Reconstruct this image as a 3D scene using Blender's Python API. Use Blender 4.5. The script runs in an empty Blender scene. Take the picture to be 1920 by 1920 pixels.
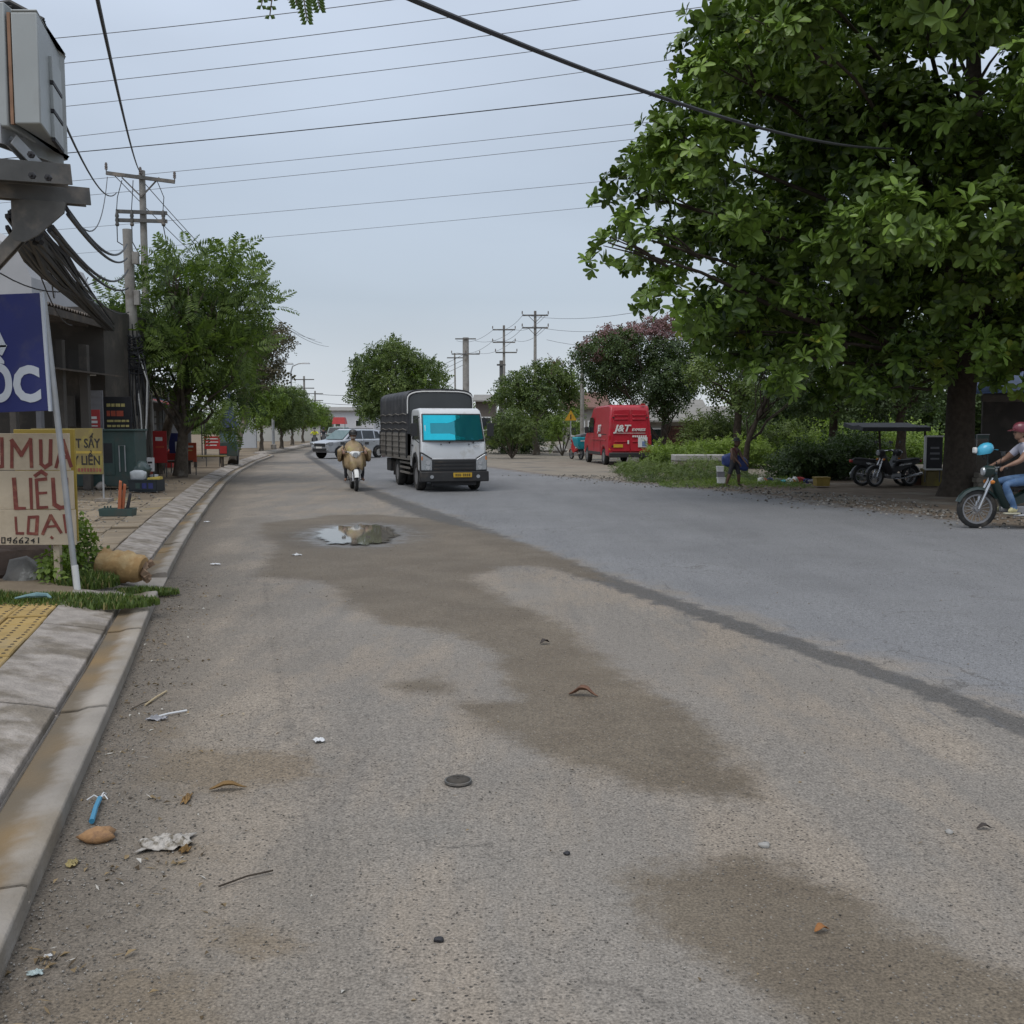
import bpy, bmesh, math, random
import numpy as np
from mathutils import Vector, Matrix, Euler

R = math.radians
random.seed(7)
np.random.seed(7)
scene = bpy.context.scene
col = scene.collection

# ------------------------------------------------------------------ camera
CAM_H, HOR, F = 1.70, 800.0, 1920.0
PITCH = math.atan((960.0 - HOR) / F)
cam_data = bpy.data.cameras.new('camera')
cam_data.sensor_width = 36.0
cam_data.sensor_height = 36.0
cam_data.sensor_fit = 'HORIZONTAL'
cam_data.lens = 36.0
cam_data.clip_start = 0.05
cam_data.clip_end = 3000.0
cam = bpy.data.objects.new('camera', cam_data)
cam.location = (0, 0, CAM_H)
cam.rotation_euler = (R(90) - PITCH, 0, 0)
col.objects.link(cam)
scene.camera = cam

# ------------------------------------------------------------------ sky: overcast monsoon daylight
SUN_EL, SUN_AZ = R(62), R(-35)          # sun behind thick cloud, behind the photographer's left
world = bpy.data.worlds.new('World')
scene.world = world
world.use_nodes = True
wn, wl = world.node_tree.nodes, world.node_tree.links
wn.clear()
w_out = wn.new('ShaderNodeOutputWorld')
w_bg = wn.new('ShaderNodeBackground')
w_bg.inputs['Strength'].default_value = 0.1
w_sky = wn.new('ShaderNodeTexSky')
w_sky.sky_type = 'NISHITA'
w_sky.sun_disc = False
w_sky.sun_elevation = SUN_EL
w_sky.sun_rotation = R(180) + SUN_AZ
w_tc = wn.new('ShaderNodeTexCoord')
w_sep = wn.new('ShaderNodeSeparateXYZ')
wl.new(w_tc.outputs['Generated'], w_sep.inputs[0])
w_ramp = wn.new('ShaderNodeValToRGB')
cr = w_ramp.color_ramp
stops = [(0.0, (6.9, 7.3, 7.7)), (0.04, (6.1, 6.6, 7.15)), (0.12, (4.6, 5.3, 6.1)),
         (0.22, (4.9, 5.7, 6.8)), (0.36, (5.9, 6.75, 8.1)), (1.0, (8.2, 8.6, 9.4))]
while len(cr.elements) < len(stops):
    cr.elements.new(0.5)
for e, (p, c) in zip(cr.elements, stops):
    e.position = p
    e.color = (c[0] / 10, c[1] / 10, c[2] / 10, 1)
wl.new(w_sep.outputs['Z'], w_ramp.inputs[0])
w_map = wn.new('ShaderNodeMapping')
w_map.inputs['Scale'].default_value = (1.0, 1.0, 3.2)
wl.new(w_tc.outputs['Generated'], w_map.inputs[0])
w_noise = wn.new('ShaderNodeTexNoise')
w_noise.inputs['Scale'].default_value = 1.5
w_noise.inputs['Detail'].default_value = 5.0
w_noise.inputs['Roughness'].default_value = 0.45
wl.new(w_map.outputs[0], w_noise.inputs['Vector'])
w_mr = wn.new('ShaderNodeMapRange')
w_mr.inputs[1].default_value = 0.3
w_mr.inputs[2].default_value = 0.7
w_mr.inputs[3].default_value = 8.7
w_mr.inputs[4].default_value = 11.3
wl.new(w_noise.outputs['Fac'], w_mr.inputs[0])
w_mul = wn.new('ShaderNodeMix')
w_mul.data_type = 'RGBA'
w_mul.blend_type = 'MULTIPLY'
w_mul.inputs[0].default_value = 1.0
wl.new(w_ramp.outputs['Color'], w_mul.inputs[6])
wl.new(w_mr.outputs[0], w_mul.inputs[7])
w_mix = wn.new('ShaderNodeMix')
w_mix.data_type = 'RGBA'
w_mix.inputs[0].default_value = 0.94
wl.new(w_sky.outputs[0], w_mix.inputs[6])
wl.new(w_mul.outputs[2], w_mix.inputs[7])
wl.new(w_mix.outputs[2], w_bg.inputs['Color'])
wl.new(w_bg.outputs[0], w_out.inputs['Surface'])

sun_data = bpy.data.lights.new('sun', 'SUN')
sun_data.energy = 1.5
sun_data.angle = R(40)
sun_data.color = (1.0, 0.96, 0.90)
sun = bpy.data.objects.new('sun', sun_data)
sun_dir = Vector((math.sin(SUN_AZ) * math.cos(SUN_EL), -math.cos(SUN_AZ) * math.cos(SUN_EL), math.sin(SUN_EL)))
sun.rotation_euler = sun_dir.to_track_quat('Z', 'Y').to_euler()
sun.location = sun_dir * 60
col.objects.link(sun)

scene.view_settings.view_transform = 'Standard'
scene.view_settings.look = 'None'
scene.view_settings.exposure = 0.0
scene.view_settings.gamma = 1.0
scene.view_settings.use_curve_mapping = False
scene.render.engine = 'CYCLES'
scene.cycles.max_bounces = 4
scene.cycles.diffuse_bounces = 2
scene.cycles.glossy_bounces = 2
scene.cycles.transmission_bounces = 4
scene.cycles.transparent_max_bounces = 8
scene.cycles.use_denoising = True
world.cycles.sampling_method = 'MANUAL'
world.cycles.sample_map_resolution = 256

# ------------------------------------------------------------------ where a sight line meets the place
FW = Vector((0, math.cos(PITCH), -math.sin(PITCH)))
UP = Vector((0, math.sin(PITCH), math.cos(PITCH)))
def ray(px, py):
    return FW + Vector((1, 0, 0)) * ((px - 960.0) / F) - UP * ((py - 960.0) / F)
def G(px, py, z=0.0):
    d = ray(px, py)
    t = (z - CAM_H) / d.z
    return Vector((d.x * t, d.y * t, z))
def D(px, py, y):
    d = ray(px, py)
    t = y / d.y
    return Vector((d.x * t, y, CAM_H + d.z * t))

# ------------------------------------------------------------------ naming
def tag(o, label=None, cat=None, group=None, kind=None):
    if label: o['label'] = label
    if cat: o['category'] = cat
    if group: o['group'] = group
    if kind: o['kind'] = kind
    return o
def empty(name, loc=(0, 0, 0), rz=0.0, label=None, cat=None, group=None):
    o = bpy.data.objects.new(name, None)
    o.empty_display_size = 0.2
    o.location = loc
    o.rotation_euler = (0, 0, rz)
    col.objects.link(o)
    return tag(o, label, cat, group)
def copy_tree(o, parent=None):
    c = o.copy()
    col.objects.link(c)
    c.parent = parent
    for ch in list(o.children):
        copy_tree(ch, c)
    return c

# ------------------------------------------------------------------ materials
MATS = {}
def mat(name, c=(0.5, 0.5, 0.5), rough=0.7, metal=0.0, var=0.12, scale=6.0, c2=None, c2amt=0.5, c2scale=2.0,
        bump=0.0, bscale=30.0, spec=0.5, detail=4.0, emit=None, trans=0.0, alpha=1.0, coat=0.0, world_co=False, rnd=0.0):
    if name in MATS: return MATS[name]
    m = bpy.data.materials.new(name)
    m.use_nodes = True
    n, l = m.node_tree.nodes, m.node_tree.links
    b = n['Principled BSDF']
    b.inputs['Roughness'].default_value = rough
    b.inputs['Metallic'].default_value = metal
    b.inputs['Specular IOR Level'].default_value = spec
    b.inputs['Coat Weight'].default_value = coat
    b.inputs['Coat Roughness'].default_value = 0.05
    b.inputs['Transmission Weight'].default_value = trans
    b.inputs['Alpha'].default_value = alpha
    co = n.new('ShaderNodeNewGeometry').outputs['Position'] if world_co else n.new('ShaderNodeTexCoord').outputs['Object']
    nz = n.new('ShaderNodeTexNoise')
    nz.inputs['Scale'].default_value = scale
    nz.inputs['Detail'].default_value = detail
    l.new(co, nz.inputs['Vector'])
    mr = n.new('ShaderNodeMapRange')
    mr.inputs[1].default_value = 0.25
    mr.inputs[2].default_value = 0.75
    mr.inputs[3].default_value = 1 - var
    mr.inputs[4].default_value = 1 + var
    l.new(nz.outputs['Fac'], mr.inputs[0])
    base = n.new('ShaderNodeMix')
    base.data_type = 'RGBA'
    base.inputs[6].default_value = (*c, 1)
    base.inputs[7].default_value = (*(c2 or c), 1)
    if c2:
        n2 = n.new('ShaderNodeTexNoise')
        n2.inputs['Scale'].default_value = c2scale
        n2.inputs['Detail'].default_value = 5
        n2.inputs['Roughness'].default_value = 0.6
        l.new(co, n2.inputs['Vector'])
        r2 = n.new('ShaderNodeMapRange')
        r2.inputs[1].default_value = 0.62 - 0.24 * c2amt
        r2.inputs[2].default_value = 0.72 - 0.16 * c2amt
        l.new(n2.outputs['Fac'], r2.inputs[0])
        l.new(r2.outputs[0], base.inputs[0])
    else:
        base.inputs[0].default_value = 0
    mul = n.new('ShaderNodeMix')
    mul.data_type = 'RGBA'
    mul.blend_type = 'MULTIPLY'
    mul.inputs[0].default_value = 1
    l.new(base.outputs[2], mul.inputs[6])
    l.new(mr.outputs[0], mul.inputs[7])
    outc = mul.outputs[2]
    if rnd:
        oi = n.new('ShaderNodeObjectInfo')
        r3 = n.new('ShaderNodeMapRange')
        r3.inputs[3].default_value = 1 - rnd
        r3.inputs[4].default_value = 1 + rnd
        l.new(oi.outputs['Random'], r3.inputs[0])
        m3 = n.new('ShaderNodeMix')
        m3.data_type = 'RGBA'
        m3.blend_type = 'MULTIPLY'
        m3.inputs[0].default_value = 1
        l.new(outc, m3.inputs[6])
        l.new(r3.outputs[0], m3.inputs[7])
        outc = m3.outputs[2]
    l.new(outc, b.inputs['Base Color'])
    if bump:
        bz = n.new('ShaderNodeTexNoise')
        bz.inputs['Scale'].default_value = bscale
        bz.inputs['Detail'].default_value = 6
        l.new(co, bz.inputs['Vector'])
        bp = n.new('ShaderNodeBump')
        bp.inputs['Strength'].default_value = bump
        bp.inputs['Distance'].default_value = 0.02
        l.new(bz.outputs['Fac'], bp.inputs['Height'])
        l.new(bp.outputs[0], b.inputs['Normal'])
    if emit:
        b.inputs['Emission Color'].default_value = (*emit[0], 1)
        b.inputs['Emission Strength'].default_value = emit[1]
    MATS[name] = m
    return m

def leaf_mat(name, dark, light, gloss=0.45, transl=0.25, tip=None):
    """Leaves: colour differs leaf by leaf (face attribute rnd), some light passes through."""
    if name in MATS: return MATS[name]
    m = bpy.data.materials.new(name)
    m.use_nodes = True
    n, l = m.node_tree.nodes, m.node_tree.links
    b = n['Principled BSDF']
    b.inputs['Roughness'].default_value = gloss
    b.inputs['Specular IOR Level'].default_value = 0.35
    at = n.new('ShaderNodeAttribute')
    at.attribute_name = 'rnd'
    rp = n.new('ShaderNodeValToRGB')
    rp.color_ramp.elements[0].color = (*dark, 1)
    rp.color_ramp.elements[1].color = (*light, 1)
    rp.color_ramp.elements[1].position = 0.9
    if tip:
        e = rp.color_ramp.elements.new(0.97)
        e.color = (*tip, 1)
    l.new(at.outputs['Fac'], rp.inputs[0])
    l.new(rp.outputs[0], b.inputs['Base Color'])
    tr = n.new('ShaderNodeBsdfTranslucent')
    hs = n.new('ShaderNodeMix')
    hs.data_type = 'RGBA'
    hs.blend_type = 'MULTIPLY'
    hs.inputs[0].default_value = 1
    hs.inputs[7].default_value = (1.25, 1.45, 0.55, 1)
    l.new(rp.outputs[0], hs.inputs[6])
    l.new(hs.outputs[2], tr.inputs['Color'])
    ms = n.new('ShaderNodeMixShader')
    ms.inputs[0].default_value = transl
    l.new(b.outputs[0], ms.inputs[1])
    l.new(tr.outputs[0], ms.inputs[2])
    l.new(ms.outputs[0], n['Material Output'].inputs['Surface'])
    MATS[name] = m
    return m

# ------------------------------------------------------------------ mesh builder
class MB:
    def __init__(s):
        s.v, s.f, s.m = [], [], []
    def add(s, vs, fs, mi=0):
        o = len(s.v)
        s.v += [tuple(p) for p in vs]
        s.f += [tuple(i + o for i in f) for f in fs]
        s.m += [mi] * len(fs)
        return s
    def box(s, c, d, rot=None, mi=0, top=(1, 1)):
        x, y, z = d[0] / 2, d[1] / 2, d[2] / 2
        tx, ty = top
        vs = [(-x, -y, -z), (x, -y, -z), (x, y, -z), (-x, y, -z), (-x * tx, -y * ty, z), (x * tx, -y * ty, z), (x * tx, y * ty, z), (-x * tx, y * ty, z)]
        c = Vector(c)
        M = Euler(rot).to_matrix() if rot is not None else Matrix.Identity(3)
        return s.add([M @ Vector(p) + c for p in vs], [(0, 3, 2, 1), (4, 5, 6, 7), (0, 1, 5, 4), (1, 2, 6, 5), (2, 3, 7, 6), (3, 0, 4, 7)], mi)
    def bar(s, p, q, w, h, mi=0, up=(0, 0, 1)):
        p, q = Vector(p), Vector(q)
        d = (q - p).normalized()
        u = Vector(up)
        if abs(d.dot(u)) > 0.98: u = Vector((0, 1, 0))
        a = d.cross(u).normalized() * (w / 2)
        b = a.cross(d).normalized() * (h / 2)
        vs = [p - a - b, p + a - b, p + a + b, p - a + b, q - a - b, q + a - b, q + a + b, q - a + b]
        return s.add(vs, [(0, 1, 2, 3), (7, 6, 5, 4), (0, 4, 5, 1), (1, 5, 6, 2), (2, 6, 7, 3), (3, 7, 4, 0)], mi)
    def tube(s, pts, r, n=8, mi=0, cap=True):
        pts = [Vector(p) for p in pts]
        k = len(pts)
        rs = r if isinstance(r, (list, tuple)) else [r] * k
        vs, fs = [], []
        t0 = (pts[1] - pts[0]).normalized()
        ref = Vector((0, 0, 1)) if abs(t0.z) < 0.9 else Vector((1, 0, 0))
        a = t0.cross(ref).normalized()
        for i, p in enumerate(pts):
            t = (pts[min(i + 1, k - 1)] - pts[max(i - 1, 0)])
            t = t.normalized() if t.length > 1e-9 else t0
            a = (a - t * a.dot(t))
            a = a.normalized() if a.length > 1e-6 else t.orthogonal().normalized()
            b = t.cross(a)
            for j in range(n):
                w = 2 * math.pi * j / n
                vs.append(p + (a * math.cos(w) + b * math.sin(w)) * rs[i])
        for i in range(k - 1):
            for j in range(n):
                j2 = (j + 1) % n
                fs.append((i * n + j, i * n + j2, (i + 1) * n + j2, (i + 1) * n + j))
        if cap:
            fs.append(tuple(range(n - 1, -1, -1)))
            fs.append(tuple((k - 1) * n + j for j in range(n)))
        return s.add(vs, fs, mi)
    def lathe(s, prof, n=16, c=(0, 0, 0), axis='Z', mi=0, ring=False):
        """prof: (radius, height) pairs; closed along the axis by end caps."""
        vs, fs = [], []
        c = Vector(c)
        if ring: prof = list(prof) + [prof[0]]
        for r, h in prof:
            for j in range(n):
                w = 2 * math.pi * j / n
                p = (r * math.cos(w), r * math.sin(w), h)
                if axis == 'X': p = (p[2], p[0], p[1])
                elif axis == 'Y': p = (p[0], p[2], p[1])
                vs.append(Vector(p) + c)
        k = len(prof)
        for i in range(k - 1):
            for j in range(n):
                j2 = (j + 1) % n
                fs.append((i * n + j, i * n + j2, (i + 1) * n + j2, (i + 1) * n + j))
        if not ring:
            fs.append(tuple(range(n - 1, -1, -1)))
            fs.append(tuple((k - 1) * n + j for j in range(n)))
        return s.add(vs, fs, mi)
    def prism(s, poly, a, b, axis='Y', mi=0):
        """poly of (u,w) in the plane across the axis, pushed from a to b along it."""
        def P(u, w, t):
            return {'Y': (u, t, w), 'X': (t, u, w), 'Z': (u, w, t)}[axis]
        n = len(poly)
        vs = [P(u, w, a) for u, w in poly] + [P(u, w, b) for u, w in poly]
        fs = [tuple(range(n)), tuple(range(2 * n - 1, n - 1, -1))]
        fs += [(i, n + i, n + (i + 1) % n, (i + 1) % n) for i in range(n)]
        return s.add(vs, fs, mi)
    def loft(s, rings, mi=0, cap=True):
        n = len(rings[0])
        vs = [p for r in rings for p in r]
        fs = []
        for i in range(len(rings) - 1):
            for j in range(n):
                j2 = (j + 1) % n
                fs.append((i * n + j, i * n + j2, (i + 1) * n + j2, (i + 1) * n + j))
        if cap:
            fs.append(tuple(range(n - 1, -1, -1)))
            fs.append(tuple((len(rings) - 1) * n + j for j in range(n)))
        return s.add(vs, fs, mi)
    def mesh(s, name, mats, smooth=False):
        me = bpy.data.meshes.new(name)
        me.from_pydata(s.v, [], s.f)
        for m in mats: me.materials.append(m)
        me.polygons.foreach_set('material_index', s.m)
        bm = bmesh.new()
        bm.from_mesh(me)
        bmesh.ops.recalc_face_normals(bm, faces=bm.faces)
        bm.to_mesh(me)
        bm.free()
        if smooth:
            me.polygons.foreach_set('use_smooth', [True] * len(me.polygons))
            try: me.set_sharp_from_angle(angle=R(smooth if smooth is not True else 40))
            except Exception: pass
        me.update()
        return me
    def build(s, name, mats, parent=None, smooth=False, loc=(0, 0, 0), rot=(0, 0, 0), bevel=0.0, seg=2):
        if not isinstance(mats, (list, tuple)): mats = [mats]
        o = bpy.data.objects.new(name, s.mesh(name, mats, smooth))
        o.location = loc
        o.rotation_euler = rot
        col.objects.link(o)
        if parent: o.parent = parent
        if bevel:
            b = o.modifiers.new('bevel', 'BEVEL')
            b.width = bevel
            b.segments = seg
            b.limit_method = 'ANGLE'
            b.angle_limit = R(35)
            b.harden_normals = False
            for p in o.data.polygons: p.use_smooth = True
            try: o.data.set_sharp_from_angle(angle=R(40))
            except Exception: pass
        return o

def np_mesh(name, V, Fq, mats, parent=None, rnd=None, smooth=False, mi=None):
    """A mesh from arrays: V (n,3), Fq (m,3 or 4)."""
    me = bpy.data.meshes.new(name)
    k = Fq.shape[1]
    me.vertices.add(len(V))
    me.vertices.foreach_set('co', np.ascontiguousarray(V, dtype=np.float32).ravel())
    me.loops.add(Fq.size)
    me.loops.foreach_set('vertex_index', np.ascontiguousarray(Fq, dtype=np.int32).ravel())
    me.polygons.add(len(Fq))
    me.polygons.foreach_set('loop_start', np.arange(0, Fq.size, k, dtype=np.int32))
    me.polygons.foreach_set('loop_total', np.full(len(Fq), k, dtype=np.int32))
    if smooth: me.polygons.foreach_set('use_smooth', np.ones(len(Fq), dtype=bool))
    for m in (mats if isinstance(mats, (list, tuple)) else [mats]): me.materials.append(m)
    if mi is not None: me.polygons.foreach_set('material_index', np.ascontiguousarray(mi, dtype=np.int32))
    me.update(calc_edges=True)
    me.validate()
    if rnd is not None:
        at = me.attributes.new('rnd', 'FLOAT', 'FACE')
        at.data.foreach_set('value', np.ascontiguousarray(rnd, dtype=np.float32))
    o = bpy.data.objects.new(name, me)
    col.objects.link(o)
    if parent: o.parent = parent
    return o

def text_obj(name, body, size, m, parent=None, loc=(0, 0, 0), rot=(R(90), 0, 0), depth=0.004, bold=0.0, sx=1.0, align='CENTER', shear=0.0):
    cu = bpy.data.curves.new(name, 'FONT')
    cu.body = body
    cu.size = size
    cu.align_x = align
    cu.align_y = 'CENTER'
    cu.extrude = depth
    cu.offset = bold
    cu.shear = shear
    cu.resolution_u = 3
    t = bpy.data.objects.new(name, cu)
    col.objects.link(t)
    dg = bpy.context.evaluated_depsgraph_get()
    me = bpy.data.meshes.new_from_object(t.evaluated_get(dg))
    bpy.data.objects.remove(t)
    me.materials.clear()
    me.materials.append(m)
    o = bpy.data.objects.new(name, me)
    o.location = loc
    o.rotation_euler = rot
    o.scale = (sx, 1, 1)
    col.objects.link(o)
    if parent: o.parent = parent
    return o

def sag(p, q, drop, n=14):
    p, q = Vector(p), Vector(q)
    return [p.lerp(q, i / n) - Vector((0, 0, drop * 4 * (i / n) * (1 - i / n))) for i in range(n + 1)]
# ================================================================== the road, its kerb and the ground
_l = [(-160, 2250), (0, 1840), (60, 1692), (150, 1470), (205, 1350), (245, 1252), (290, 1135), (312, 1090), (335, 1042), (365, 990), (395, 946), (425, 906), (448, 887), (482, 868), (530, 850), (575, 838), (610, 829)]
_lw = [G(*p) for p in _l]
LY = np.array([0.3] + [p.y for p in _lw] + [400.0, 1200.0])
LX = np.array([_lw[0].x + 0.45] + [p.x for p in _lw] + [-67.6, -198.0])
RY = np.array([0.3, 10, 17.6, 19.7, 22.2, 26.3, 27.6, 32.6, 36, 46, 65, 82, 112, 150, 400, 1200])
RX = np.array([15, 11.5, 8.75, 8.1, 7.3, 6.5, 5.7, 3.4, 1.6, -1.6, -6.2, -9.6, -12.2, -18.4, -59.0, -190])
def smooth_curve(Y, X):
    yy = np.concatenate([np.linspace(0.3, 60, 600), np.linspace(60.5, 1200, 500)])
    xx = np.interp(yy, Y, X)
    k = np.exp(-np.linspace(-2, 2, 41) ** 2); k /= k.sum()
    xs = np.convolve(np.pad(xx, 20, mode='edge'), k, mode='valid')
    xs[:20] = xx[:20]; xs[-20:] = xx[-20:]
    return yy, xs
_ly, _lx = smooth_curve(LY, LX)
_ry, _rx = smooth_curve(RY, RX)
def Lx(y): return np.interp(y, _ly, _lx)
def Rx(y): return np.interp(y, _ry, _rx)
def Lside(y, off, z=0.0):
    """A point `off` metres to the left of the road's left edge, square to it."""
    x = float(Lx(y)); t = (float(Lx(y + 0.3)) - float(Lx(y - 0.3))) / 0.6
    n = Vector((-1, t, 0)).normalized()
    return Vector((x, y, z)) + n * off

def seg_dist(P, A, B):
    AB = B - A
    t = np.clip(((P - A) @ AB) / (AB @ AB), 0, 1)
    return np.linalg.norm(P - (A + t[:, None] * AB), axis=1)
def poly_sd(P, poly):
    """Signed distance to a polygon: positive inside."""
    poly = np.array([(p.x, p.y) for p in poly])
    d = np.full(len(P), 1e9); ins = np.zeros(len(P), bool)
    for i in range(len(poly)):
        A, B = poly[i], poly[(i + 1) % len(poly)]
        d = np.minimum(d, seg_dist(P, A, B))
        c = (A[1] > P[:, 1]) != (B[1] > P[:, 1])
        with np.errstate(divide='ignore', invalid='ignore'):
            xi = A[0] + (P[:, 1] - A[1]) / (B[1] - A[1] + 1e-12) * (B[0] - A[0])
        ins ^= c & (P[:, 0] < xi)
    return np.where(ins, d, -d)
def line_dist(P, pts):
    d = np.full(len(P), 1e9)
    for a, b in zip(pts[:-1], pts[1:]):
        d = np.minimum(d, seg_dist(P, np.array((a.x, a.y)), np.array((b.x, b.y))))
    return d

seam_pts = [G(*p) for p in [(2500, 1590), (1920, 1362), (1700, 1280), (1400, 1180), (1250, 1128), (1100, 1074), (980, 1033), (860, 985), (760, 947), (690, 920), (640, 893), (600, 869), (575, 852), (600, 838), (632, 826)]]
puddle_img = [(583, 1001), (600, 992), (632, 985), (655, 987), (676, 982), (700, 983), (728, 985), (742, 994), (752, 1002), (742, 1012), (728, 1019), (690, 1023), (640, 1023), (606, 1018), (592, 1010)]
puddle_pts = [G(*p) for p in puddle_img]
for _ in range(2):
    puddle_pts = [q for a_, b_ in zip(puddle_pts, puddle_pts[1:] + puddle_pts[:1]) for q in (a_.lerp(b_, .25), a_.lerp(b_, .75))]
damp_polys = [
    [(490, 980), (560, 975), (620, 966), (700, 964), (800, 972), (880, 990), (960, 1012), (1060, 1045), (1150, 1090), (1100, 1085), (1010, 1060), (935, 1062), (880, 1085), (960, 1130), (1060, 1170), (1120, 1225), (1165, 1260), (1225, 1300), (1300, 1340), (1340, 1380), (1390, 1440), (1432, 1500), (1300, 1492), (1180, 1475), (1090, 1440), (1000, 1405), (930, 1378), (870, 1345), (860, 1322), (960, 1312), (945, 1270), (925, 1235), (900, 1205), (800, 1178), (720, 1170), (660, 1140), (620, 1095), (560, 1085), (480, 1080), (500, 1050), (520, 1020), (487, 1000)],
    [(1163, 1650), (1250, 1618), (1330, 1612), (1400, 1608), (1530, 1640), (1650, 1705), (1760, 1760), (1850, 1800), (1960, 1850), (2100, 1960), (1900, 2050), (1560, 1960), (1430, 1880), (1330, 1820), (1270, 1775), (1215, 1720), (1195, 1690)],
    [(735, 1283), (800, 1270), (860, 1282), (840, 1300), (770, 1300)],
]
damp_pts = [[G(*p) for p in q] for q in damp_polys]
soil_img = [[(250, 1350), (340, 1345), (350, 1375), (300, 1392), (240, 1385)], [(390, 1735), (470, 1725), (555, 1750), (540, 1790), (470, 1800), (400, 1780)],
            [(270, 1590), (360, 1580), (412, 1592), (380, 1620), (300, 1625)], [(0, 1870), (220, 1800), (420, 1830), (420, 1960), (0, 1990)], [(280, 1400), (560, 1405), (620, 1450), (430, 1490), (230, 1470)]]
soil_pts = [[G(*p) for p in q] for q in soil_img]
streak_pts = [G(*p) for p in [(498, 1090), (503, 1150), (512, 1200), (520, 1260), (535, 1330), (545, 1385)]]

rows = np.concatenate([np.geomspace(1.3, 40, 330), np.geomspace(40.8, 1150, 90)])
us = np.linspace(0, 1, 260)
gx = Lx(rows)[:, None] - 0.02 + (Rx(rows)[:, None] - Lx(rows)[:, None]) * us[None, :]
gy = np.repeat(rows[:, None], len(us), 1)
PV = np.stack([gx.ravel(), gy.ravel()], 1)
nr, nc = len(rows), len(us)
idx = np.arange(nr * nc).reshape(nr, nc)
FQ = np.stack([idx[:-1, :-1].ravel(), idx[:-1, 1:].ravel(), idx[1:, 1:].ravel(), idx[1:, :-1].ravel()], 1)
puddle_sd = poly_sd(PV, puddle_pts)
dip = np.clip(puddle_sd + 0.25, 0, 0.5) * -0.03
zz = dip + 0.006 * np.sin(PV[:, 0] * 1.7 + PV[:, 1] * 0.6) * np.sin(PV[:, 1] * 0.9)
VR = np.concatenate([PV, zz[:, None]], 1)

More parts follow.
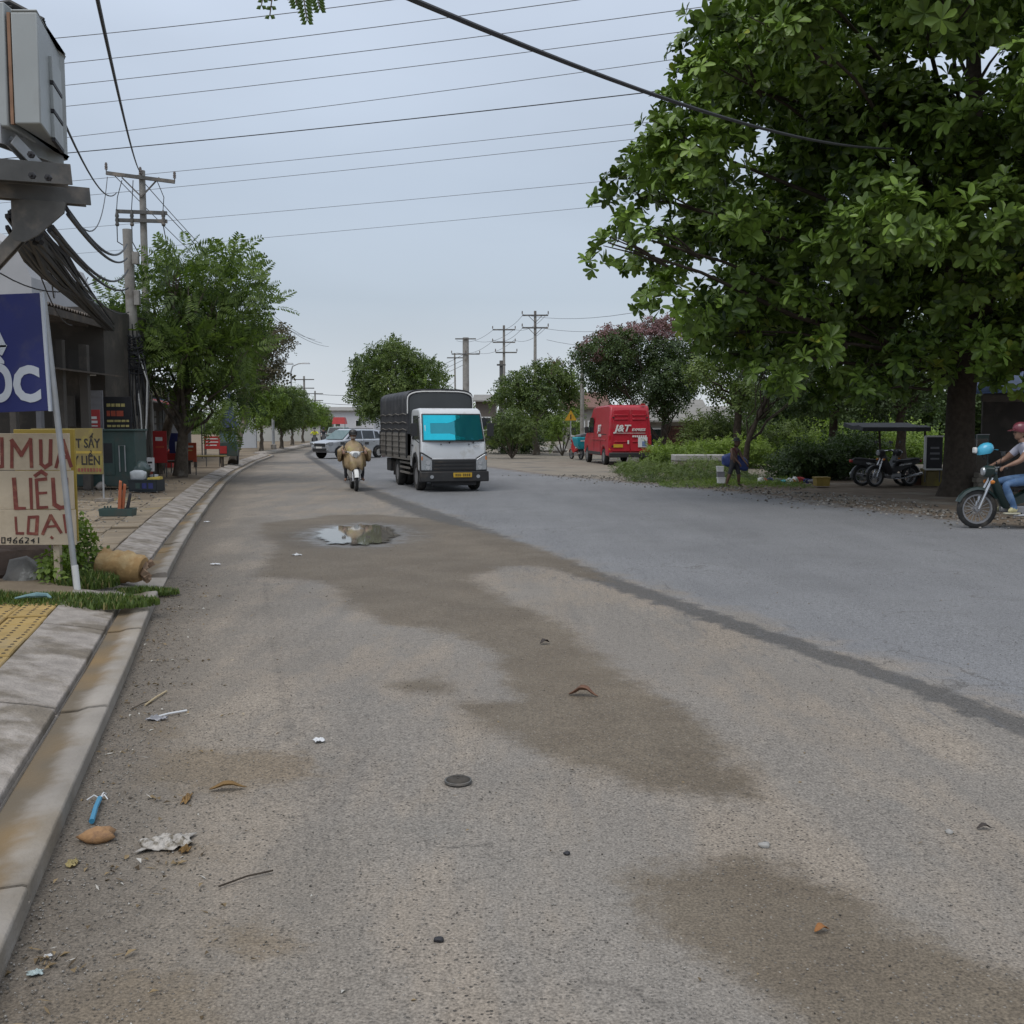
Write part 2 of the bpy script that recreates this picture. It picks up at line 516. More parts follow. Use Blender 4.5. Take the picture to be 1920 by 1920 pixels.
def road_material():
    m = bpy.data.materials.new('worn_asphalt')
    m.use_nodes = True
    n, l = m.node_tree.nodes, m.node_tree.links
    b = n['Principled BSDF']
    pos = n.new('ShaderNodeNewGeometry').outputs['Position']
    def noise(scale, detail=5, rough=0.55, vec=None):
        q = n.new('ShaderNodeTexNoise')
        q.inputs['Scale'].default_value = scale; q.inputs['Detail'].default_value = detail; q.inputs['Roughness'].default_value = rough
        l.new(vec or pos, q.inputs['Vector'])
        return q.outputs['Fac']
    def attr(a):
        q = n.new('ShaderNodeAttribute'); q.attribute_name = a
        return q.outputs['Fac']
    def math_(op, a, bb, c=None):
        q = n.new('ShaderNodeMath'); q.operation = op
        for i, v in enumerate((a, bb, c)):
            if v is None: continue
            if isinstance(v, (int, float)): q.inputs[i].default_value = v
            else: l.new(v, q.inputs[i])
        return q.outputs[0]
    def rng(v, a, bb, c=0.0, d=1.0, smooth=True):
        q = n.new('ShaderNodeMapRange')
        if smooth: q.interpolation_type = 'SMOOTHSTEP'
        l.new(v, q.inputs[0])
        for i, t in enumerate((a, bb, c, d)): q.inputs[i + 1].default_value = t
        return q.outputs[0]
    def mix(f, a, bb, mode='MIX'):
        q = n.new('ShaderNodeMix'); q.data_type = 'RGBA'; q.blend_type = mode
        if isinstance(f, (int, float)): q.inputs[0].default_value = f
        else: l.new(f, q.inputs[0])
        for i, v in ((6, a), (7, bb)):
            if isinstance(v, tuple): q.inputs[i].default_value = (*v, 1)
            else: l.new(v, q.inputs[i])
        return q.outputs[2]
    nL, nM, nS, nF = noise(0.45, 3), noise(1.6, 5, 0.6), noise(9, 3), noise(70, 1)
    # drifts of pale dust lie on the old lane, mostly along the way
    mp = n.new('ShaderNodeMapping'); mp.inputs['Scale'].default_value = (1.4, 0.45, 1); mp.inputs['Rotation'].default_value = (0, 0, R(-15))
    l.new(pos, mp.inputs[0])
    nD = noise(1.1, 5, 0.62, mp.outputs[0])
    old = mix(rng(nD, 0.42, 0.62), (0.226, 0.204, 0.178), (0.272, 0.232, 0.188))
    mpo = n.new('ShaderNodeMapping'); mpo.inputs['Scale'].default_value = (3.2, 0.22, 1); mpo.inputs['Rotation'].default_value = (0, 0, R(-15)); l.new(pos, mpo.inputs[0])
    old = mix(rng(noise(1.0, 4, 0.6, mpo.outputs[0]), 0.52, 0.70, 0, 0.40), old, (0.160, 0.150, 0.138))
    old = mix(rng(nM, 0.55, 0.72, 0, 0.6), old, (0.190, 0.178, 0.160))
    mps = n.new('ShaderNodeMapping'); mps.inputs['Scale'].default_value = (1.3, 0.16, 1); mps.inputs['Rotation'].default_value = (0, 0, R(-15))
    l.new(pos, mps.inputs[0])
    nStreak = noise(1.6, 6, 0.6, mps.outputs[0])
    new = mix(rng(nStreak, 0.3, 0.7), (0.186, 0.187, 0.193), (0.208, 0.209, 0.214))
    new = mix(rng(nS, 0.6, 0.75, 0, 0.35), new, (0.13, 0.135, 0.145))
    wob = math_('MULTIPLY', math_('SUBTRACT', nM, 0.5), 1.6)
    side = rng(math_('ADD', attr('newside'), wob), -0.35, 0.35)
    base = mix(side, old, new)
    # the ragged dark joint between the two lanes
    seamw = math_('SUBTRACT', attr('seam'), math_('MULTIPLY', math_('SUBTRACT', noise(5, 5), 0.5), 0.35))
    base = mix(rng(seamw, 0.10, 0.22, 0.88, 0.0), base, (0.088, 0.085, 0.082))
    patch = math_('MULTIPLY', rng(seamw, 0.35, 0.9, 1, 0), rng(noise(14, 4, 0.6, mps.outputs[0]), 0.56, 0.68))
    base = mix(math_('MULTIPLY', patch, 0.55), base, (0.115, 0.115, 0.118))
    # hairline dark crack lines and the old tyre streak
    base = mix(rng(math_('ADD', attr('streak'), math_('MULTIPLY', math_('SUBTRACT', nS, 0.5), 0.14)), -0.03, 0.06, 0.5, 0), base, (0.125, 0.112, 0.098))
    # tyre-polished bands and oil drips on the far lane
    ns = attr('newside')
    trk = math_('MAXIMUM', rng(math_('ABSOLUTE', math_('SUBTRACT', ns, 1.9), 0), 0.1, 0.7, 1, 0), rng(math_('ABSOLUTE', math_('SUBTRACT', ns, 3.7), 0), 0.1, 0.7, 1, 0))
    base = mix(math_('MULTIPLY', trk, math_('MULTIPLY', rng(nM, 0.3, 0.7), 0.40)), base, (0.150, 0.150, 0.152))
    nDash = noise(7, 4, 0.7, mps.outputs[0])
    base = mix(math_('MULTIPLY', side, rng(nDash, 0.66, 0.72, 0, 0.55)), base, (0.09, 0.09, 0.095))
    # hairline cracks in the old lane
    vk = n.new('ShaderNodeTexVoronoi'); vk.feature = 'DISTANCE_TO_EDGE'; vk.inputs['Scale'].default_value = 0.55
    wv = n.new('ShaderNodeVectorMath'); wv.operation = 'ADD'; l.new(pos, wv.inputs[0])
    nz3 = n.new('ShaderNodeTexNoise'); nz3.inputs['Scale'].default_value = 2.2; nz3.inputs['Detail'].default_value = 4; l.new(pos, nz3.inputs['Vector']); l.new(nz3.outputs['Color'], wv.inputs[1])
    l.new(wv.outputs[0], vk.inputs['Vector'])
    crk = math_('MULTIPLY', rng(vk.outputs['Distance'], 0.002, 0.012, 1, 0), rng(nL, 0.5, 0.62))
    base = mix(math_('MULTIPLY', crk, 0.5), base, (0.08, 0.072, 0.063))
    # damp silt
    dw = math_('ADD', attr('damp'), math_('MULTIPLY', math_('SUBTRACT', noise(2.6, 6, 0.72), 0.5), 0.62))
    dampf = rng(math_('ADD', dw, math_('MULTIPLY', math_('SUBTRACT', noise(16, 4, 0.7), 0.5), 0.22)), -0.13, 0.14)
    dampc = mix(rng(nM, 0.35, 0.7), (0.122, 0.096, 0.066), (0.155, 0.126, 0.090))
    base = mix(math_('MULTIPLY', dampf, 0.88), base, dampc)
    wet0 = rng(math_('ADD', attr('wet'), math_('MULTIPLY', math_('SUBTRACT', noise(3.5, 5, 0.7), 0.5), 1.6)), -1.1, 0.15)
    base = mix(math_('MULTIPLY', wet0, 0.6), base, (0.092, 0.078, 0.062))
    so = math_('ADD', attr('soil'), math_('MULTIPLY', math_('SUBTRACT', noise(7, 4, 0.7), 0.5), 0.5))
    base = mix(math_('MULTIPLY', rng(so, -0.08, 0.14), 0.62), base, (0.185, 0.138, 0.085))
    base = mix(math_('MULTIPLY', rng(math_('ADD', attr('gutter'), math_('MULTIPLY', math_('SUBTRACT', nD, 0.5), 3.0)), 0.1, 1.5, 1, 0), 0.42), base, (0.172, 0.138, 0.098))
    # grit swept against the kerb; earth on the far verge
    gu = math_('ADD', attr('gutter'), math_('MULTIPLY', math_('SUBTRACT', nS, 0.5), 0.6))
    base = mix(rng(gu, 0.0, 0.65, 0.75, 0), base, (0.125, 0.105, 0.083))
    ed = math_('ADD', attr('edge'), math_('MULTIPLY', math_('SUBTRACT', nM, 0.5), 2.4))
    base = mix(rng(ed, -0.15, 0.9, 1.0, 0), base, (0.165, 0.130, 0.098))
    # aggregate: dark pits and pale chips
    vo = n.new('ShaderNodeTexVoronoi'); vo.inputs['Scale'].default_value = 62; vo.inputs['Randomness'].default_value = 1.0
    l.new(pos, vo.inputs['Vector'])
    vc = n.new('ShaderNodeSeparateColor'); l.new(vo.outputs['Color'], vc.inputs[0])
    chip = math_('MULTIPLY', rng(vo.outputs['Distance'], 0.18, 0.34, 1, 0), rng(vc.outputs[0], 0.80, 0.84))
    base = mix(math_('MULTIPLY', chip, 0.5), base, (0.36, 0.34, 0.31))
    pit = math_('MULTIPLY', rng(vo.outputs['Distance'], 0.2, 0.40, 1, 0), rng(vc.outputs[1], 0.74, 0.80))
    gritty = rng(nD, 0.38, 0.62, 0.30, 0.95)
    base = mix(math_('MULTIPLY', pit, gritty), base, (0.060, 0.055, 0.050))
    fine = math_('MULTIPLY', rng(noise(95, 2, 0.7), 0.3, 0.7, 0.55, 1.45, False), rng(noise(24, 3, 0.65), 0.3, 0.7, 0.86, 1.14, False))
    fin = mix(1.0, base, fine, 'MULTIPLY')
    big = rng(nL, 0.3, 0.7, 0.90, 1.10, False)
    fin = mix(1.0, fin, big, 'MULTIPLY')
    l.new(fin, b.inputs['Base Color'])
    # silt round the puddle is still wet
    wet = rng(math_('ADD', attr('wet'), math_('MULTIPLY', math_('SUBTRACT', noise(3.5, 4, 0.65), 0.5), 1.3)), -0.55, 0.15)
    ro = math_('SUBTRACT', 0.86, math_('MULTIPLY', dampf, 0.12))
    ro = math_('SUBTRACT', ro, math_('MULTIPLY', side, 0.10))
    ro = math_('SUBTRACT', ro, math_('MULTIPLY', wet, 0.45))
    l.new(ro, b.inputs['Roughness'])
    b.inputs['Specular IOR Level'].default_value = 0.35
    bp = n.new('ShaderNodeBump'); bp.inputs['Distance'].default_value = 0.012
    st = math_('SUBTRACT', 0.75, math_('MULTIPLY', dampf, 0.35)); l.new(st, bp.inputs['Strength'])
    h = math_('ADD', math_('MULTIPLY', noise(45, 2, 0.7), 0.8), math_('MULTIPLY', math_('SUBTRACT', chip, pit), 0.7))
    l.new(h, bp.inputs['Height'])
    l.new(bp.outputs[0], b.inputs['Normal'])
    return m

road = np_mesh('road', VR, FQ, road_material(), smooth=True)
tag(road, 'worn grey asphalt road curving away to the left, dusty near lane and bluish far lane', kind='structure')
def fattr(o, name, vals):
    a = o.data.attributes.new(name, 'FLOAT', 'POINT')
    a.data.foreach_set('value', np.ascontiguousarray(vals, dtype=np.float32))
sd = line_dist(PV, seam_pts)
sy = np.array([p.y for p in seam_pts[::-1]]); sx = np.array([p.x for p in seam_pts[::-1]])
o_ = np.argsort(sy)
fattr(road, 'seam', np.clip(sd / np.interp(PV[:, 1], [7, 12, 17, 24, 40], [0.85, 1.15, 1.9, 1.7, 1.2]), 0, 5))
fattr(road, 'newside', np.clip(PV[:, 0] - np.interp(PV[:, 1], sy[o_], sx[o_]) - 0.25, -5, 5))
dm = np.full(len(PV), -3.0)
for q in damp_pts: dm = np.maximum(dm, poly_sd(PV, q))
fattr(road, 'damp', np.maximum(dm, np.clip(puddle_sd + 0.3, -3, 1)))
sl = np.full(len(PV), -3.0)
for q in soil_pts: sl = np.maximum(sl, poly_sd(PV, q))
fattr(road, 'soil', sl)
fattr(road, 'wet', np.clip(puddle_sd, -4, 1))
fattr(road, 'streak', np.clip(line_dist(PV, streak_pts), 0, 3))
fattr(road, 'gutter', np.clip(PV[:, 0] - Lx(PV[:, 1]), 0, 5))
fattr(road, 'edge', np.clip(Rx(PV[:, 1]) - PV[:, 0], 0, 8))

# standing rain water in the pothole
wm = bpy.data.materials.new('puddle_water'); wm.use_nodes = True
wb = wm.node_tree.nodes['Principled BSDF']
wb.inputs['Base Color'].default_value = (0.16, 0.145, 0.12, 1); wb.inputs['Roughness'].default_value = 0.03
wb.inputs['IOR'].default_value = 1.33; wb.inputs['Specular IOR Level'].default_value = 0.9
pm = MB()
pc = sum(puddle_pts, Vector()) / len(puddle_pts)
rim = []
for i in range(len(puddle_pts)):
    a, b_ = puddle_pts[i], puddle_pts[(i + 1) % len(puddle_pts)]
    for k in range(3):
        p = a.lerp(b_, k / 3)
        rim.append(p + (p - pc) * (0.05 * math.sin(len(rim) * 0.35) + 0.03 * math.sin(len(rim) * .9) + random.uniform(-0.012, 0.012)))
pm.add([Vector((pc.x, pc.y, 0.004))] + [Vector((p.x, p.y, 0.004)) for p in rim], [(0, i + 1, (i + 1) % len(rim) + 1) for i in range(len(rim))])
pud = pm.build('puddle_water', wm)
_a = pud.data.attributes.new('depth', 'FLOAT', 'POINT')
_a.data.foreach_set('value', [1.0] + [0.0] * len(rim))
_n, _l2 = wm.node_tree.nodes, wm.node_tree.links
_at = _n.new('ShaderNodeAttribute'); _at.attribute_name = 'depth'
_nz = _n.new('ShaderNodeTexNoise'); _nz.inputs['Scale'].default_value = 7; _nz.inputs['Detail'].default_value = 5; _l2.new(_n.new('ShaderNodeNewGeometry').outputs['Position'], _nz.inputs['Vector'])
_ma = _n.new('ShaderNodeMath'); _ma.operation = 'MULTIPLY_ADD'; _l2.new(_nz.outputs['Fac'], _ma.inputs[0]); _ma.inputs[1].default_value = 0.55; _l2.new(_at.outputs['Fac'], _ma.inputs[2])
_mr = _n.new('ShaderNodeMapRange'); _mr.interpolation_type = 'SMOOTHSTEP'; _l2.new(_ma.outputs[0], _mr.inputs[0]); _mr.inputs[1].default_value = 0.26; _mr.inputs[2].default_value = 0.46
_l2.new(_mr.outputs[0], wb.inputs['Alpha'])
tag(pud, 'shallow rain puddle mirroring the sky in the near lane', kind='structure')

# the earth: one sheet to the horizon, then the verge on the right a little above it
m_earth = mat('bare_earth', (0.185, 0.148, 0.108), rough=0.95, var=0.22, scale=3.0, c2=(0.10, 0.11, 0.055), c2amt=0.35, c2scale=0.35, bump=0.6, bscale=14, world_co=True, spec=0.2)
gm = MB()
N = 60
xs = np.linspace(-1300, 1300, N + 1); ys = np.linspace(-200, 2000, N + 1)
gm.add([(x, y, -0.06) for y in ys for x in xs], [(j * (N + 1) + i, j * (N + 1) + i + 1, (j + 1) * (N + 1) + i + 1, (j + 1) * (N + 1) + i) for j in range(N) for i in range(N)])
tag(gm.build('ground', m_earth), 'bare brown earth stretching to the horizon', kind='structure')

def strip(name, ycuts, xa, xb, za, zb, m, lab):
    s = MB()
    ring = []
    for y in ycuts:
        a, b_ = xa(y), xb(y)
        ring.append([(a + (b_ - a) * t, y, za + (zb - za) * t + 0.012 * math.sin(y * 2.1 + t * 9)) for t in np.linspace(0, 1, 9)])
    for r0, r1 in zip(ring[:-1], ring[1:]):
        for j in range(8):
            s.add([r0[j], r0[j + 1], r1[j + 1], r1[j]], [(0, 1, 2, 3)])
    o = s.build(name, m, smooth=True)
    return tag(o, lab, kind='structure')
m_verge = mat('verge_dirt', (0.175, 0.135, 0.098), rough=0.95, var=0.25, scale=2.5, c2=(0.235, 0.205, 0.165), c2amt=0.45, c2scale=0.6, bump=0.5, bscale=18, world_co=True, spec=0.2)
m_apron = mat('junction_gravel', (0.245, 0.215, 0.175), rough=0.95, var=0.2, scale=2.0, c2=(0.155, 0.145, 0.13), c2amt=0.4, c2scale=0.5, bump=0.5, bscale=20, world_co=True, spec=0.2)
strip('verge', list(np.linspace(0.4, 33, 40)), lambda y: float(Rx(y)) - 0.05, lambda y: float(Rx(y)) + 40, -0.012, 0.03, m_verge, 'brown dirt verge along the right side of the road under the trees')
strip('junction_apron', list(np.linspace(33.0, 118, 50)), lambda y: float(Rx(y)) - 0.05, lambda y: float(Rx(y)) + 26, -0.014, 0.02, m_apron, 'pale gravel apron of the side road behind the truck')

# ---------------- left side: gutter, sloping kerb slabs and the pavement
m_conc = mat('kerb_concrete', (0.345, 0.310, 0.278), rough=0.9, var=0.26, scale=7.0, c2=(0.20, 0.172, 0.138), c2amt=0.62, c2scale=2.6, bump=0.7, bscale=40, world_co=True, rnd=0.06, spec=0.25)
m_gut = mat('gutter_concrete', (0.315, 0.285, 0.25), rough=0.9, var=0.18, scale=2.2, c2=(0.25, 0.215, 0.17), c2amt=0.5, c2scale=0.9, bump=0.35, bscale=40, world_co=True, rnd=0.06, spec=0.25)
m_pave = mat('dusty_pavement', (0.225, 0.180, 0.128), rough=0.95, var=0.2, scale=2.0, c2=(0.145, 0.112, 0.08), c2amt=0.5, c2scale=0.5, bump=0.4, bscale=25, world_co=True, spec=0.2)
PZ = 0.17
# silt settles in the inner half of the gutter and stains it
_n, _l2 = m_gut.node_tree.nodes, m_gut.node_tree.links
_b = _n['Principled BSDF']; _src = _b.inputs['Base Color'].links[0].from_socket
_at = _n.new('ShaderNodeAttribute'); _at.attribute_name = 'off'
_ps = _n.new('ShaderNodeNewGeometry').outputs['Position']
_nz = _n.new('ShaderNodeTexNoise'); _nz.inputs['Scale'].default_value = 1.8; _nz.inputs['Detail'].default_value = 6; _nz.inputs['Roughness'].default_value = 0.65; _l2.new(_ps, _nz.inputs['Vector'])
_ma = _n.new('ShaderNodeMath'); _ma.operation = 'MULTIPLY_ADD'; _l2.new(_nz.outputs['Fac'], _ma.inputs[0]); _ma.inputs[1].default_value = 0.34; _l2.new(_at.outputs['Fac'], _ma.inputs[2])
_mr = _n.new('ShaderNodeMapRange'); _mr.interpolation_type = 'SMOOTHSTEP'; _l2.new(_ma.outputs[0], _mr.inputs[0]); _mr.inputs[1].default_value = 0.22; _mr.inputs[2].default_value = 0.36; _mr.inputs[4].default_value = 0.92
_si = _n.new('ShaderNodeMix'); _si.data_type = 'RGBA'; _si.inputs[6].default_value = (0.135, 0.108, 0.074, 1); _si.inputs[7].default_value = (0.225, 0.150, 0.070, 1)
_n3 = _n.new('ShaderNodeTexNoise'); _n3.inputs['Scale'].default_value = 0.9; _l2.new(_ps, _n3.inputs['Vector'])
_r3 = _n.new('ShaderNodeMapRange'); _l2.new(_n3.outputs['Fac'], _r3.inputs[0]); _r3.inputs[1].default_value = 0.5; _r3.inputs[2].default_value = 0.66; _l2.new(_r3.outputs[0], _si.inputs[0])
_mx = _n.new('ShaderNodeMix'); _mx.data_type = 'RGBA'; _l2.new(_mr.outputs[0], _mx.inputs[0]); _l2.new(_src, _mx.inputs[6]); _l2.new(_si.outputs[2], _mx.inputs[7]); _l2.new(_mx.outputs[2], _b.inputs['Base Color'])
ycut = list(np.linspace(0.6, 60, 120)) + list(np.geomspace(61, 900, 60))
kb = MB()
prof = [(0.0, -0.05), (0.0, 0.02), (0.27, 0.025), (0.28, 0.04), (0.74, 0.11), (0.74, -0.05)]
prev = None
for y in ycut:
    ring = [Lside(y, o, z) for o, z in prof]
    if prev:
        for j in range(len(prof) - 1):
            kb.add([prev[j], prev[j + 1], ring[j + 1], ring[j]], [(0, 1, 2, 3)])
    prev = ring
kerb = tag(kb.build('kerb', m_gut), 'pale concrete kerb with a gutter strip on the left of the road', kind='structure')
pv = MB()
prev = None
for y in ycut:
    w = 34 if y < 120 else 60
    ring = [Lside(y, o, z) for o, z in ((0.742, 0.06), (0.75, PZ - 0.03), (1.6, PZ - 0.025), (3.5, PZ - 0.02), (8, PZ - 0.015), (w, PZ))]
    if prev:
        for j in range(5):
            pv.add([prev[j], prev[j + 1], ring[j + 1], ring[j]], [(0, 1, 2, 3)])
    prev = ring
pavement = tag(pv.build('pavement', m_pave, smooth=True), 'dusty brown pavement on the left of the road', kind='structure')

def slab(name, parent, y0, y1, pr, m, drop=0.0, gap=0.012, nseg=2):
    """One concrete piece laid along the kerb between two distances."""
    s = MB()
    rings = []
    tw = random.uniform(-0.006, 0.006)
    for i in range(nseg + 1):
        y = y0 + gap + (y1 - y0 - 2 * gap) * i / nseg
        t = tw * (1 if i == 0 else -1)
        rings.append([Lside(y, o, z + t - drop if z > 0 else z) for o, z in pr])
    s.loft(rings)
    o = s.build(name, m, parent, bevel=0.008)
    a = o.data.attributes.new('off', 'FLOAT', 'POINT')
    a.data.foreach_set('value', [pr[i % len(pr)][0] for i in range(len(o.data.vertices))])
    return o
gut_prof = [(0.0, -0.04), (0.0, 0.080), (0.02, 0.088), (0.11, 0.084), (0.17, 0.066), (0.262, 0.062), (0.262, -0.04)]
slab_prof = [(0.285, -0.03), (0.285, 0.085), (0.40, 0.115), (0.735, PZ), (0.735, -0.03)]
cuts_near = [-0.6, 1.35, 3.5, 5.85, 8.15, 10.05]
for a, b_ in zip(cuts_near[:-1], cuts_near[1:]):
    if b_ < 1: continue
    slab('gutter_slab', kerb, max(a, 0.7), b_, gut_prof, m_gut)
    slab('kerb_slab', kerb, max(a, 0.7), b_ if b_ < 10 else 9.85, slab_prof, m_conc)
y = 11.35
while y < 46:
    st = random.uniform(0.96, 1.04)
    slab('gutter_slab', kerb, y, y + st, gut_prof, m_gut, drop=random.uniform(0, 0.008), nseg=1)
    slab('kerb_slab', kerb, y, y + st, slab_prof, m_conc, drop=random.uniform(0, 0.008), nseg=1)
    y += st
slab('gutter_slab', kerb, 46, 150, gut_prof, m_gut, nseg=40)
slab('kerb_slab', kerb, 46, 150, slab_prof, m_conc, nseg=40)

# paving tiles: yellow studded ones by the camera, dusty plain ones further on
m_ytile = mat('yellow_tile', (0.36, 0.245, 0.085), rough=0.85, var=0.16, scale=5, c2=(0.25, 0.19, 0.10), c2amt=0.45, c2scale=2.5, world_co=True, rnd=0.12, bump=0.2)
m_ytile_dark = mat('tile_hole', (0.08, 0.06, 0.035), rough=0.95)
m_btile = mat('dusty_tile', (0.245, 0.195, 0.135), rough=0.92, var=0.2, scale=4, c2=(0.33, 0.25, 0.11), c2amt=0.25, c2scale=0.8, world_co=True, rnd=0.16, bump=0.3)
def tile_mesh(s, m, m2, studs):
    t = MB()
    h = s / 2 - 0.004
    c = 0.008
    t.loft([[(-h, -h, -0.03), (h, -h, -0.03), (h, h, -0.03), (-h, h, -0.03)], [(-h, -h, -c), (h, -h, -c), (h, h, -c), (-h, h, -c)], [(-h + c, -h + c, 0), (h - c, -h + c, 0), (h - c, h - c, 0), (-h + c, h - c, 0)]])
    if studs:
        for i in range(3):
            for j in range(3):
                t.lathe([(0.016, 0.0), (0.010, 0.005)], n=6, c=((i - 1) * s / 3, (j - 1) * s / 3, 0), mi=1)
    return t.mesh('paving_tile', [m, m2])
me_y = tile_mesh(0.30, m_ytile, m_ytile_dark, True)
me_b = tile_mesh(0.40, m_btile, m_btile, False)
def lay(me, y0, y1, o0, o1, s, skip):
    y = y0
    while y < y1:
        o = o0 + s / 2
        t = (float(Lx(y + 0.3)) - float(Lx(y - 0.3))) / 0.6
        while o < o1:
            if random.random() > skip:
                p = Lside(y, o, PZ + random.uniform(-0.012, 0.006))
                ob = bpy.data.objects.new('paving_tile', me)
                ob.location = p
                ob.rotation_euler = (random.uniform(-.012, .012), random.uniform(-.012, .012), math.atan2(1, t) - math.pi / 2 + random.uniform(-.01, .01))
                ob.parent = pavement
                col.objects.link(ob)
            o += s
        y += s * 1.0 / math.sqrt(1 + t * t)
lay(me_y, 5.4, 9.4, 0.745, 1.95, 0.30, 0.0)
lay(me_b, 12.2, 22.5, 0.75, 3.9, 0.40, 0.10)

# ================================================================== foliage
m_bark = mat('tree_bark', (0.115, 0.095, 0.075), rough=0.95, var=0.3, scale=9, c2=(0.20, 0.18, 0.155), c2amt=0.35, c2scale=3, bump=0.9, bscale=16, spec=0.2)
m_bark_dark = mat('dark_bark', (0.062, 0.050, 0.040), rough=0.95, var=0.3, scale=9, bump=0.9, bscale=14, spec=0.15)
LM_almond = leaf_mat('almond_leaf', (0.020, 0.042, 0.011), (0.215, 0.330, 0.055), gloss=0.40, transl=0.10, tip=(0.30, 0.34, 0.05))
LM_feather = leaf_mat('feathery_leaf', (0.030, 0.058, 0.018), (0.190, 0.265, 0.060), gloss=0.6, transl=0.28)
LM_round = leaf_mat('roadside_leaf', (0.034, 0.062, 0.018), (0.160, 0.215, 0.055), gloss=0.55, transl=0.22)
LM_fresh = leaf_mat('fresh_leaf', (0.060, 0.105, 0.020), (0.235, 0.325, 0.060), gloss=0.5, transl=0.3)
LM_brown = leaf_mat('browned_leaf', (0.060, 0.060, 0.035), (0.155, 0.130, 0.085), gloss=0.7, transl=0.2)
LM_pink = leaf_mat('pink_blossom', (0.135, 0.074, 0.078), (0.300, 0.170, 0.180), gloss=0.8, transl=0.2)
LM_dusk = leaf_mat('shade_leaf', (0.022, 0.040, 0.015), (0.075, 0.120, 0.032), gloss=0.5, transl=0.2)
LM_grass = leaf_mat('grass_blade', (0.045, 0.075, 0.018), (0.150, 0.210, 0.055), gloss=0.6, transl=0.25, tip=(0.30, 0.25, 0.11))

def leaf_tris(L, W, fold=0.12, wide=0.62, droop=0.0):
    """One leaf along +X, with a folded midrib: 5 points, 4 triangles."""
    V = np.array([(0, 0, 0), (L * wide, W / 2, fold * W), (L * wide, 0, -droop * L * 0.3), (L * wide, -W / 2, fold * W), (L, 0, -droop * L)], float)
    Fc = np.array([(0, 2, 1), (0, 3, 2), (1, 2, 4), (2, 3, 4)])
    return V, Fc
def rot_z(a): c, s = math.cos(a), math.sin(a); return np.array([(c, -s, 0), (s, c, 0), (0, 0, 1)])
def rot_y(a): c, s = math.cos(a), math.sin(a); return np.array([(c, 0, s), (0, 1, 0), (-s, 0, c)])
def rot_x(a): c, s = math.cos(a), math.sin(a); return np.array([(1, 0, 0), (0, c, -s), (0, s, c)])
def merge(parts):
    V, Fc, o = [], [], 0
    for v, f in parts:
        V.append(v); Fc.append(f + o); o += len(v)
    return np.concatenate(V), np.concatenate(Fc)
def blade(L, W, fold, droop):
    """A broad leaf, widest near its blunt tip: 7 points, 6 triangles."""
    V = np.array([(0, 0, 0), (L * .62, W * .5, fold * W), (L * .62, 0, -droop * L * .3), (L * .62, -W * .5, fold * W), (L * .93, W * .30, fold * W * .5 - droop * L * .8), (L, 0, -droop * L), (L * .93, -W * .30, fold * W * .5 - droop * L * .8)], float)
    return V, np.array([(0, 2, 1), (0, 3, 2), (1, 2, 4), (2, 5, 4), (2, 3, 6), (2, 6, 5)])
def rosette(n=9, L=0.275, W=0.115, seed=0):
    rg = random.Random(seed)
    ps = []
    for i in range(n):
        v, f = blade(L * rg.uniform(0.65, 1.1), W * rg.uniform(0.85, 1.15), 0.14, rg.uniform(0.0, 0.3))
        v = v @ (rot_z(2 * math.pi * i / n * 1.0 + rg.uniform(-.3, .3)) @ rot_y(-R(rg.uniform(-8, 55))) @ rot_x(rg.uniform(-.3, .3))).T
        ps.append((v, f))
    return merge(ps)
def spray(n=8, S=0.5, L=0.13, W=0.07, seed=0):
    rg = random.Random(seed)
    ps = []
    for i in range(n):
        t = 0.15 + 0.85 * i / (n - 1)
        sd_ = 1 if i % 2 else -1
        v, f = leaf_tris(L * rg.uniform(0.8, 1.2), W, 0.1, 0.5, 0.1)
        v = v @ (rot_z(sd_ * R(rg.uniform(30, 70))) @ rot_y(R(rg.uniform(-25, 25))) @ rot_x(rg.uniform(-.6, .6))).T + np.array((t * S, 0, rg.uniform(-.05, .05) * S - 0.12 * S * t * t))
        ps.append((v, f))
    return merge(ps)
def frond(n=9, S=0.6, L=0.17, W=0.055, seed=0):
    rg = random.Random(seed)
    ps = []
    for i in range(n):
        t = 0.12 + 0.88 * i / (n - 1)
        z = -0.30 * S * t * t
        for sd_ in (-1, 1):
            l_ = L * (0.55 + 0.9 * math.sin(math.pi * min(1, t * 0.85 + 0.1)))
            V = np.array([(0, -W * .3, 0), (l_ * .5, -W * .5, -.01), (l_, 0, -.12 * l_), (l_ * .5, W * .5, -.01)])
            v = V @ rot_z(sd_ * R(rg.uniform(55, 75))).T + np.array((t * S, 0, z))
            ps.append((v, np.array([(0, 1, 2), (0, 2, 3)])))
    return merge(ps)
def frames(dirs, roll):
    """Rotation matrices whose +Z follows dirs."""
    d = dirs / np.linalg.norm(dirs, axis=1, keepdims=True)
    ref = np.where(np.abs(d[:, 2:3]) > 0.95, np.array([[1.0, 0, 0]]), np.array([[0, 0, 1.0]]))
    a = np.cross(ref, d); a /= np.linalg.norm(a, axis=1, keepdims=True)
    b = np.cross(d, a)
    c, s = np.cos(roll)[:, None], np.sin(roll)[:, None]
    return np.stack([a * c + b * s, -a * s + b * c, d], 2)
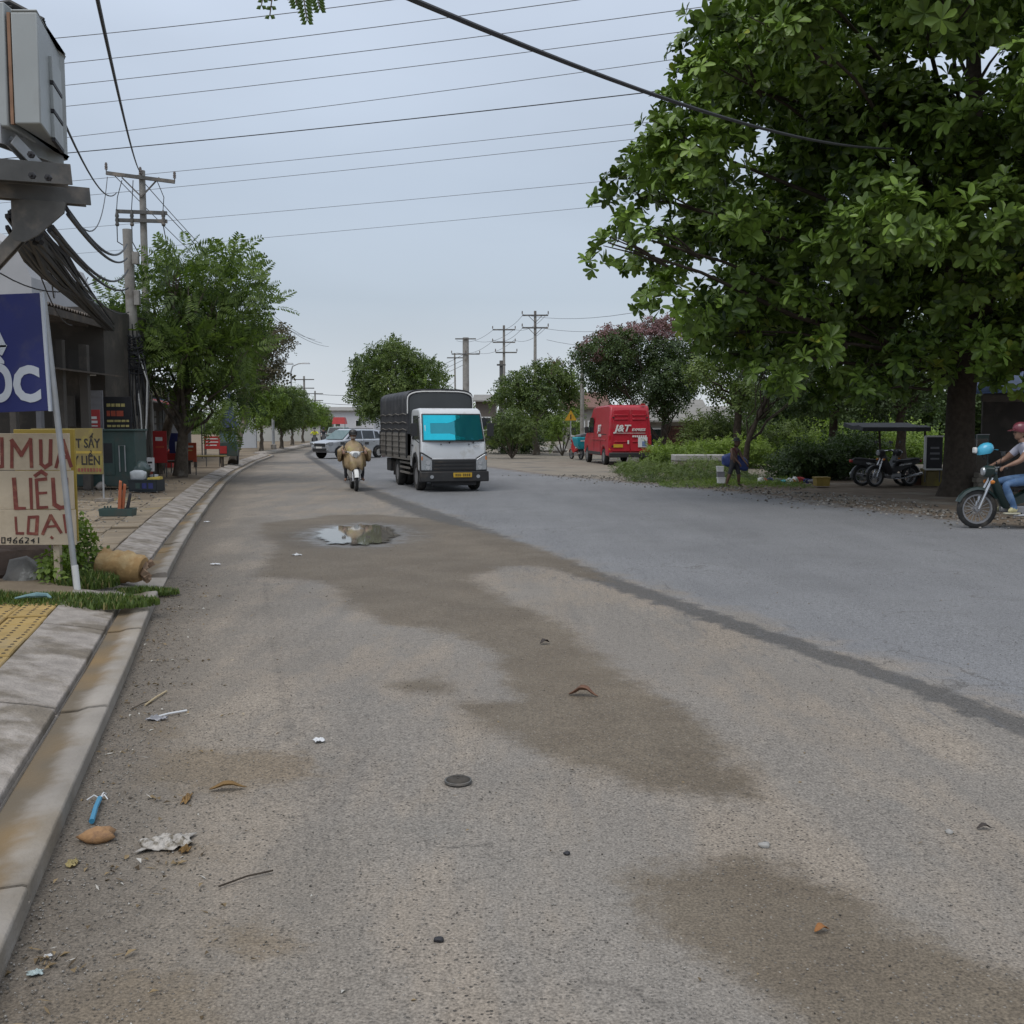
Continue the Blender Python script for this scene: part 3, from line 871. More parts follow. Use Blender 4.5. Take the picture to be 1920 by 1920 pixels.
def scatter(templates, P, M, S, rv, lt=4):
    """Copies of leaf templates at P with frames M and sizes S; rv is each copy's colour value."""
    Vs, Fs, Rs, o = [], [], [], 0
    pick = np.random.randint(0, len(templates), len(P))
    for k, (v, f) in enumerate(templates):
        w = np.where(pick == k)[0]
        if len(w) == 0: continue
        X = np.einsum('nij,vj->nvi', M[w], v) * S[w][:, None, None] + P[w][:, None, :]
        Vs.append(X.reshape(-1, 3))
        Fs.append((f[None] + (np.arange(len(w)) * len(v))[:, None, None]).reshape(-1, 3) + o)
        o += len(w) * len(v)
        leafs = np.random.rand(len(w), max(1, len(f) // lt + 1)) * 0.45 - 0.22
        rr = rv[w][:, None] + np.repeat(leafs, lt, axis=1)[:, :len(f)]
        Rs.append(np.clip(rr, 0, 1).ravel())
    return np.concatenate(Vs), np.concatenate(Fs), np.concatenate(Rs)
def clump_points(clumps, per, shell=0.55, flat=0.75, up=0.35):
    """Leaf places through clumps (centre, radius): points, growth directions, brightness."""
    P, Dr, Rv = [], [], []
    for c, r in clumps:
        n = max(3, int(per * r * r))
        d = np.random.normal(size=(n, 3)); d /= np.linalg.norm(d, axis=1, keepdims=True)
        rad = r * (shell + (1 - shell) * np.random.rand(n) ** 0.7) * np.random.uniform(0.85, 1.15, n)
        p = np.array(c) + d * rad[:, None] * np.array((1, 1, flat))
        P.append(p)
        g = d + np.array((0, 0, up)) + np.random.normal(size=(n, 3)) * 0.25
        Dr.append(g)
        Rv.append(np.clip(0.42 + random.uniform(-.16, .18) + np.random.normal(size=n) * 0.13, 0, 1))
    return np.concatenate(P), np.concatenate(Dr), np.concatenate(Rv)

def limb_path(a, b, wob, n=6, liftz=0.0):
    a, b = Vector(a), Vector(b)
    out = []
    for i in range(n + 1):
        t = i / n
        p = a.lerp(b, t)
        k = math.sin(math.pi * t)
        out.append(p + Vector((random.uniform(-wob, wob) * k, random.uniform(-wob, wob) * k, liftz * k)))
    return out
def make_tree(name, label, cat, base, fork, clumps, trunk_r, leafm, templates, per, size=(0.8, 1.25), bark=None, group=None, limbs=8,
              shell=0.55, flat=0.75, up=0.35, extra=None, align='Z', trunk_path=None, crown_name='crown'):
    """A tapered trunk, limbs to the clumps, and a crown of real leaves."""
    base = Vector(base); fork = Vector(fork)
    root = empty(name, base, 0, label, cat, group)
    bark = bark or m_bark
    tb = MB()
    path = trunk_path or limb_path(base, fork, trunk_r * 0.5, 7)
    k = len(path)
    tb.tube([p - base for p in path], [trunk_r * (1.35 if i == 0 else 1.08 - 0.5 * i / (k - 1)) for i in range(k)], n=10)
    tb.build('trunk', bark, root, smooth=60)
    cl = sorted(clumps, key=lambda c: -c[1])
    lb = MB()
    for c, r in cl[:limbs * 3]:
        st = path[random.randint(max(1, k - 3), k - 1)]
        rr = trunk_r * random.uniform(0.25, 0.45)
        pp = limb_path(st, c, 0.25, 6, liftz=-0.1)
        lb.tube([p - base for p in pp], [rr * (1 - 0.8 * i / 6) for i in range(7)], n=6)
        for _ in range(3):
            q = Vector(c) + Vector((random.uniform(-1, 1), random.uniform(-1, 1), random.uniform(-.6, .8))) * r * 0.8
            lb.tube([pp[4] - base, (pp[4] + q) / 2 + Vector((0, 0, .1)) - base, q - base], [rr * .4, rr * .28, rr * .1], n=5)
    tag(lb.build('limbs', bark, root, smooth=60), kind='stuff')
    P, Dr, Rv = clump_points([(np.array(c), r) for c, r in clumps], per, shell, flat, up)
    if align == 'X':      # the leaf lies along its growth direction
        M = frames(Dr, np.random.rand(len(P)) * 6.28)
        M = np.stack([M[:, :, 2], M[:, :, 1], -M[:, :, 0]], 2)
        flip = M[:, 2, 2] < 0
        M[flip, :, 1] *= -1; M[flip, :, 2] *= -1
    else:
        M = frames(Dr, np.random.rand(len(P)) * 6.28)
    S = np.random.uniform(size[0], size[1], len(P))
    V, Fc, Rr = scatter(templates, P - np.array(base), M, S, Rv)
    cr_ = np_mesh(crown_name, V, Fc, leafm, root, rnd=Rr)
    tag(cr_, kind='stuff')
    if extra:
        em, eclumps, eper, ename = extra
        P, Dr, Rv = clump_points([(np.array(c), r) for c, r in eclumps], eper, 0.7, flat, 0.6)
        M = frames(Dr, np.random.rand(len(P)) * 6.28)
        V, Fc, Rr = scatter(templates, P - np.array(base), M, np.random.uniform(size[0], size[1], len(P)) * 0.8, Rv)
        tag(np_mesh(ename, V, Fc, em, root, rnd=Rr), kind='stuff')
    return root
def px_clumps(lst, y, depth, m_per=None):
    """Clumps laid where sight lines (px, py, radius px) meet the tree's own depth range."""
    out = []
    for px, py, r in lst:
        for k in range(2):
            yy = y + random.uniform(-depth, depth)
            c = D(px + random.uniform(-.2, .2) * r, py + random.uniform(-.2, .2) * r, yy)
            out.append((c, r / F * y * random.uniform(0.85, 1.1)))
    return out

# ---------------------------------------------------------------- the big tropical almond on the right
T_ros = [rosette(9, seed=i) for i in range(4)] + [rosette(7, seed=9)]
random.seed(21); np.random.seed(21)
AB = G(1797, 928, 0.02)
prof_z = [2.6, 2.95, 3.6, 4.2, 5.1, 5.6, 6.3, 7.1, 8.45, 9.5, 11, 11.7, 14, 16]
prof_x = [7.4, 6.6, 5.2, 4.0, 3.3, 2.1, 2.9, 2.2, 2.9, 3.3, 3.8, 4.6, 6.4, 9.0]
ac = []
# lobes that draw the left outline
for px, py, r in [(1345, 30, 50), (1300, 95, 48), (1285, 150, 42), (1262, 205, 45), (1235, 255, 45), (1195, 300, 38), (1165, 345, 30), (1135, 368, 24), (1215, 365, 42), (1180, 410, 30),
                  (1140, 455, 28), (1120, 492, 22), (1165, 500, 22), (1215, 450, 40), (1255, 500, 40), (1220, 560, 30), (1262, 570, 34), (1300, 605, 34), (1330, 560, 46), (1290, 440, 50), (1310, 330, 55), (1335, 230, 55), (1350, 130, 55),
                  (1720, 640, 42), (1780, 655, 40), (1845, 650, 44), (1905, 640, 46), (1750, 700, 32), (1690, 690, 36), (1875, 690, 28), (1630, 735, 30), (1560, 745, 28), (1250, 540, 40), (1285, 600, 36), (1320, 632, 30), (1375, 665, 36), (1430, 705, 32), (1480, 725, 36), (1550, 725, 40), (1620, 720, 40), (1690, 715, 38), (1350, 585, 46), (1450, 560, 56), (1500, 640, 46), (1580, 680, 44), (1660, 690, 44), (1170, 440, 30), (1200, 500, 30), (1500, 560, 50), (1560, 590, 50), (1620, 640, 46), (1700, 660, 40), (1850, 640, 46), (1640, 560, 50), (1340, 645, 30), (1385, 620, 42), (1420, 670, 34), (1390, 540, 50), (1450, 610, 46), (1480, 690, 34), (1540, 650, 44), (1400, 420, 60)]:
    y_ = random.uniform(21, 26)
    ac.append((D(px, py, y_), r / F * y_ * 1.05))
tries = 0
while len(ac) < 300 and tries < 20000:
    tries += 1
    d = np.random.normal(size=3); d /= np.linalg.norm(d)
    rr = random.uniform(0.45, 0.98)
    c = Vector((AB.x + d[0] * 9.4 * rr, 25 + d[1] * 8.6 * rr, 8.6 + d[2] * 7.0 * rr))
    r = random.uniform(0.75, 1.35)
    scale = 24 / c.y
    xe = np.interp((c.z - 1.7) * scale + 1.7, prof_z, prof_x)
    if c.x * scale - r * 0.8 < xe: continue
    if c.z < 3.1 + 0.06 * abs(c.x - AB.x): continue
    if c.y < 15.5 or c.x / c.y > 0.95: continue
    ac.append((c, r))
almond = empty('almond_tree', AB, 0, 'huge dark tropical almond tree with leaf rosettes overhanging the right side of the road', 'tree')
tb = MB()
tp = [(0, 0, -0.1), (0.02, 0, 0.35), (0.0, 0.05, 1.2), (-0.02, 0.0, 2.4), (0.05, -0.05, 3.8), (0.0, 0.0, 5.6), (0.1, 0.0, 8.0), (0.0, 0.1, 11.0), (0.1, 0, 13.5)]
tb.tube(tp, [0.56, 0.42, 0.35, 0.33, 0.34, 0.30, 0.24, 0.15, 0.07], n=14)
tb.build('trunk', m_bark_dark, almond, smooth=60)
for c, r in sorted(ac, key=lambda q: random.random())[:70]:
    z0 = min(max(2.9, c.z - random.uniform(0.8, 2.8)), 11)
    st = Vector((0, 0, z0))
    e = Vector(c) - AB
    lb = MB()
    q = st.lerp(e, 0.5) + Vector((random.uniform(-.3, .3), random.uniform(-.3, .3), random.uniform(-.2, .3)))
    r0 = 0.024 + 0.0045 * (e - st).length
    lb.tube([st, st.lerp(q, .5) + Vector((0, 0, .12)), q, q.lerp(e, .55) + Vector((random.uniform(-.15, .15), 0, .1)), e], [r0 * 1.5, r0 * 1.1, r0 * .8, r0 * .5, r0 * .22], n=7)
    for _ in range(3):
        t = e + Vector((random.uniform(-1, 1), random.uniform(-1, 1), random.uniform(-.3, .6))) * r
        lb.tube([q.lerp(e, .7), (q.lerp(e, .7) + t) / 2 + Vector((0, 0, .05)), t], [r0 * .4, r0 * .3, r0 * .12], n=5)
    lb.build('limb', m_bark_dark, almond, smooth=60)
P, Dr, Rv = clump_points([(np.array(c), r) for c, r in ac], 56, 0.30, 0.72, 0.75)
M = frames(Dr, np.random.rand(len(P)) * 6.28)
S = np.random.uniform(0.82, 1.25, len(P))
# the 300 rosettes nearest the camera are pieces of their own
proj = P[:, 1]
infr = (np.abs(P[:, 0] / P[:, 1]) < 0.5) & ((P[:, 2] - 1.7) / P[:, 1] < 0.40)
order = np.argsort(np.where(infr, np.linalg.norm(P - np.array((0, 0, 1.7)), axis=1), 1e6))
near, rest = order[:300], order[300:]
V, Fc, Rr = scatter(T_ros, P[rest] - np.array(AB), M[rest], S[rest], Rv[rest], 6)
tag(np_mesh('crown', V, Fc, LM_almond, almond, rnd=Rr), kind='stuff')
ros_me = []
for k in range(5):
    v, f = T_ros[k]
    o = np_mesh('leaf_cluster', v, f, LM_almond, None, rnd=np.clip(np.repeat(np.random.rand(len(f) // 6 + 1) * .5 + .12 + .07 * k, 6)[:len(f)], 0, 1))
    ros_me.append(o.data); bpy.data.objects.remove(o)
for i in near:
    o = bpy.data.objects.new('leaf_cluster', ros_me[int(np.random.randint(5))])
    M4 = Matrix([list(M[i][r_]) + [float(P[i][r_] - AB[r_])] for r_ in range(3)] + [[0, 0, 0, 1]]) @ Matrix.Scale(float(S[i]), 4)
    o.parent = almond
    o.matrix_basis = M4
    col.objects.link(o)

# ---------------------------------------------------------------- feathery street trees on the left
T_fr = [frond(9, 0.62, seed=i) for i in range(4)]
T_sp = [spray(8, 0.5, seed=i) for i in range(4)]
T_big = [spray(12, 0.75, 0.155, 0.095, seed=i + 10) for i in range(4)]
random.seed(5); np.random.seed(5)
FB = G(338, 893, PZ)
lst = [(x_, y_, r_) for x_, y_, r_ in [(280, 560, 38), (250, 600, 36), (225, 570, 26), (215, 610, 26), (320, 510, 36), (352, 490, 26), (350, 540, 44), (400, 520, 40), (432, 500, 28), (425, 478, 18), (445, 530, 32), (470, 570, 32), (492, 590, 22), (505, 575, 14), (450, 600, 46), (400, 590, 50), (340, 600, 52), (290, 630, 46), (250, 650, 32), (300, 690, 40), (350, 670, 50), (410, 660, 50), (460, 650, 38), (430, 710, 40), (380, 730, 40), (330, 740, 30), (450, 740, 26), (400, 775, 32), (430, 790, 22), (360, 785, 22), (355, 470, 12), (428, 468, 9)] if y_ < 725 or x_ > 395]
make_tree('feathery_tree', 'leafy street tree with drooping feathery fronds beside the concrete utility pole', 'tree', FB, D(352, 690, FB.y), px_clumps(lst, FB.y, 1.8), 0.17, LM_feather, T_fr, 74, (0.75, 1.2),
          up=0.1, align='X', shell=0.35, flat=0.85, trunk_path=[FB, D(343, 820, FB.y), D(345, 740, FB.y), D(352, 680, FB.y)], limbs=9)
FB2 = G(292, 888, PZ)
make_tree('leaning_tree', 'slim tree leaning right with a grey painted trunk behind the utility pole', 'tree', FB2, D(372, 640, FB2.y), px_clumps([(360, 640, 40), (390, 600, 40), (420, 620, 34), (330, 560, 34)], FB2.y, 1.2), 0.16, LM_feather, T_fr, 45, (0.8, 1.3),
          up=0.1, align='X', trunk_path=[FB2, D(307, 830, FB2.y), D(322, 770, FB2.y), D(342, 700, FB2.y), D(372, 640, FB2.y)], limbs=4)
y = 47.0
make_tree('browned_tree', 'street tree with brownish seed pods behind the feathery tree', 'tree', G(437, 869, PZ), D(470, 740, y), px_clumps([(510, 640, 30), (525, 630, 22), (535, 650, 16), (500, 680, 34), (480, 710, 30), (515, 700, 18), (460, 690, 40), (455, 740, 26), (470, 650, 40)], y, 1.6), 0.17, LM_brown, T_sp, 75, (0.9, 1.5), limbs=4,
          extra=(LM_round, px_clumps([(480, 650, 40), (470, 700, 40), (500, 720, 26), (430, 720, 38), (450, 765, 28), (425, 680, 38), (415, 760, 26)], y, 1.6), 60, 'green_leaves'))
# the clipped row down the left pavement
row = [(490, 66, 56, 784), (528, 73, 52, 786), (548, 86, 46, 788), (568, 100, 38, 790), (586, 118, 30, 790), (600, 140, 24, 791), (613, 175, 18, 792)]
labs = ['nearest rounded tree of the clipped row on the left pavement', 'second rounded tree of the clipped row, behind the street lamp pole', 'third rounded tree of the clipped row on the left pavement', 'fourth rounded tree of the clipped row on the left pavement',
        'fifth rounded tree of the clipped row on the left pavement', 'sixth small tree of the clipped row far down the road', 'farthest small tree of the clipped row down the road']
for (px, y, r, py), lb_ in zip(row, labs):
    b = D(px, HOR + CAM_H * F / y, y); b.z = PZ - 0.02
    c0 = r / F * y
    top = {66: 722, 73: 716, 86: 722, 100: 738, 118: 752, 140: 766, 175: 778}[y]
    cl = []
    for _ in range(13):
        a = random.uniform(0, 6.28); q = random.uniform(0.1, 1)
        cl.append((D(px + math.cos(a) * r * q * 0.95, (top + py) / 2 + 8 + random.uniform(-1, 1) * (py - top) * 0.55 * (1.15 - q), y + math.sin(a) * c0 * q), c0 * random.uniform(0.38, 0.55)))
    make_tree('row_tree', lb_, 'tree', b, D(px, py + 12, y), cl, 0.13, LM_fresh if y in (66, 100) else LM_round, T_sp if y < 90 else T_big, 130 if y < 90 else 60, (0.9, 1.5), group='clipped row of trees on the left pavement', limbs=3)

# ---------------------------------------------------------------- trees beyond the truck and on the right
y = 74.0
b = D(752, HOR + CAM_H * F / y, y); b.z = 0
make_tree('round_tree', 'big rounded green tree standing behind the covered truck', 'tree', b, D(748, 760, y), px_clumps([(745, 665, 26), (715, 670, 26), (690, 690, 24), (672, 695, 14), (775, 680, 26), (805, 690, 22), (822, 705, 14), (830, 722, 10), (690, 725, 30), (675, 740, 18), (730, 720, 40), (780, 730, 36), (815, 735, 20), (700, 765, 28), (745, 765, 34), (790, 765, 26), (685, 775, 14), (740, 648, 12)], y, 3.0), 0.25, LM_round, T_big, 85, (0.9, 1.4), limbs=6,
          extra=(LM_fresh, px_clumps([(790, 700, 22), (770, 690, 22), (800, 735, 18), (720, 680, 18)], y - 1.5, 1.5), 40, 'young_leaves'))
y = 62.0
b = D(1005, HOR + CAM_H * F / y, y); b.z = 0
make_tree('verge_tree', 'wide dark green tree right of the truck beneath the utility poles', 'tree', b, D(1005, 770, y), px_clumps([(1000, 705, 22), (970, 715, 22), (945, 725, 16), (1030, 700, 24), (1060, 705, 22), (1075, 725, 18), (1050, 735, 28), (1010, 740, 32), (970, 745, 26), (945, 750, 18), (1070, 755, 18), (1030, 765, 20), (990, 770, 20), (1015, 690, 12)], y, 2.4), 0.2, LM_round, T_big, 85, (0.8, 1.3), limbs=5,
          extra=(LM_pink, px_clumps([(1025, 685, 14), (1045, 690, 12)], y, 1), 18, 'faded_blossom'))
y = 57.0
def bush(name, label, lst, y, m, per=30, T=None, size=(0.6, 1.0), cat='bush', depth=0.9, zb=0.0, group=None):
    cl = px_clumps(lst, y, depth)
    pxm = sum(q[0] for q in lst) / len(lst)
    b = D(pxm, 810, y); b.z = zb
    T = T or T_sp
    root = empty(name, b, 0, label, cat, group)
    st = MB()
    for c, r in cl:
        st.tube([(0, 0, -.02), (Vector(c) - b) * 0.5 + Vector((0, 0, .1)), Vector(c) - b], [0.03, 0.02, 0.006], n=5)
    st.build('stems', m_bark, root)['kind'] = 'stuff'
    P, Dr, Rv = clump_points([(np.array(c), r) for c, r in cl], per, 0.4, 0.8, 0.4)
    keep = P[:, 2] > zb
    P, Dr, Rv = P[keep], Dr[keep], Rv[keep]
    M = frames(Dr, np.random.rand(len(P)) * 6.28)
    V, Fc, Rr = scatter(T, P - np.array(b), M, np.random.uniform(size[0], size[1], len(P)), Rv)
    tag(np_mesh('foliage', V, Fc, m, root, rnd=Rr), kind='stuff')
    return root
bush('roadside_bush', 'dense rounded bush just right of the white truck cab', [(935, 790, 26), (960, 785, 28), (985, 800, 24), (950, 812, 26), (975, 820, 22), (925, 815, 20), (990, 822, 14)], 55.0, LM_round, 130, T_big, (0.4, 0.7))
bush('roadside_bush', 'light green bush behind the blue delivery box of the parked scooter', [(1040, 800, 18), (1060, 790, 20), (1045, 815, 16), (1075, 800, 16), (1030, 825, 12), (1080, 780, 14)], 60.0, LM_fresh, 130, T_big, (0.4, 0.7))
# crape myrtle with faded pink blossom behind the van
y = 52.0
b = D(1243, HOR + CAM_H * F / y, y); b.z = 0
gl = [(1120, 680, 30), (1100, 665, 20), (1085, 668, 14), (1140, 650, 30), (1180, 650, 34), (1150, 700, 36), (1110, 715, 24), (1200, 690, 40), (1240, 660, 36), (1280, 660, 32), (1250, 700, 40), (1300, 690, 30), (1220, 730, 34), (1170, 730, 24), (1265, 740, 28), (1140, 735, 20), (1240, 760, 22), (1290, 725, 24)]
pk = [(1110, 645, 16), (1140, 628, 18), (1165, 632, 18), (1195, 620, 20), (1225, 610, 22), (1255, 608, 20), (1285, 618, 18), (1310, 628, 16), (1240, 625, 22), (1180, 640, 18), (1125, 665, 14), (1090, 660, 12), (1320, 640, 12)]
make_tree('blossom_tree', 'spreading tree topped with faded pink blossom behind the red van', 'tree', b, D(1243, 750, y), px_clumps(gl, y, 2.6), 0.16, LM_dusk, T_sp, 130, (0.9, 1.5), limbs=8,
          extra=(LM_pink, px_clumps(pk, y, 2.4), 210, 'blossom'), trunk_path=[b, D(1243, 830, y), D(1245, 790, y), D(1243, 750, y)])
# thin leaning tree and dark trees deep in the shade
y = 36.0
b = D(1395, HOR + CAM_H * F / y, y); b.z = 0
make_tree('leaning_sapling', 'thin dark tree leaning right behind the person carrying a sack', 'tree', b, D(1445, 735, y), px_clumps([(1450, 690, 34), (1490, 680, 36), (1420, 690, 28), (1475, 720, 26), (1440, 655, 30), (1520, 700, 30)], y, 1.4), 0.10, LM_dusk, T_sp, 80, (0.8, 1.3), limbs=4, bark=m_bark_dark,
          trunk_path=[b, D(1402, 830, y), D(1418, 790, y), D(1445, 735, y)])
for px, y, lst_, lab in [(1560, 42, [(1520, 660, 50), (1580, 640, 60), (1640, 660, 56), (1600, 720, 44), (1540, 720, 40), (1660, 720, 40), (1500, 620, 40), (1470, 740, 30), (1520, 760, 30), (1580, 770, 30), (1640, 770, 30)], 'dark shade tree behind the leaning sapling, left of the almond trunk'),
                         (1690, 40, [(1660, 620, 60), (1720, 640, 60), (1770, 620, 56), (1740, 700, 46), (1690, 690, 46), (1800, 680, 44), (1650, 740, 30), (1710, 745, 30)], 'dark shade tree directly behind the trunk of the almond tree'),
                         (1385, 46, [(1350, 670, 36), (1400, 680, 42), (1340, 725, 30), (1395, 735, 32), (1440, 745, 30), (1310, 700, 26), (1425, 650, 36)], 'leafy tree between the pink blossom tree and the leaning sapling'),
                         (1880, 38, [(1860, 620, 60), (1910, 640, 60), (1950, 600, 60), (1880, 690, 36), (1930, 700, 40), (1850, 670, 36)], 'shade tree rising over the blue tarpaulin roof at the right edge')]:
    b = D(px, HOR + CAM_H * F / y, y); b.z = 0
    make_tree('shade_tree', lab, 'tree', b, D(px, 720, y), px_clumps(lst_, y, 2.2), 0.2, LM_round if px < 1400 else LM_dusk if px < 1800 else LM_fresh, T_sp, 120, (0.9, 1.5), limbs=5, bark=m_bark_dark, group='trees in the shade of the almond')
# ================================================================== left side: poles, wires, signs, shops
m_pole = mat('pole_concrete', (0.30, 0.285, 0.26), rough=0.9, var=0.18, scale=5, c2=(0.20, 0.18, 0.155), c2amt=0.5, c2scale=1.5, bump=0.25, bscale=30)
m_galv = mat('galvanised_steel', (0.40, 0.41, 0.42), rough=0.5, metal=0.55, var=0.15, scale=8, c2=(0.30, 0.29, 0.27), c2amt=0.35)
m_steel = mat('weathered_steel', (0.12, 0.118, 0.112), rough=0.65, metal=0.3, var=0.2, scale=7, c2=(0.23, 0.20, 0.17), c2amt=0.4)
m_cab = mat('cabinet_paint', (0.36, 0.385, 0.385), rough=0.45, var=0.08, scale=2, c2=(0.29, 0.30, 0.295), c2amt=0.4, c2scale=1.2)
m_black = mat('black_rubber', (0.018, 0.018, 0.020), rough=0.6, var=0.2)
m_cable = mat('cable_black', (0.028, 0.029, 0.033), rough=0.6, var=0.2)
m_wire = mat('bare_wire', (0.12, 0.125, 0.135), rough=0.55, metal=0.3, var=0.1)
m_porc = mat('insulator', (0.16, 0.13, 0.115), rough=0.35, var=0.1)
m_white = mat('white_paint', (0.72, 0.72, 0.70), rough=0.5, var=0.06, scale=4)
m_paper = mat('paper', (0.68, 0.69, 0.70), rough=0.8, var=0.08)
m_red = mat('red_paint', (0.42, 0.035, 0.035), rough=0.55, var=0.12, scale=4)
m_orange = mat('orange_red', (0.50, 0.095, 0.045), rough=0.6, var=0.12)
m_blue = mat('navy_sign', (0.022, 0.030, 0.155), rough=0.5, var=0.14, scale=2, c2=(0.045, 0.05, 0.15), c2amt=0.4, c2scale=3.5)
m_letter = mat('sign_letter', (0.56, 0.60, 0.66), rough=0.6, var=0.05)
m_yellow = mat('yellow_paint', (0.38, 0.275, 0.05), rough=0.6, var=0.12, scale=4)
m_ochre = mat('ochre_sign', (0.21, 0.165, 0.062), rough=0.65, var=0.14, scale=3, c2=(0.27, 0.225, 0.05), c2amt=0.5, c2scale=3)
m_ink = mat('black_ink', (0.02, 0.018, 0.018), rough=0.7)
m_dgreen = mat('dark_green_metal', (0.040, 0.075, 0.068), rough=0.5, var=0.15, scale=4, c2=(0.06, 0.065, 0.055), c2amt=0.4)
m_shop = mat('shop_wall', (0.082, 0.074, 0.066), rough=0.9, var=0.18, scale=1.4, c2=(0.12, 0.105, 0.09), c2amt=0.4)
m_roof = mat('rusty_roof', (0.085, 0.070, 0.058), rough=0.8, var=0.25, scale=3, c2=(0.13, 0.10, 0.075), c2amt=0.4)
m_grey = mat('grey_panel', (0.20, 0.20, 0.215), rough=0.6, var=0.1)
m_dark = mat('dark_board', (0.022, 0.022, 0.026), rough=0.6, var=0.2)
m_wood = mat('pale_plywood', (0.55, 0.465, 0.345), rough=0.8, var=0.12, scale=3, c2=(0.45, 0.37, 0.265), c2amt=0.4, c2scale=1.6, bump=0.15)
m_brush = mat('brushed_red', (0.215, 0.058, 0.045), rough=0.75, var=0.25, scale=10, c2=(0.33, 0.14, 0.09), c2amt=0.3, c2scale=8)
m_cyan = mat('cyan_plastic', (0.02, 0.36, 0.45), rough=0.4, var=0.08)

# ---------------------------------------------------------------- utility poles
def strut_arm(mb, a, b, w=0.09, h=0.11):
    mb.bar(a, b, w, h)
def insulators(root, pts, h=0.28, r=0.055, name='insulator'):
    for p in pts:
        i = MB()
        i.lathe([(0.02, 0), (0.02, h * .2), (r, h * .25), (r * .7, h * .4), (r, h * .5), (r * .7, h * .65), (r * .9, h * .75), (0.03, h)], n=8, c=p)
        i.build(name, m_porc, root, smooth=True)
def utility_pole(name, label, base, ztop, r0, r1, arms, rz=0.0, mat_=None, group=None, lean=(0, 0), fuses=False):
    root = empty(name, base, rz, label, 'pole', group)
    p = MB()
    p.tube([(0, 0, -0.3), (lean[0] * .5, lean[1] * .5, ztop * .5), (lean[0], lean[1], ztop)], [r0, (r0 + r1) / 2, r1], n=12)
    p.build('shaft', mat_ or m_pole, root, smooth=60)
    for (z, half, off, tilt, brace, ins) in arms:
        a = MB()
        strut_arm(a, (-half + off, -r1 - .05, z + tilt), (half + off, -r1 - .05, z - tilt))
        cross = a.build('crossarm', m_steel, root)
        if brace:
            b = MB()
            b.bar((-half * .55 + off, -r1 - .04, z), (0, -r1 - .02, z - half * .55), .04, .04)
            b.bar((half * .55 + off, -r1 - .04, z), (0, -r1 - .02, z - half * .55), .04, .04)
            b.build('brace', m_steel, root)
        if ins:
            insulators(root, [(-half + off + k * (2 * half) / (ins - 1), -r1 - .05, z + .05 + tilt * (1 - 2 * k / (ins - 1))) for k in range(ins)])
    return root
# double pole by the feathery tree
yB = 34.0
pB = D(283, HOR + CAM_H * F / yB, yB); pB.z = PZ - .02
zt = D(276, 320, yB).z - pB.z
poleB = utility_pole('utility_pole', 'tall concrete utility pole with two crossarms rising above the feathery tree', pB, zt, 0.15, 0.10,
                     [(zt - 0.25, 1.10, 0.0, 0.14, True, 3), (zt - 1.35, 0.82, 0.0, 0.03, False, 0), (zt - 1.62, 0.82, 0.0, 0.02, False, 0)])
for k, x in enumerate((-0.78, -0.30, 0.72)):
    fz = MB()
    fz.lathe([(0.045, 0), (0.07, .04), (0.05, .12), (0.07, .18), (0.05, .27), (0.07, .32), (0.045, .42), (0.03, .5)], n=8, c=(x, -.2, zt - 1.80))
    fz.build('fuse_cutout', m_steel, poleB, smooth=True)
    tail = MB()
    tail.tube([(x, -.22, zt - 1.30), (x + .05, -.25, zt - .9), (x * .75, -.2, zt - .35)], .014, n=5)
    tail.build('dropper_cable', m_cable, poleB)
    tail = MB()
    tail.tube([(x, -.22, zt - 1.80), (x + (.08 if x > 0 else 0), -.22, zt - 2.3), (.05 if x > 0 else x * .3, -.14, zt - 2.65 - .1 * k)], .018, n=5)
    tail.build('dropper_cable', m_cable, poleB)
yA = 29.5
pA = D(264, HOR + CAM_H * F / yA, yA); pA.z = PZ - .02
zA = D(238, 430, yA).z - pA.z
lean = (D(238, 430, yA).x - pA.x, 0)
poleA = empty('cable_pole', pA, 0, 'weathered concrete pole wrapped in hanging cables with a blue and white notice', 'pole')
p = MB(); p.tube([(0, 0, -.3), (lean[0] * .5, 0, zA * .5), (lean[0], 0, zA)], [.20, .165, .125], n=12)
p.build('shaft', m_pole, poleA, smooth=60)
def on_pole(t): return Vector((lean[0] * t, 0, zA * t))
bx = MB(); bx.box(on_pole(.885) + Vector((.24, -.1, 0)), (.17, .14, .34)); bx.build('meter_box', m_pole, poleA, bevel=.01)
bx = MB(); bx.box(on_pole(.73) + Vector((.22, -.1, 0)), (.15, .14, .42)); bx.build('meter_box', m_pole, poleA, bevel=.01)
rg = random.Random(3)
for i in range(26):
    c = MB()
    t0, t1 = rg.uniform(.45, .66), rg.uniform(.12, .42)
    a_ = rg.uniform(2.6, 6.6); rr = rg.uniform(.16, .34)
    o = Vector((math.cos(a_) * rr, math.sin(a_) * rr - .05, 0))
    c.tube([on_pole(t0) + o * .6, on_pole((t0 + t1) / 2) + o * 1.1 + Vector((rg.uniform(-.1, .1), 0, 0)), on_pole(t1) + o * .8], rg.uniform(.010, .022), n=5)
    c.build('hanging_cable', [m_cable, m_grey][i % 9 == 0], poleA)
knot = MB()
for i in range(22):
    a_ = rg.uniform(0, 6.28); z = zA * rg.uniform(.40, .58); rr = rg.uniform(.18, .36)
    ring = [Vector((math.cos(a_ + k * .8) * rr + on_pole(z / zA).x + .05, math.sin(a_ + k * .8) * rr * .6 - .15, z + rg.uniform(-.12, .12))) for k in range(8)]
    knot.tube(ring, rg.uniform(.012, .025), n=5)
tag(knot.build('cable_coils', m_cable, poleA), kind='stuff')
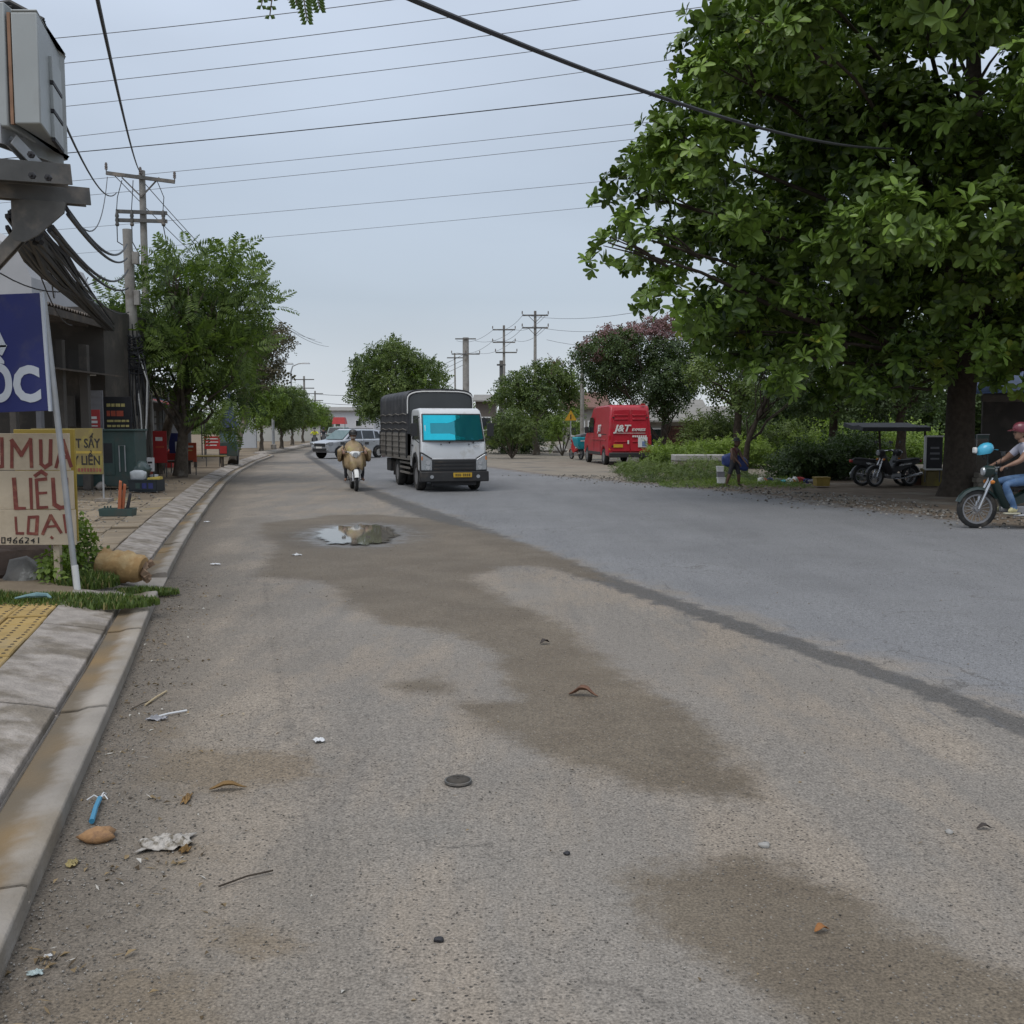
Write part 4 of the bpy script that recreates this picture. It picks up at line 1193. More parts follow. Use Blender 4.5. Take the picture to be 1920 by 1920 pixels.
for (t0, t1, x0, x1) in ((.42, .14, .12, .20), (.40, .13, .42, .24)):
    c = MB(); c.tube([on_pole(t0) + Vector((x0, -.22, 0)), on_pole((t0 + t1) / 2) + Vector(((x0 + x1) / 2 + .02, -.22, 0)), on_pole(t1) + Vector((x1, -.22, 0))], .022, n=6)
    c.build('white_conduit', m_white, poleA)
c = MB(); c.tube([on_pole(.52) + Vector((.18, -.2, 0)), on_pole(.46) + Vector((.3, -.2, 0)), on_pole(.40) + Vector((.42, -.22, 0))], .02, n=6); c.build('white_conduit', m_white, poleA)
pn = MB(); pn.box(on_pole(.145) + Vector((.04, -.24, 0)), (.40, .02, .50)); notice = pn.build('notice', m_paper, poleA, bevel=.004)
pn = MB(); pn.box(on_pole(.158) + Vector((.04, -.252, 0)), (.30, .004, .15)); pn.build('blue_print', mat('print_blue', (.10, .27, .55), rough=.7, var=.25, scale=12), notice)
pn = MB(); pn.box(on_pole(.128) + Vector((.04, -.252, 0)), (.28, .004, .07)); pn.build('red_print', mat('print_purple', (.33, .12, .30), rough=.7, var=.25, scale=14), notice)
pn = MB(); pn.box(on_pole(.083) + Vector((-.01, -.23, 0)), (.26, .015, .20)); pn.build('torn_poster', mat('pale_blue_paper', (.42, .58, .63), rough=.8, var=.2), poleA)

# ---------------------------------------------------------------- overhead lines
def wire(name, label, pts, r, m=None, group=None, cat='cable', n=6):
    w = MB()
    o0 = Vector(pts[0])
    w.tube([Vector(p) - o0 for p in pts], r, n=n)
    o = w.build(name, m or m_cable, loc=o0)
    return tag(o, label, cat, group)
HZ = 19.0
def at_h(px, py, z):
    return G(px, py, z)
lines_img = [((100, 58), (560, 8)), ((120, 107), (1000, 0)), ((120, 150), (1320, 3)), ((120, 190), (1320, 45)), ((130, 248), (1250, 105)), ((130, 278), (1190, 168)), ((130, 332), (1190, 225)), ((150, 360), (1180, 255)), ((160, 420), (1120, 335)), ((200, 465), (1110, 383))]
ords = ['topmost', 'second', 'third', 'fourth', 'fifth', 'sixth', 'seventh', 'eighth', 'ninth', 'lowest']
for i, (a, b_) in enumerate(lines_img):
    sl_ = (b_[1] - a[1]) / (b_[0] - a[0])
    P0 = at_h(a[0] - 420, a[1] - 420 * sl_, HZ); P1 = at_h(b_[0] + 500, max(-260, b_[1] + 500 * sl_), HZ)
    mid = ((a[0] + b_[0]) / 2, (a[1] + b_[1]) / 2 + 4)
    wire('overhead_line', ('thick dark overhead line, ' if i == 5 else 'thin overhead line, ') + ords[i] + ' from the top of those crossing the sky', sag(P0, P1, 0.35, 16), 0.030 if i == 5 else 0.017, m_cable if i == 5 else m_wire, 'power lines crossing the sky', n=5)
# the thick service cable across the picture, into the almond
A, B = D(500, -120, 6.2), D(1700, 278, 21.0)
wire('thick_cable', 'thick black cable swooping from the top centre down into the almond tree', sag(A, B, 0.35, 24), 0.020, m_cable)
A, B = D(170, -60, 7.0), pB + Vector((0.02, -.2, zt - .1))
wire('service_cable', 'long black cable running from the top left down to the two crossarm pole', sag(A, B, 0.25, 18), 0.016, m_cable)
A, B = D(60, 85, 9.5), pB + Vector((-.75, -.25, zt - .75))
wire('service_cable', 'black cable from behind the grey cabinets sagging to the two crossarm pole', sag(A, B, 0.55, 18), 0.016, m_cable)
A, B = D(95, 330, 9.2), pB + Vector((-1.05, -.2, zt - .25))
wire('service_cable', 'thin black cable looping from the steel bracket to the end of the top crossarm', sag(A, B, 1.0, 18), 0.012, m_cable)
for k, (a, b_, dr) in enumerate([((125, 392), (238, 458), .35), ((128, 402), (238, 484), .25), ((98, 425), (240, 506), .4), ((92, 432), (240, 540), .25), ((70, 430), (242, 585), .3)]):
    lab = ['upper black cable from the steel bracket to the top of the cable pole', 'second black cable from the steel bracket to the cable pole', 'third sagging cable from the steel bracket to the cable pole', 'fourth cable slanting from the bracket toward the cable pole', 'lowest thin cable slanting beside the thick cable bundle'][k]
    wire('service_cable', lab, sag(D(a[0], a[1], 9.5), D(b_[0], b_[1], yA - .3), dr, 14), 0.022 if k < 4 else .013, m_cable)
for k in range(3):
    z0 = zt - (.15, .2, 1.3)[k]
    wire('street_wire', ['upper', 'middle', 'lower'][k] + ' thin wire running from the crossarm pole away down the left pavement', sag(pB + Vector((-.9 + .8 * k, 0, z0)), Vector((-17.5 + .6 * k, 92, 9.4 - .3 * k)), 1.0, 14), .014, m_wire)
# thick drooping bundle from the bracket to the shop eaves
bd = MB()
rg = random.Random(11)
P0, P1, P2 = D(45, 425, 9.4), D(112, 510, 14.5), D(205, 612, 24.5)
for i in range(30):
    o = Vector((rg.uniform(-.13, .13), rg.uniform(-.1, .1), rg.uniform(-.13, .13)))
    j = Vector((rg.uniform(-.08, .08), 0, rg.uniform(-.10, .08)))
    bd.tube([P0 + o - P0, P0.lerp(P1, .5) + o * 1.1 + j - P0, P1 + o * 1.1 + j - P0, P1.lerp(P2, .5) + o * .9 - j - P0, P2 + o * .7 - P0], rg.uniform(.018, .034), n=5)
o = bd.build('cable_bundle', m_cable, loc=P0)
tag(o, 'thick black bundle of cables slanting from the steel bracket down to the shop eaves', 'cable bundle')
o['kind'] = 'stuff'
for i in range(5):
    q0, q1 = [((60, 470), (135, 610)), ((110, 480), (165, 520)), ((125, 470), (178, 560)), ((95, 500), (103, 545)), ((0, 512), (190, 520))][i]
    wire('loose_wire', ['loose wire dangling under the cable bundle', 'small loop of wire above the cable bundle', 'loose wire beside the cable bundle near the pole', 'short wire hanging from the bundle above the blue sign', 'thin horizontal wire behind the cable bundle'][i], sag(D(*q0, 14), D(*q1, 18), .25, 10), .010, m_cable)

# ---------------------------------------------------------------- grey switch cabinets on their steel bracket
yC = 8.5
cabr = empty('switch_cabinet', D(40, 300, yC), 0, 'pale grey switch cabinet on a bracket at the top left edge', 'cabinet')
o0 = Vector(cabr.location)
def rel(px, py, y): return D(px, py, y) - o0
# tall box: front face px 25..75, side face to px 120 (farther, lower top)
fx0, fx1 = rel(22, 20, yC), rel(70, 240, yC)
b = MB()
zb, ztp = rel(40, 232, yC).z, rel(40, 22, yC).z
xl, xr = rel(22, 100, yC).x, rel(72, 100, yC).x
sx_ = D(120, 200, 9.6).x - o0.x
ring = [(xl, 0), (xr, 0), (sx_, 1.15), (sx_ - .35, 1.35), (xl, 1.0)]
b.loft([[(x, y_, zb) for x, y_ in ring], [(x, y_, ztp) for x, y_ in ring]])
body = b.build('body', m_cab, cabr, bevel=.012)
b = MB(); b.loft([[(x, y_, ztp + .003) for x, y_ in ring], [(x, y_, ztp + .022) for x, y_ in ring]]); b.build('lid', m_cab, cabr, bevel=.01)
for k in range(3):
    t0 = (ztp - zb) * (.66 - .27 * k)
    e = Vector((sx_ - xr, 1.15, 0)).normalized(); nrm = Vector((e.y, -e.x, 0))
    c = Vector((xr, 0, zb + t0)) + e * 0.62 + nrm * .012
    v = MB(); v.box(c, (.40, .03, .20), rot=(0, 0, math.atan2(e.y, e.x))); h_ = v.build('vent_hood', m_cab, cabr, bevel=.006)
    v = MB(); v.box(c + Vector((0, 0, -.115)) + nrm * .004, (.40, .03, .03), rot=(0, 0, math.atan2(e.y, e.x))); v.build('vent_slot', m_dark, h_)
b = MB(); b.box((xl - .28, .25, (zb + ztp) / 2 + .03), (.46, .5, ztp - zb + .1)); b.build('neighbour_box', m_cab, cabr, bevel=.012)
b = MB(); b.box((xl - .02, .02, (zb + ztp) / 2), (.025, .03, ztp - zb)); b.build('rust_strip', mat('rust', (.28, .16, .10), rough=.8, var=.3), cabr)
b = MB(); [b.tube([(xl - .5, .2 + .06 * i, ztp + .10 + .03 * (i % 3)), (xl - .1, .22 + .05 * i, ztp + .16 - .02 * i), (xr - .06 - .02 * i, .25 + .06 * i, ztp + .03)], .022, n=6) for i in range(7)]; b.build('cable_entry', m_black, cabr, smooth=True)
cabr.location = o0
brk = empty('steel_bracket', D(60, 350, yC), 0, 'rusty steel channel bracket and beams under the grey cabinets', 'bracket')
q0 = Vector(brk.location)
def chan(name, a, b_, w, h, m=m_steel):
    c = MB()
    a, b_ = Vector(a) - q0, Vector(b_) - q0
    c.bar(a, b_, w, .014)
    c.bar(a + Vector((0, 0, 0)), b_, .014, h)
    d = (b_ - a).normalized(); s_ = d.cross(Vector((0, 0, 1))).normalized() * (w / 2)
    c.bar(a + s_, b_ + s_, .014, h); 
    return c.build(name, m, brk, bevel=.003)
chan('beam', D(-60, 318, 8.4), D(126, 332, 8.9), .22, .17)
chan('beam', D(-60, 352, 8.6), D(160, 372, 9.3), .2, .15)
chan('beam', D(-20, 250, 8.5), D(100, 296, 9.5), .18, .16, m_galv)
chan('beam', D(15, 262, 8.6), D(80, 330, 8.9), .12, .10, m_galv)
pl = MB(); pl.prism([(0, 0), (.46, -.03), (.44, -.12), (.22, -.30), (.10, -.36), (0, -.34)], 0, .02, 'Y'); pl.build('gusset', m_steel, brk, loc=D(20, 372, 8.8) - q0)
chan('strut', D(-30, 520, 9.2), D(62, 420, 9.2), .12, .12)
for px, py in ((62, 330), (92, 334), (60, 291)):
    bo = MB(); bo.lathe([(.028, 0), (.028, .03), (.012, .032), (.012, .05)], n=6, axis='Y'); bo.build('bolt', m_dark, brk, loc=D(px, py, 8.28) - q0, rot=(math.pi, 0, 0))
bp3 = D(-80, 700, 9.1); bp3.z = PZ
sup = MB(); sup.tube([(0, 0, -.2), (0, 0, 4.0), (0, 0, 8.2)], [.15, .135, .11], n=12)
sp4 = sup.build('support_pole', m_pole, brk, loc=bp3 - q0, smooth=60)
wall_far = empty('far_gable', D(20, 520, 40), 0, 'pale gable wall seen under the steel bracket at the left edge', 'building')
g0 = Vector(wall_far.location)
gb = MB(); gb.prism([(D(-140, 560, 40).x - g0.x, D(0, 900, 40).z - g0.z), (D(60, 560, 40).x - g0.x, D(0, 900, 40).z - g0.z), (D(60, 560, 40).x - g0.x, D(0, 520, 40).z - g0.z), (D(38, 560, 40).x - g0.x, D(0, 468, 40).z - g0.z), (D(-140, 560, 40).x - g0.x, D(0, 380, 40).z - g0.z)], 0, 6, 'Y')
gb.build('wall', mat('pale_wall', (.42, .42, .43), rough=.85, var=.1, scale=1), wall_far)

# ---------------------------------------------------------------- blue sign on its leaning pole
base = G(146, 1112, 0.13)
top = D(80, 548, base.y)
sp = empty('blue_sign', base, 0, 'navy blue sign with pale capitals on a leaning metal post by the weeds', 'sign')
b = MB(); d = top - base; b.tube([(0, 0, -.1), d * .5, d * 1.002], .028, n=10); b.build('post', m_galv, sp, smooth=True)
bb = MB(); bb.tube([(0, -.001, -.02), d * .095], .031, n=10); bb.build('post_sleeve', m_white, sp, smooth=True)
ang = math.atan2(d.x, d.z)
pw, ph = 1.15, (D(0, 550, base.y).z - D(0, 770, base.y).z)
pc = D(100, 770, base.y) - base + Vector((0, -.035, 0))
holder = bpy.data.objects.new('panel_tilt', None)
bp_ = MB(); bp_.box((-pw / 2 - .02, 0, ph / 2), (pw, .03, ph)); panel = bp_.build('panel', m_blue, sp, loc=pc, rot=(0, ang * .45, 0), bevel=.003)
e = MB(); e.box((-.008, -.004, ph / 2), (.024, .04, ph + .01)); e.build('edge_strip', m_letter, panel)
bpy.data.objects.remove(holder)
k = base.y / F
text_obj('letter', 'A', .42, m_letter, panel, (-.51, -.019, ph - .34), bold=.016, depth=.003, sx=.9)
text_obj('letter', 'Ố', .44, m_letter, panel, (-.47, -.019, .245), bold=.018, depth=.003, sx=.82)
text_obj('letter', 'C', .44, m_letter, panel, (-.205, -.019, .235), bold=.018, depth=.003, sx=.82)

# ---------------------------------------------------------------- hand painted boards
yP = base.y + 0.55
x1 = D(136, 900, yP).x
pl_root = empty('plywood_sign', Vector((x1 - .9, yP, PZ)), 0, 'pale plywood board hand painted with dark red capitals behind the metal post', 'sign')
pr0 = Vector(pl_root.location)
zs = [D(0, q, yP).z - PZ for q in (1022, 955, 882, 812)]
k = yP / F
xr_ = x1 - pr0.x
for i in range(3):
    h = zs[i + 1] - zs[i] - .006
    o_x = [.02, .01, -.015][i]
    b = MB(); b.box((xr_ - .85 + o_x, 0.0, (zs[i] + zs[i + 1]) / 2), (1.7, .025, h))
    b.build('board', m_wood, pl_root, bevel=.003)
def strokes(name, pls, w, m, parent, y, x0, z0, s):
    """Brush strokes laid on a board; units are letter heights."""
    t = MB()
    for pl_ in pls:
        for a, b_ in zip(pl_[:-1], pl_[1:]):
            A_ = Vector((x0 + a[0] * s, y, z0 + a[1] * s)); B_ = Vector((x0 + b_[0] * s, y - random.uniform(.0003, .0009), z0 + b_[1] * s))
            dd = (B_ - A_).normalized()
            ww = w * random.uniform(.8, 1.2)
            t.bar(A_ - dd * ww * .35, B_ + dd * ww * .35, .004, ww, up=(0, 0, 1) if abs(dd.z) < .9 else (1, 0, 0))
    return t.build(name, m, parent)
def img_strokes(name, pls, w_px, m):
    """Strokes in the board's plane given by sight lines onto it."""
    t = MB()
    for pl_ in pls:
        pts = [D(px, py, yP - .017) - pr0 for px, py in pl_]
        for A_, B_ in zip(pts[:-1], pts[1:]):
            dd = (B_ - A_).normalized(); nn = Vector((-dd.z, 0, dd.x)); ww = w_px * k * random.uniform(.42, .62)
            yo = Vector((0, random.uniform(-.0012, 0), 0))
            a2, b2 = A_ - dd * ww * .7 + yo, B_ + dd * ww * .7 + yo
            w2 = ww * random.uniform(.8, 1.15)
            t.add([a2 - nn * ww, a2 + nn * ww, b2 + nn * w2, b2 - nn * w2] + [p + Vector((0, .006, 0)) for p in (a2 - nn * ww, a2 + nn * ww, b2 + nn * w2, b2 - nn * w2)], [(0, 1, 2, 3), (7, 6, 5, 4), (0, 4, 5, 1), (1, 5, 6, 2), (2, 6, 7, 3), (3, 7, 4, 0)])
    return t.build(name, m, pl_root)
img_strokes('painted_letter', [[(3, 822), (4, 874)], [(4, 874), (-8, 876)]], 7, m_brush)
img_strokes('painted_letter', [[(22, 876), (22, 826)], [(22, 826), (40, 853)], [(40, 853), (57, 824)], [(57, 824), (59, 875)]], 7, m_brush)
img_strokes('painted_letter', [[(76, 826), (77, 870)], [(77, 870), (84, 876)], [(84, 876), (94, 870)], [(94, 870), (95, 826)]], 7, m_brush)
img_strokes('painted_letter', [[(105, 876), (118, 826)], [(118, 826), (133, 874)], [(110, 858), (128, 857)]], 6, m_brush)
img_strokes('painted_letter', [[(26, 898), (30, 953)], [(30, 953), (46, 953)]], 7, m_brush)
img_strokes('painted_letter', [[(57, 898), (59, 953)]], 7, m_brush)
img_strokes('painted_letter', [[(68, 900), (71, 952)], [(68, 900), (86, 898)], [(70, 925), (86, 924)], [(71, 952), (88, 951)], [(66, 892), (77, 884)], [(77, 884), (86, 890)]], 6, m_brush)
img_strokes('painted_letter', [[(99, 898), (102, 946)], [(102, 946), (112, 952)], [(112, 952), (126, 950)], [(124, 898), (126, 950)]], 7, m_brush)
img_strokes('painted_letter', [[(29, 970), (31, 1000)], [(31, 1000), (43, 1000)]], 4.5, m_brush)
img_strokes('painted_letter', [[(54, 970), (52, 1000)], [(52, 1000), (68, 1001)], [(68, 1001), (70, 969)], [(70, 969), (54, 970)]], 5.5, m_brush)
img_strokes('painted_letter', [[(80, 1001), (95, 967)], [(95, 967), (114, 998)], [(85, 988), (106, 986)], [(96, 1007), (98, 1009)]], 5, m_brush)
img_strokes('painted_letter', [[(120, 966), (124, 998)]], 6, m_brush)
xq = 3
for dgt in [[[(0, 1), (0, 0), (1, 0), (1, 1), (0, 1)]], [[(1, 0), (0, .2), (0, .5), (1, .5), (1, 0)], [(1, .4), (.7, 1)]], [[(1, 0), (0, .5), (0, 1), (1, 1), (1, .6), (0, .6)]], [[(1, 0), (0, .5), (0, 1), (1, 1), (1, .6), (0, .6)]], [[(0, 0), (1, .1), (.9, .5), (0, 1), (1, 1)]], [[(1, .2), (0, .6), (1, .7)], [(.8, .3), (.8, 1)]], [[(.5, 0), (.5, 1)]]]:
    img_strokes('painted_digit', [[(xq + a * 6, 1008 + b_ * 10) for a, b_ in q] for q in dgt], 1.6, m_ink)
    xq += 11
for x_ in (-.1, -.75):
    b = MB(); b.box((xr_ + x_ - .1, .06, zs[0] / 2 + .2), (.06, .06, zs[0] + .9)); b.build('prop', m_wood, pl_root)
# yellow board edge showing behind it
yy_ = yP + .35
yb = MB(); p0 = D(140, 806, yy_); w_ = .62
yb.box((0, 0, .55), (w_, .03, 1.15)); o = yb.build('yellow_board', m_yellow, loc=(p0.x - w_ / 2, yy_, p0.z - 1.12), bevel=.004)
tag(o, 'yellow board whose top edge shows above the plywood sign', 'board')
# laundry sign
yL = 21.0
lr = empty('laundry_sign', Vector((D(166, 850, yL).x, yL, PZ)), 0, 'ochre sign with two lines of black capitals on a thin post', 'sign')
l0 = Vector(lr.location)
zl0, zl1 = D(0, 889, yL).z - PZ, D(0, 803, yL).z - PZ
xl0, xl1 = D(60, 850, yL).x - l0.x, D(193, 850, yL).x - l0.x
b = MB(); b.box(((xl0 + xl1) / 2, 0, (zl0 + zl1) / 2), (xl1 - xl0, .03, zl1 - zl0)); lp = b.build('panel', m_ochre, lr, bevel=.003)
b = MB(); b.tube([(xl1 - .03, .05, -.1), (xl1 - .03, .05, zl1)], .02, n=8); b.build('post', m_galv, lr, smooth=True)
b = MB(); b.box((xl1 - .03, .04, .03), (.3, .3, .06)); b.build('foot', m_conc, lr)
def zpx(py): return D(0, py, yL).z - PZ
text_obj('lettering', 'GIẶT SẤY', .26, m_ink, lp, (xl1 - .05, -.018, zpx(832)), bold=.006, depth=.002, sx=.72, align='RIGHT')
text_obj('lettering', 'LẤY LIỀN', .26, m_ink, lp, (xl1 - .05, -.018, zpx(864)), bold=.006, depth=.002, sx=.72, align='RIGHT')
b = MB(); b.box(((xl0 + xl1) / 2, -.017, zpx(848)), (xl1 - xl0 - .04, .004, .05)); b.build('band', m_yellow, lp)
for i in range(9):
    b = MB(); b.box((xl1 - .06 - i * .062, -.018, zpx(881)), (.04, .004, .07)); b.build('number_mark', m_brush, lp)

# ---------------------------------------------------------------- the dark shop with its canopy
shop = empty('roadside_shop', (-13.0, 27.0, PZ), 0, 'dark shuttered roadside shop under a rusty sheet canopy on the left', 'building')
s0 = Vector(shop.location)
w = MB(); w.box((-4.6, 2.1, 2.35), (13.5, 3.2, 4.7)); w.build('wall', m_shop, shop)
# canopy of corrugated sheets from Y 20 to 31, eave over the pavement
eave0, eave1 = D(78, 566, 20.6), D(206, 604, 28.0)
for i in range(9):
    t0, t1 = i / 9, (i + 1) / 9 - .004
    a, b_ = eave0.lerp(eave1, t0) - s0, eave0.lerp(eave1, t1) - s0
    c = MB(); rings = []
    for q in range(7):
        p_ = a.lerp(b_, q / 6); zc = .03 * (1 if q % 2 else -1)
        rings.append([p_ + Vector((0, 0, zc)), p_ + Vector((-5.5, .6, zc + .75)), p_ + Vector((-5.5, .6, zc + .77)), p_ + Vector((0, 0, zc + .02))])
    c.loft(rings); c.build('roof_sheet', m_roof, shop)
b = MB(); b.bar(eave0 - s0 - Vector((0.05, 0, .12)), eave1 - s0 - Vector((0.05, 0, .12)), .08, .16); b.build('fascia', m_roof, shop)
for t in (.02, .35, .68, .98):
    p_ = eave0.lerp(eave1, t) - s0 - Vector((.12, 0, .2))
    b = MB(); b.bar(p_, p_ + Vector((-5.2, .6, .68)), .07, .1); b.build('rafter', m_roof, shop)
# second lower awning in the shade
b = MB(); A_ = D(90, 690, 22) - s0; B_ = D(232, 708, 27.5) - s0
b.loft([[A_, A_ + Vector((-3, 0, .35)), A_ + Vector((-3, 0, .39)), A_ + Vector((0, 0, .04))], [B_, B_ + Vector((-3, 0, .35)), B_ + Vector((-3, 0, .39)), B_ + Vector((0, 0, .04))]]); b.build('awning', m_roof, shop)
for px, y_, w_ in ((118, 23.5, .16), (162, 25.0, .20), (150, 26.5, .45), (28, 22.0, .14), (76, 23.0, .12)):
    p_ = D(px, 800, y_) - s0
    b = MB(); b.box((p_.x, p_.y, 1.75), (w_, .16, 3.5)); b.build('column', m_shop if w_ > .13 else m_grey, shop, bevel=.01)
for i, (px0, px1, py0, py1, m_) in enumerate([(167, 192, 732, 870, m_grey), (100, 140, 742, 800, mat('shutter_brown', (.10, .09, .08), rough=.7, var=.15))]):
    a, b_ = D(px0, py1, 26.2) - s0, D(px1, py0, 26.2) - s0
    d_ = MB(); d_.box(((a.x + b_.x) / 2, a.y, (a.z + b_.z) / 2), (b_.x - a.x, .06, b_.z - a.z)); do = d_.build('shutter', m_, shop)
    for q in range(10):
        d_ = MB(); z_ = a.z + (b_.z - a.z) * (q + .5) / 10; d_.box(((a.x + b_.x) / 2, a.y - .035, z_), (b_.x - a.x - .06, .012, (b_.z - a.z) / 10 * .8)); d_.build('slat', m_, do)
tl = MB(); p_ = D(168, 703, 25.5) - s0; tl.tube([p_ + Vector((-.12, 0, 0)), p_ + Vector((.12, .1, 0))], .02, n=6); tl.build('tube_lamp', m_white, shop)
# hanging signs and posters in front
def poster(name, label, cat, px0, py0, px1, py1, y_, m_, lines=(), th=.03, legs=True):
    a, b_ = D(px0, py1, y_), D(px1, py0, y_)
    root = empty(name, ((a.x + b_.x) / 2, y_, PZ), 0, label, cat)
    zc = (a.z + b_.z) / 2 - PZ
    w_, h_ = b_.x - a.x, b_.z - a.z
    q = MB(); q.box((0, 0, zc), (w_, th, h_)); pn_ = q.build('panel', m_, root, bevel=.004)
    for (u, v, lw, lh, lm) in lines:
        q = MB(); q.box((-w_ / 2 + (u + lw / 2) * w_, -th / 2 - .002, zc - h_ / 2 + (1 - v) * h_), (lw * w_, .006, lh * h_)); q.build('text_line', lm, pn_)
    if legs:
        for sx2 in (-1, 1):
            q = MB(); q.tube([(sx2 * (w_ / 2 - .04), .04, -.05), (sx2 * (w_ / 2 - .04), .04, zc + h_ / 2)], .018, n=6); q.build('leg', m_steel, root)
    return root, pn_, zc, w_, h_
m_txty = mat('pale_yellow_text', (.55, .47, .18), rough=.7, var=.2, scale=20)
m_txtr = mat('red_text', (.46, .09, .05), rough=.7, var=.2, scale=20)
def words(v, h, lm, n, a=.12, b_=.9, rg=random.Random(4)):
    out, x = [], a
    while x < b_ - .05 and n > 0:
        w_ = min(rg.uniform(.10, .26), b_ - x); out.append((x, v, w_, h, lm)); x += w_ + .035; n -= 1
    return out
poster('menu_board', 'black standing board with rows of yellow and red writing behind the cable pole', 'sign', 196, 744, 246, 822, 27.0, m_dark,
       words(.20, .075, m_txty, 4) + words(.40, .13, m_txtr, 3) + words(.58, .05, m_txty, 5) + words(.70, .05, m_txty, 5) + words(.82, .05, m_txty, 4))
poster('red_poster', 'small red poster with white rows on the grey shutter', 'poster', 166, 768, 187, 802, 25.8, m_red, [(.15, .45, .6, .14, m_white), (.15, .68, .65, .14, m_white), (.15, .9, .65, .06, m_white)], legs=False)
# dark green kiosk cabinet
a, b_ = D(143, 896, 25.2), D(252, 808, 25.2)
kr = empty('green_kiosk', ((a.x + b_.x) / 2, 25.6, PZ), 0, 'dark green metal kiosk cabinet behind the ochre sign', 'kiosk')
w_, h_ = b_.x - a.x, b_.z - PZ
q = MB(); q.box((0, 0, h_ / 2 + .03), (w_, .8, h_ - .06)); q.build('body', m_dgreen, kr, bevel=.015)
q = MB(); q.box((0, -.02, h_ + .02), (w_ + .08, .9, .05)); q.build('top', m_dgreen, kr, bevel=.01)
for x_ in (-.36, .05):
    q = MB(); q.box((x_, -.405, h_ * .55), (.36, .02, h_ * .62)); d_ = q.build('door', m_dgreen, kr, bevel=.006)
    q = MB(); q.box((x_, -.418, h_ * .62), (.26, .008, h_ * .34)); q.build('pane', m_dark, d_)
q = MB(); q.tube([(.36, -.43, h_ * .30), (.36, -.45, h_ * .75), (.5, -.45, h_ * .75), (.5, -.43, h_ * .30)], .015, n=6); q.build('rail', m_galv, kr)
poster('paper_sheet', 'white printed sheet pinned on dark stand between the cable pole and trunk', 'poster', 266, 858, 289, 884, 28.8, m_paper, [(.15, .3, .3, .15, m_ink), (.5, .35, .35, .12, m_ink), (.2, .6, .5, .12, m_ink), (.3, .8, .5, .1, m_ink)])
poster('red_banner', 'tall faded red banner board left of the leaning trunk', 'sign', 288, 808, 312, 868, 31.5, m_red, [(.2, .25, .5, .12, m_white), (.2, .5, .6, .06, m_orange)])
poster('blue_board', 'dark blue board with a pale mark beside the tree trunk', 'sign', 318, 812, 342, 858, 34.5, m_blue, [(.45, .55, .25, .4, m_letter)])
poster('red_counter', 'low red counter panel below the dark blue board', 'counter', 305, 850, 344, 868, 34.0, m_red, [])
poster('orange_banner', 'orange red banner right of the tree trunk with pale lettering', 'sign', 347, 830, 368, 866, 33.0, m_orange, [(.15, .2, .6, .10, m_white), (.15, .4, .5, .06, m_txty)])
poster('striped_board', 'pink and white striped price board behind the benches', 'sign', 384, 818, 412, 842, 40.0, m_red, [(.1, .2, .8, .08, m_white), (.1, .45, .8, .08, m_white), (.1, .7, .7, .08, m_white)])
for i, (px, py, y_, lab) in enumerate([(392, 868, 39, 'low wooden bench in front of the striped board'), (325, 885, 33, 'dark low table beside the leaning trunk')]):
    p_ = D(px, HOR + CAM_H * F / y_, y_); p_.z = PZ
    t_ = empty('bench', p_, 0.1, lab, 'bench')
    q = MB(); q.box((0, 0, .42), (1.3, .4, .06)); q.build('seat', m_roof if i else m_ochre, t_, bevel=.01)
    for sx2 in (-.5, .5):
        for sy2 in (-.14, .14):
            q = MB(); q.box((sx2, sy2, .2), (.06, .06, .4)); q.build('leg', m_roof, t_)
# snack cart with a dark blue closed parasol
y_ = 42.0
cp = D(430, HOR + CAM_H * F / y_, y_); cp.z = PZ
ct = empty('food_cart', cp, R(12), 'small green glass food cart with a closed blue parasol near the kerb', 'cart')
q = MB(); q.box((0, 0, .62), (.72, 1.1, .55)); q.build('body', m_dgreen, ct, bevel=.02)
q = MB(); q.box((0, 0, 1.14), (.66, 1.0, .46)); q.build('glass_case', mat('case_glass', (.16, .24, .25), rough=.12, var=.1, spec=.8), ct, bevel=.01)
q = MB(); q.box((0, 0, 1.40), (.80, 1.2, .05)); q.build('roof', m_dark, ct, bevel=.01)
q = MB(); q.lathe([(.05, 1.45), (.42, 1.5), (.20, 1.9), (.12, 2.5), (.03, 2.9)], n=10, c=(.05, 0, 0)); q.build('parasol', mat('parasol_blue', (.035, .05, .11), rough=.8, var=.15), ct, smooth=True)
q = MB(); q.box((-.2, -.565, .6), (.3, .03, .3)); q.build('sign_panel', m_red, ct)
for sx2 in (-.34, .34):
    q = MB(); q.lathe([(.30, -.03), (.32, 0), (.30, .03)], n=14, c=(sx2, .1, .32), axis='X'); q.build('wheel', m_black, ct, smooth=True)
# street lamps
def lamp_post(px, ybase, y_, pytop, armpx, lab):
    b = D(px, HOR + CAM_H * F / y_, y_); b.z = PZ
    r_ = empty('street_lamp', b, 0, lab, 'street lamp', 'street lamps on the left pavement')
    zt_ = D(px, pytop, y_).z - PZ
    dx = armpx / F * y_
    q = MB(); q.tube([(0, 0, 0), (0, 0, zt_ * .9), (dx * .12, 0, zt_ * .97), (dx * .5, 0, zt_), (dx * .95, 0, zt_ + .05)], [.11, .07, .06, .05, .04], n=8); q.build('pole', m_galv, r_, smooth=True)
    q = MB(); q.box((dx, 0, zt_ + .04), (.75, .26, .12), top=(.8, .7)); q.build('lamp_head', m_galv, r_, bevel=.02)
    q = MB(); q.lathe([(.2, 0), (.2, .3), (.13, .35)], n=8); q.build('base', m_conc, r_)
lamp_post(513, 0, 70.0, 683, 30, 'pale street lamp pole rising through the clipped row of trees')
lamp_post(548, 0, 92.0, 682, 28, 'curved street lamp silhouetted against the sky above the clipped row')
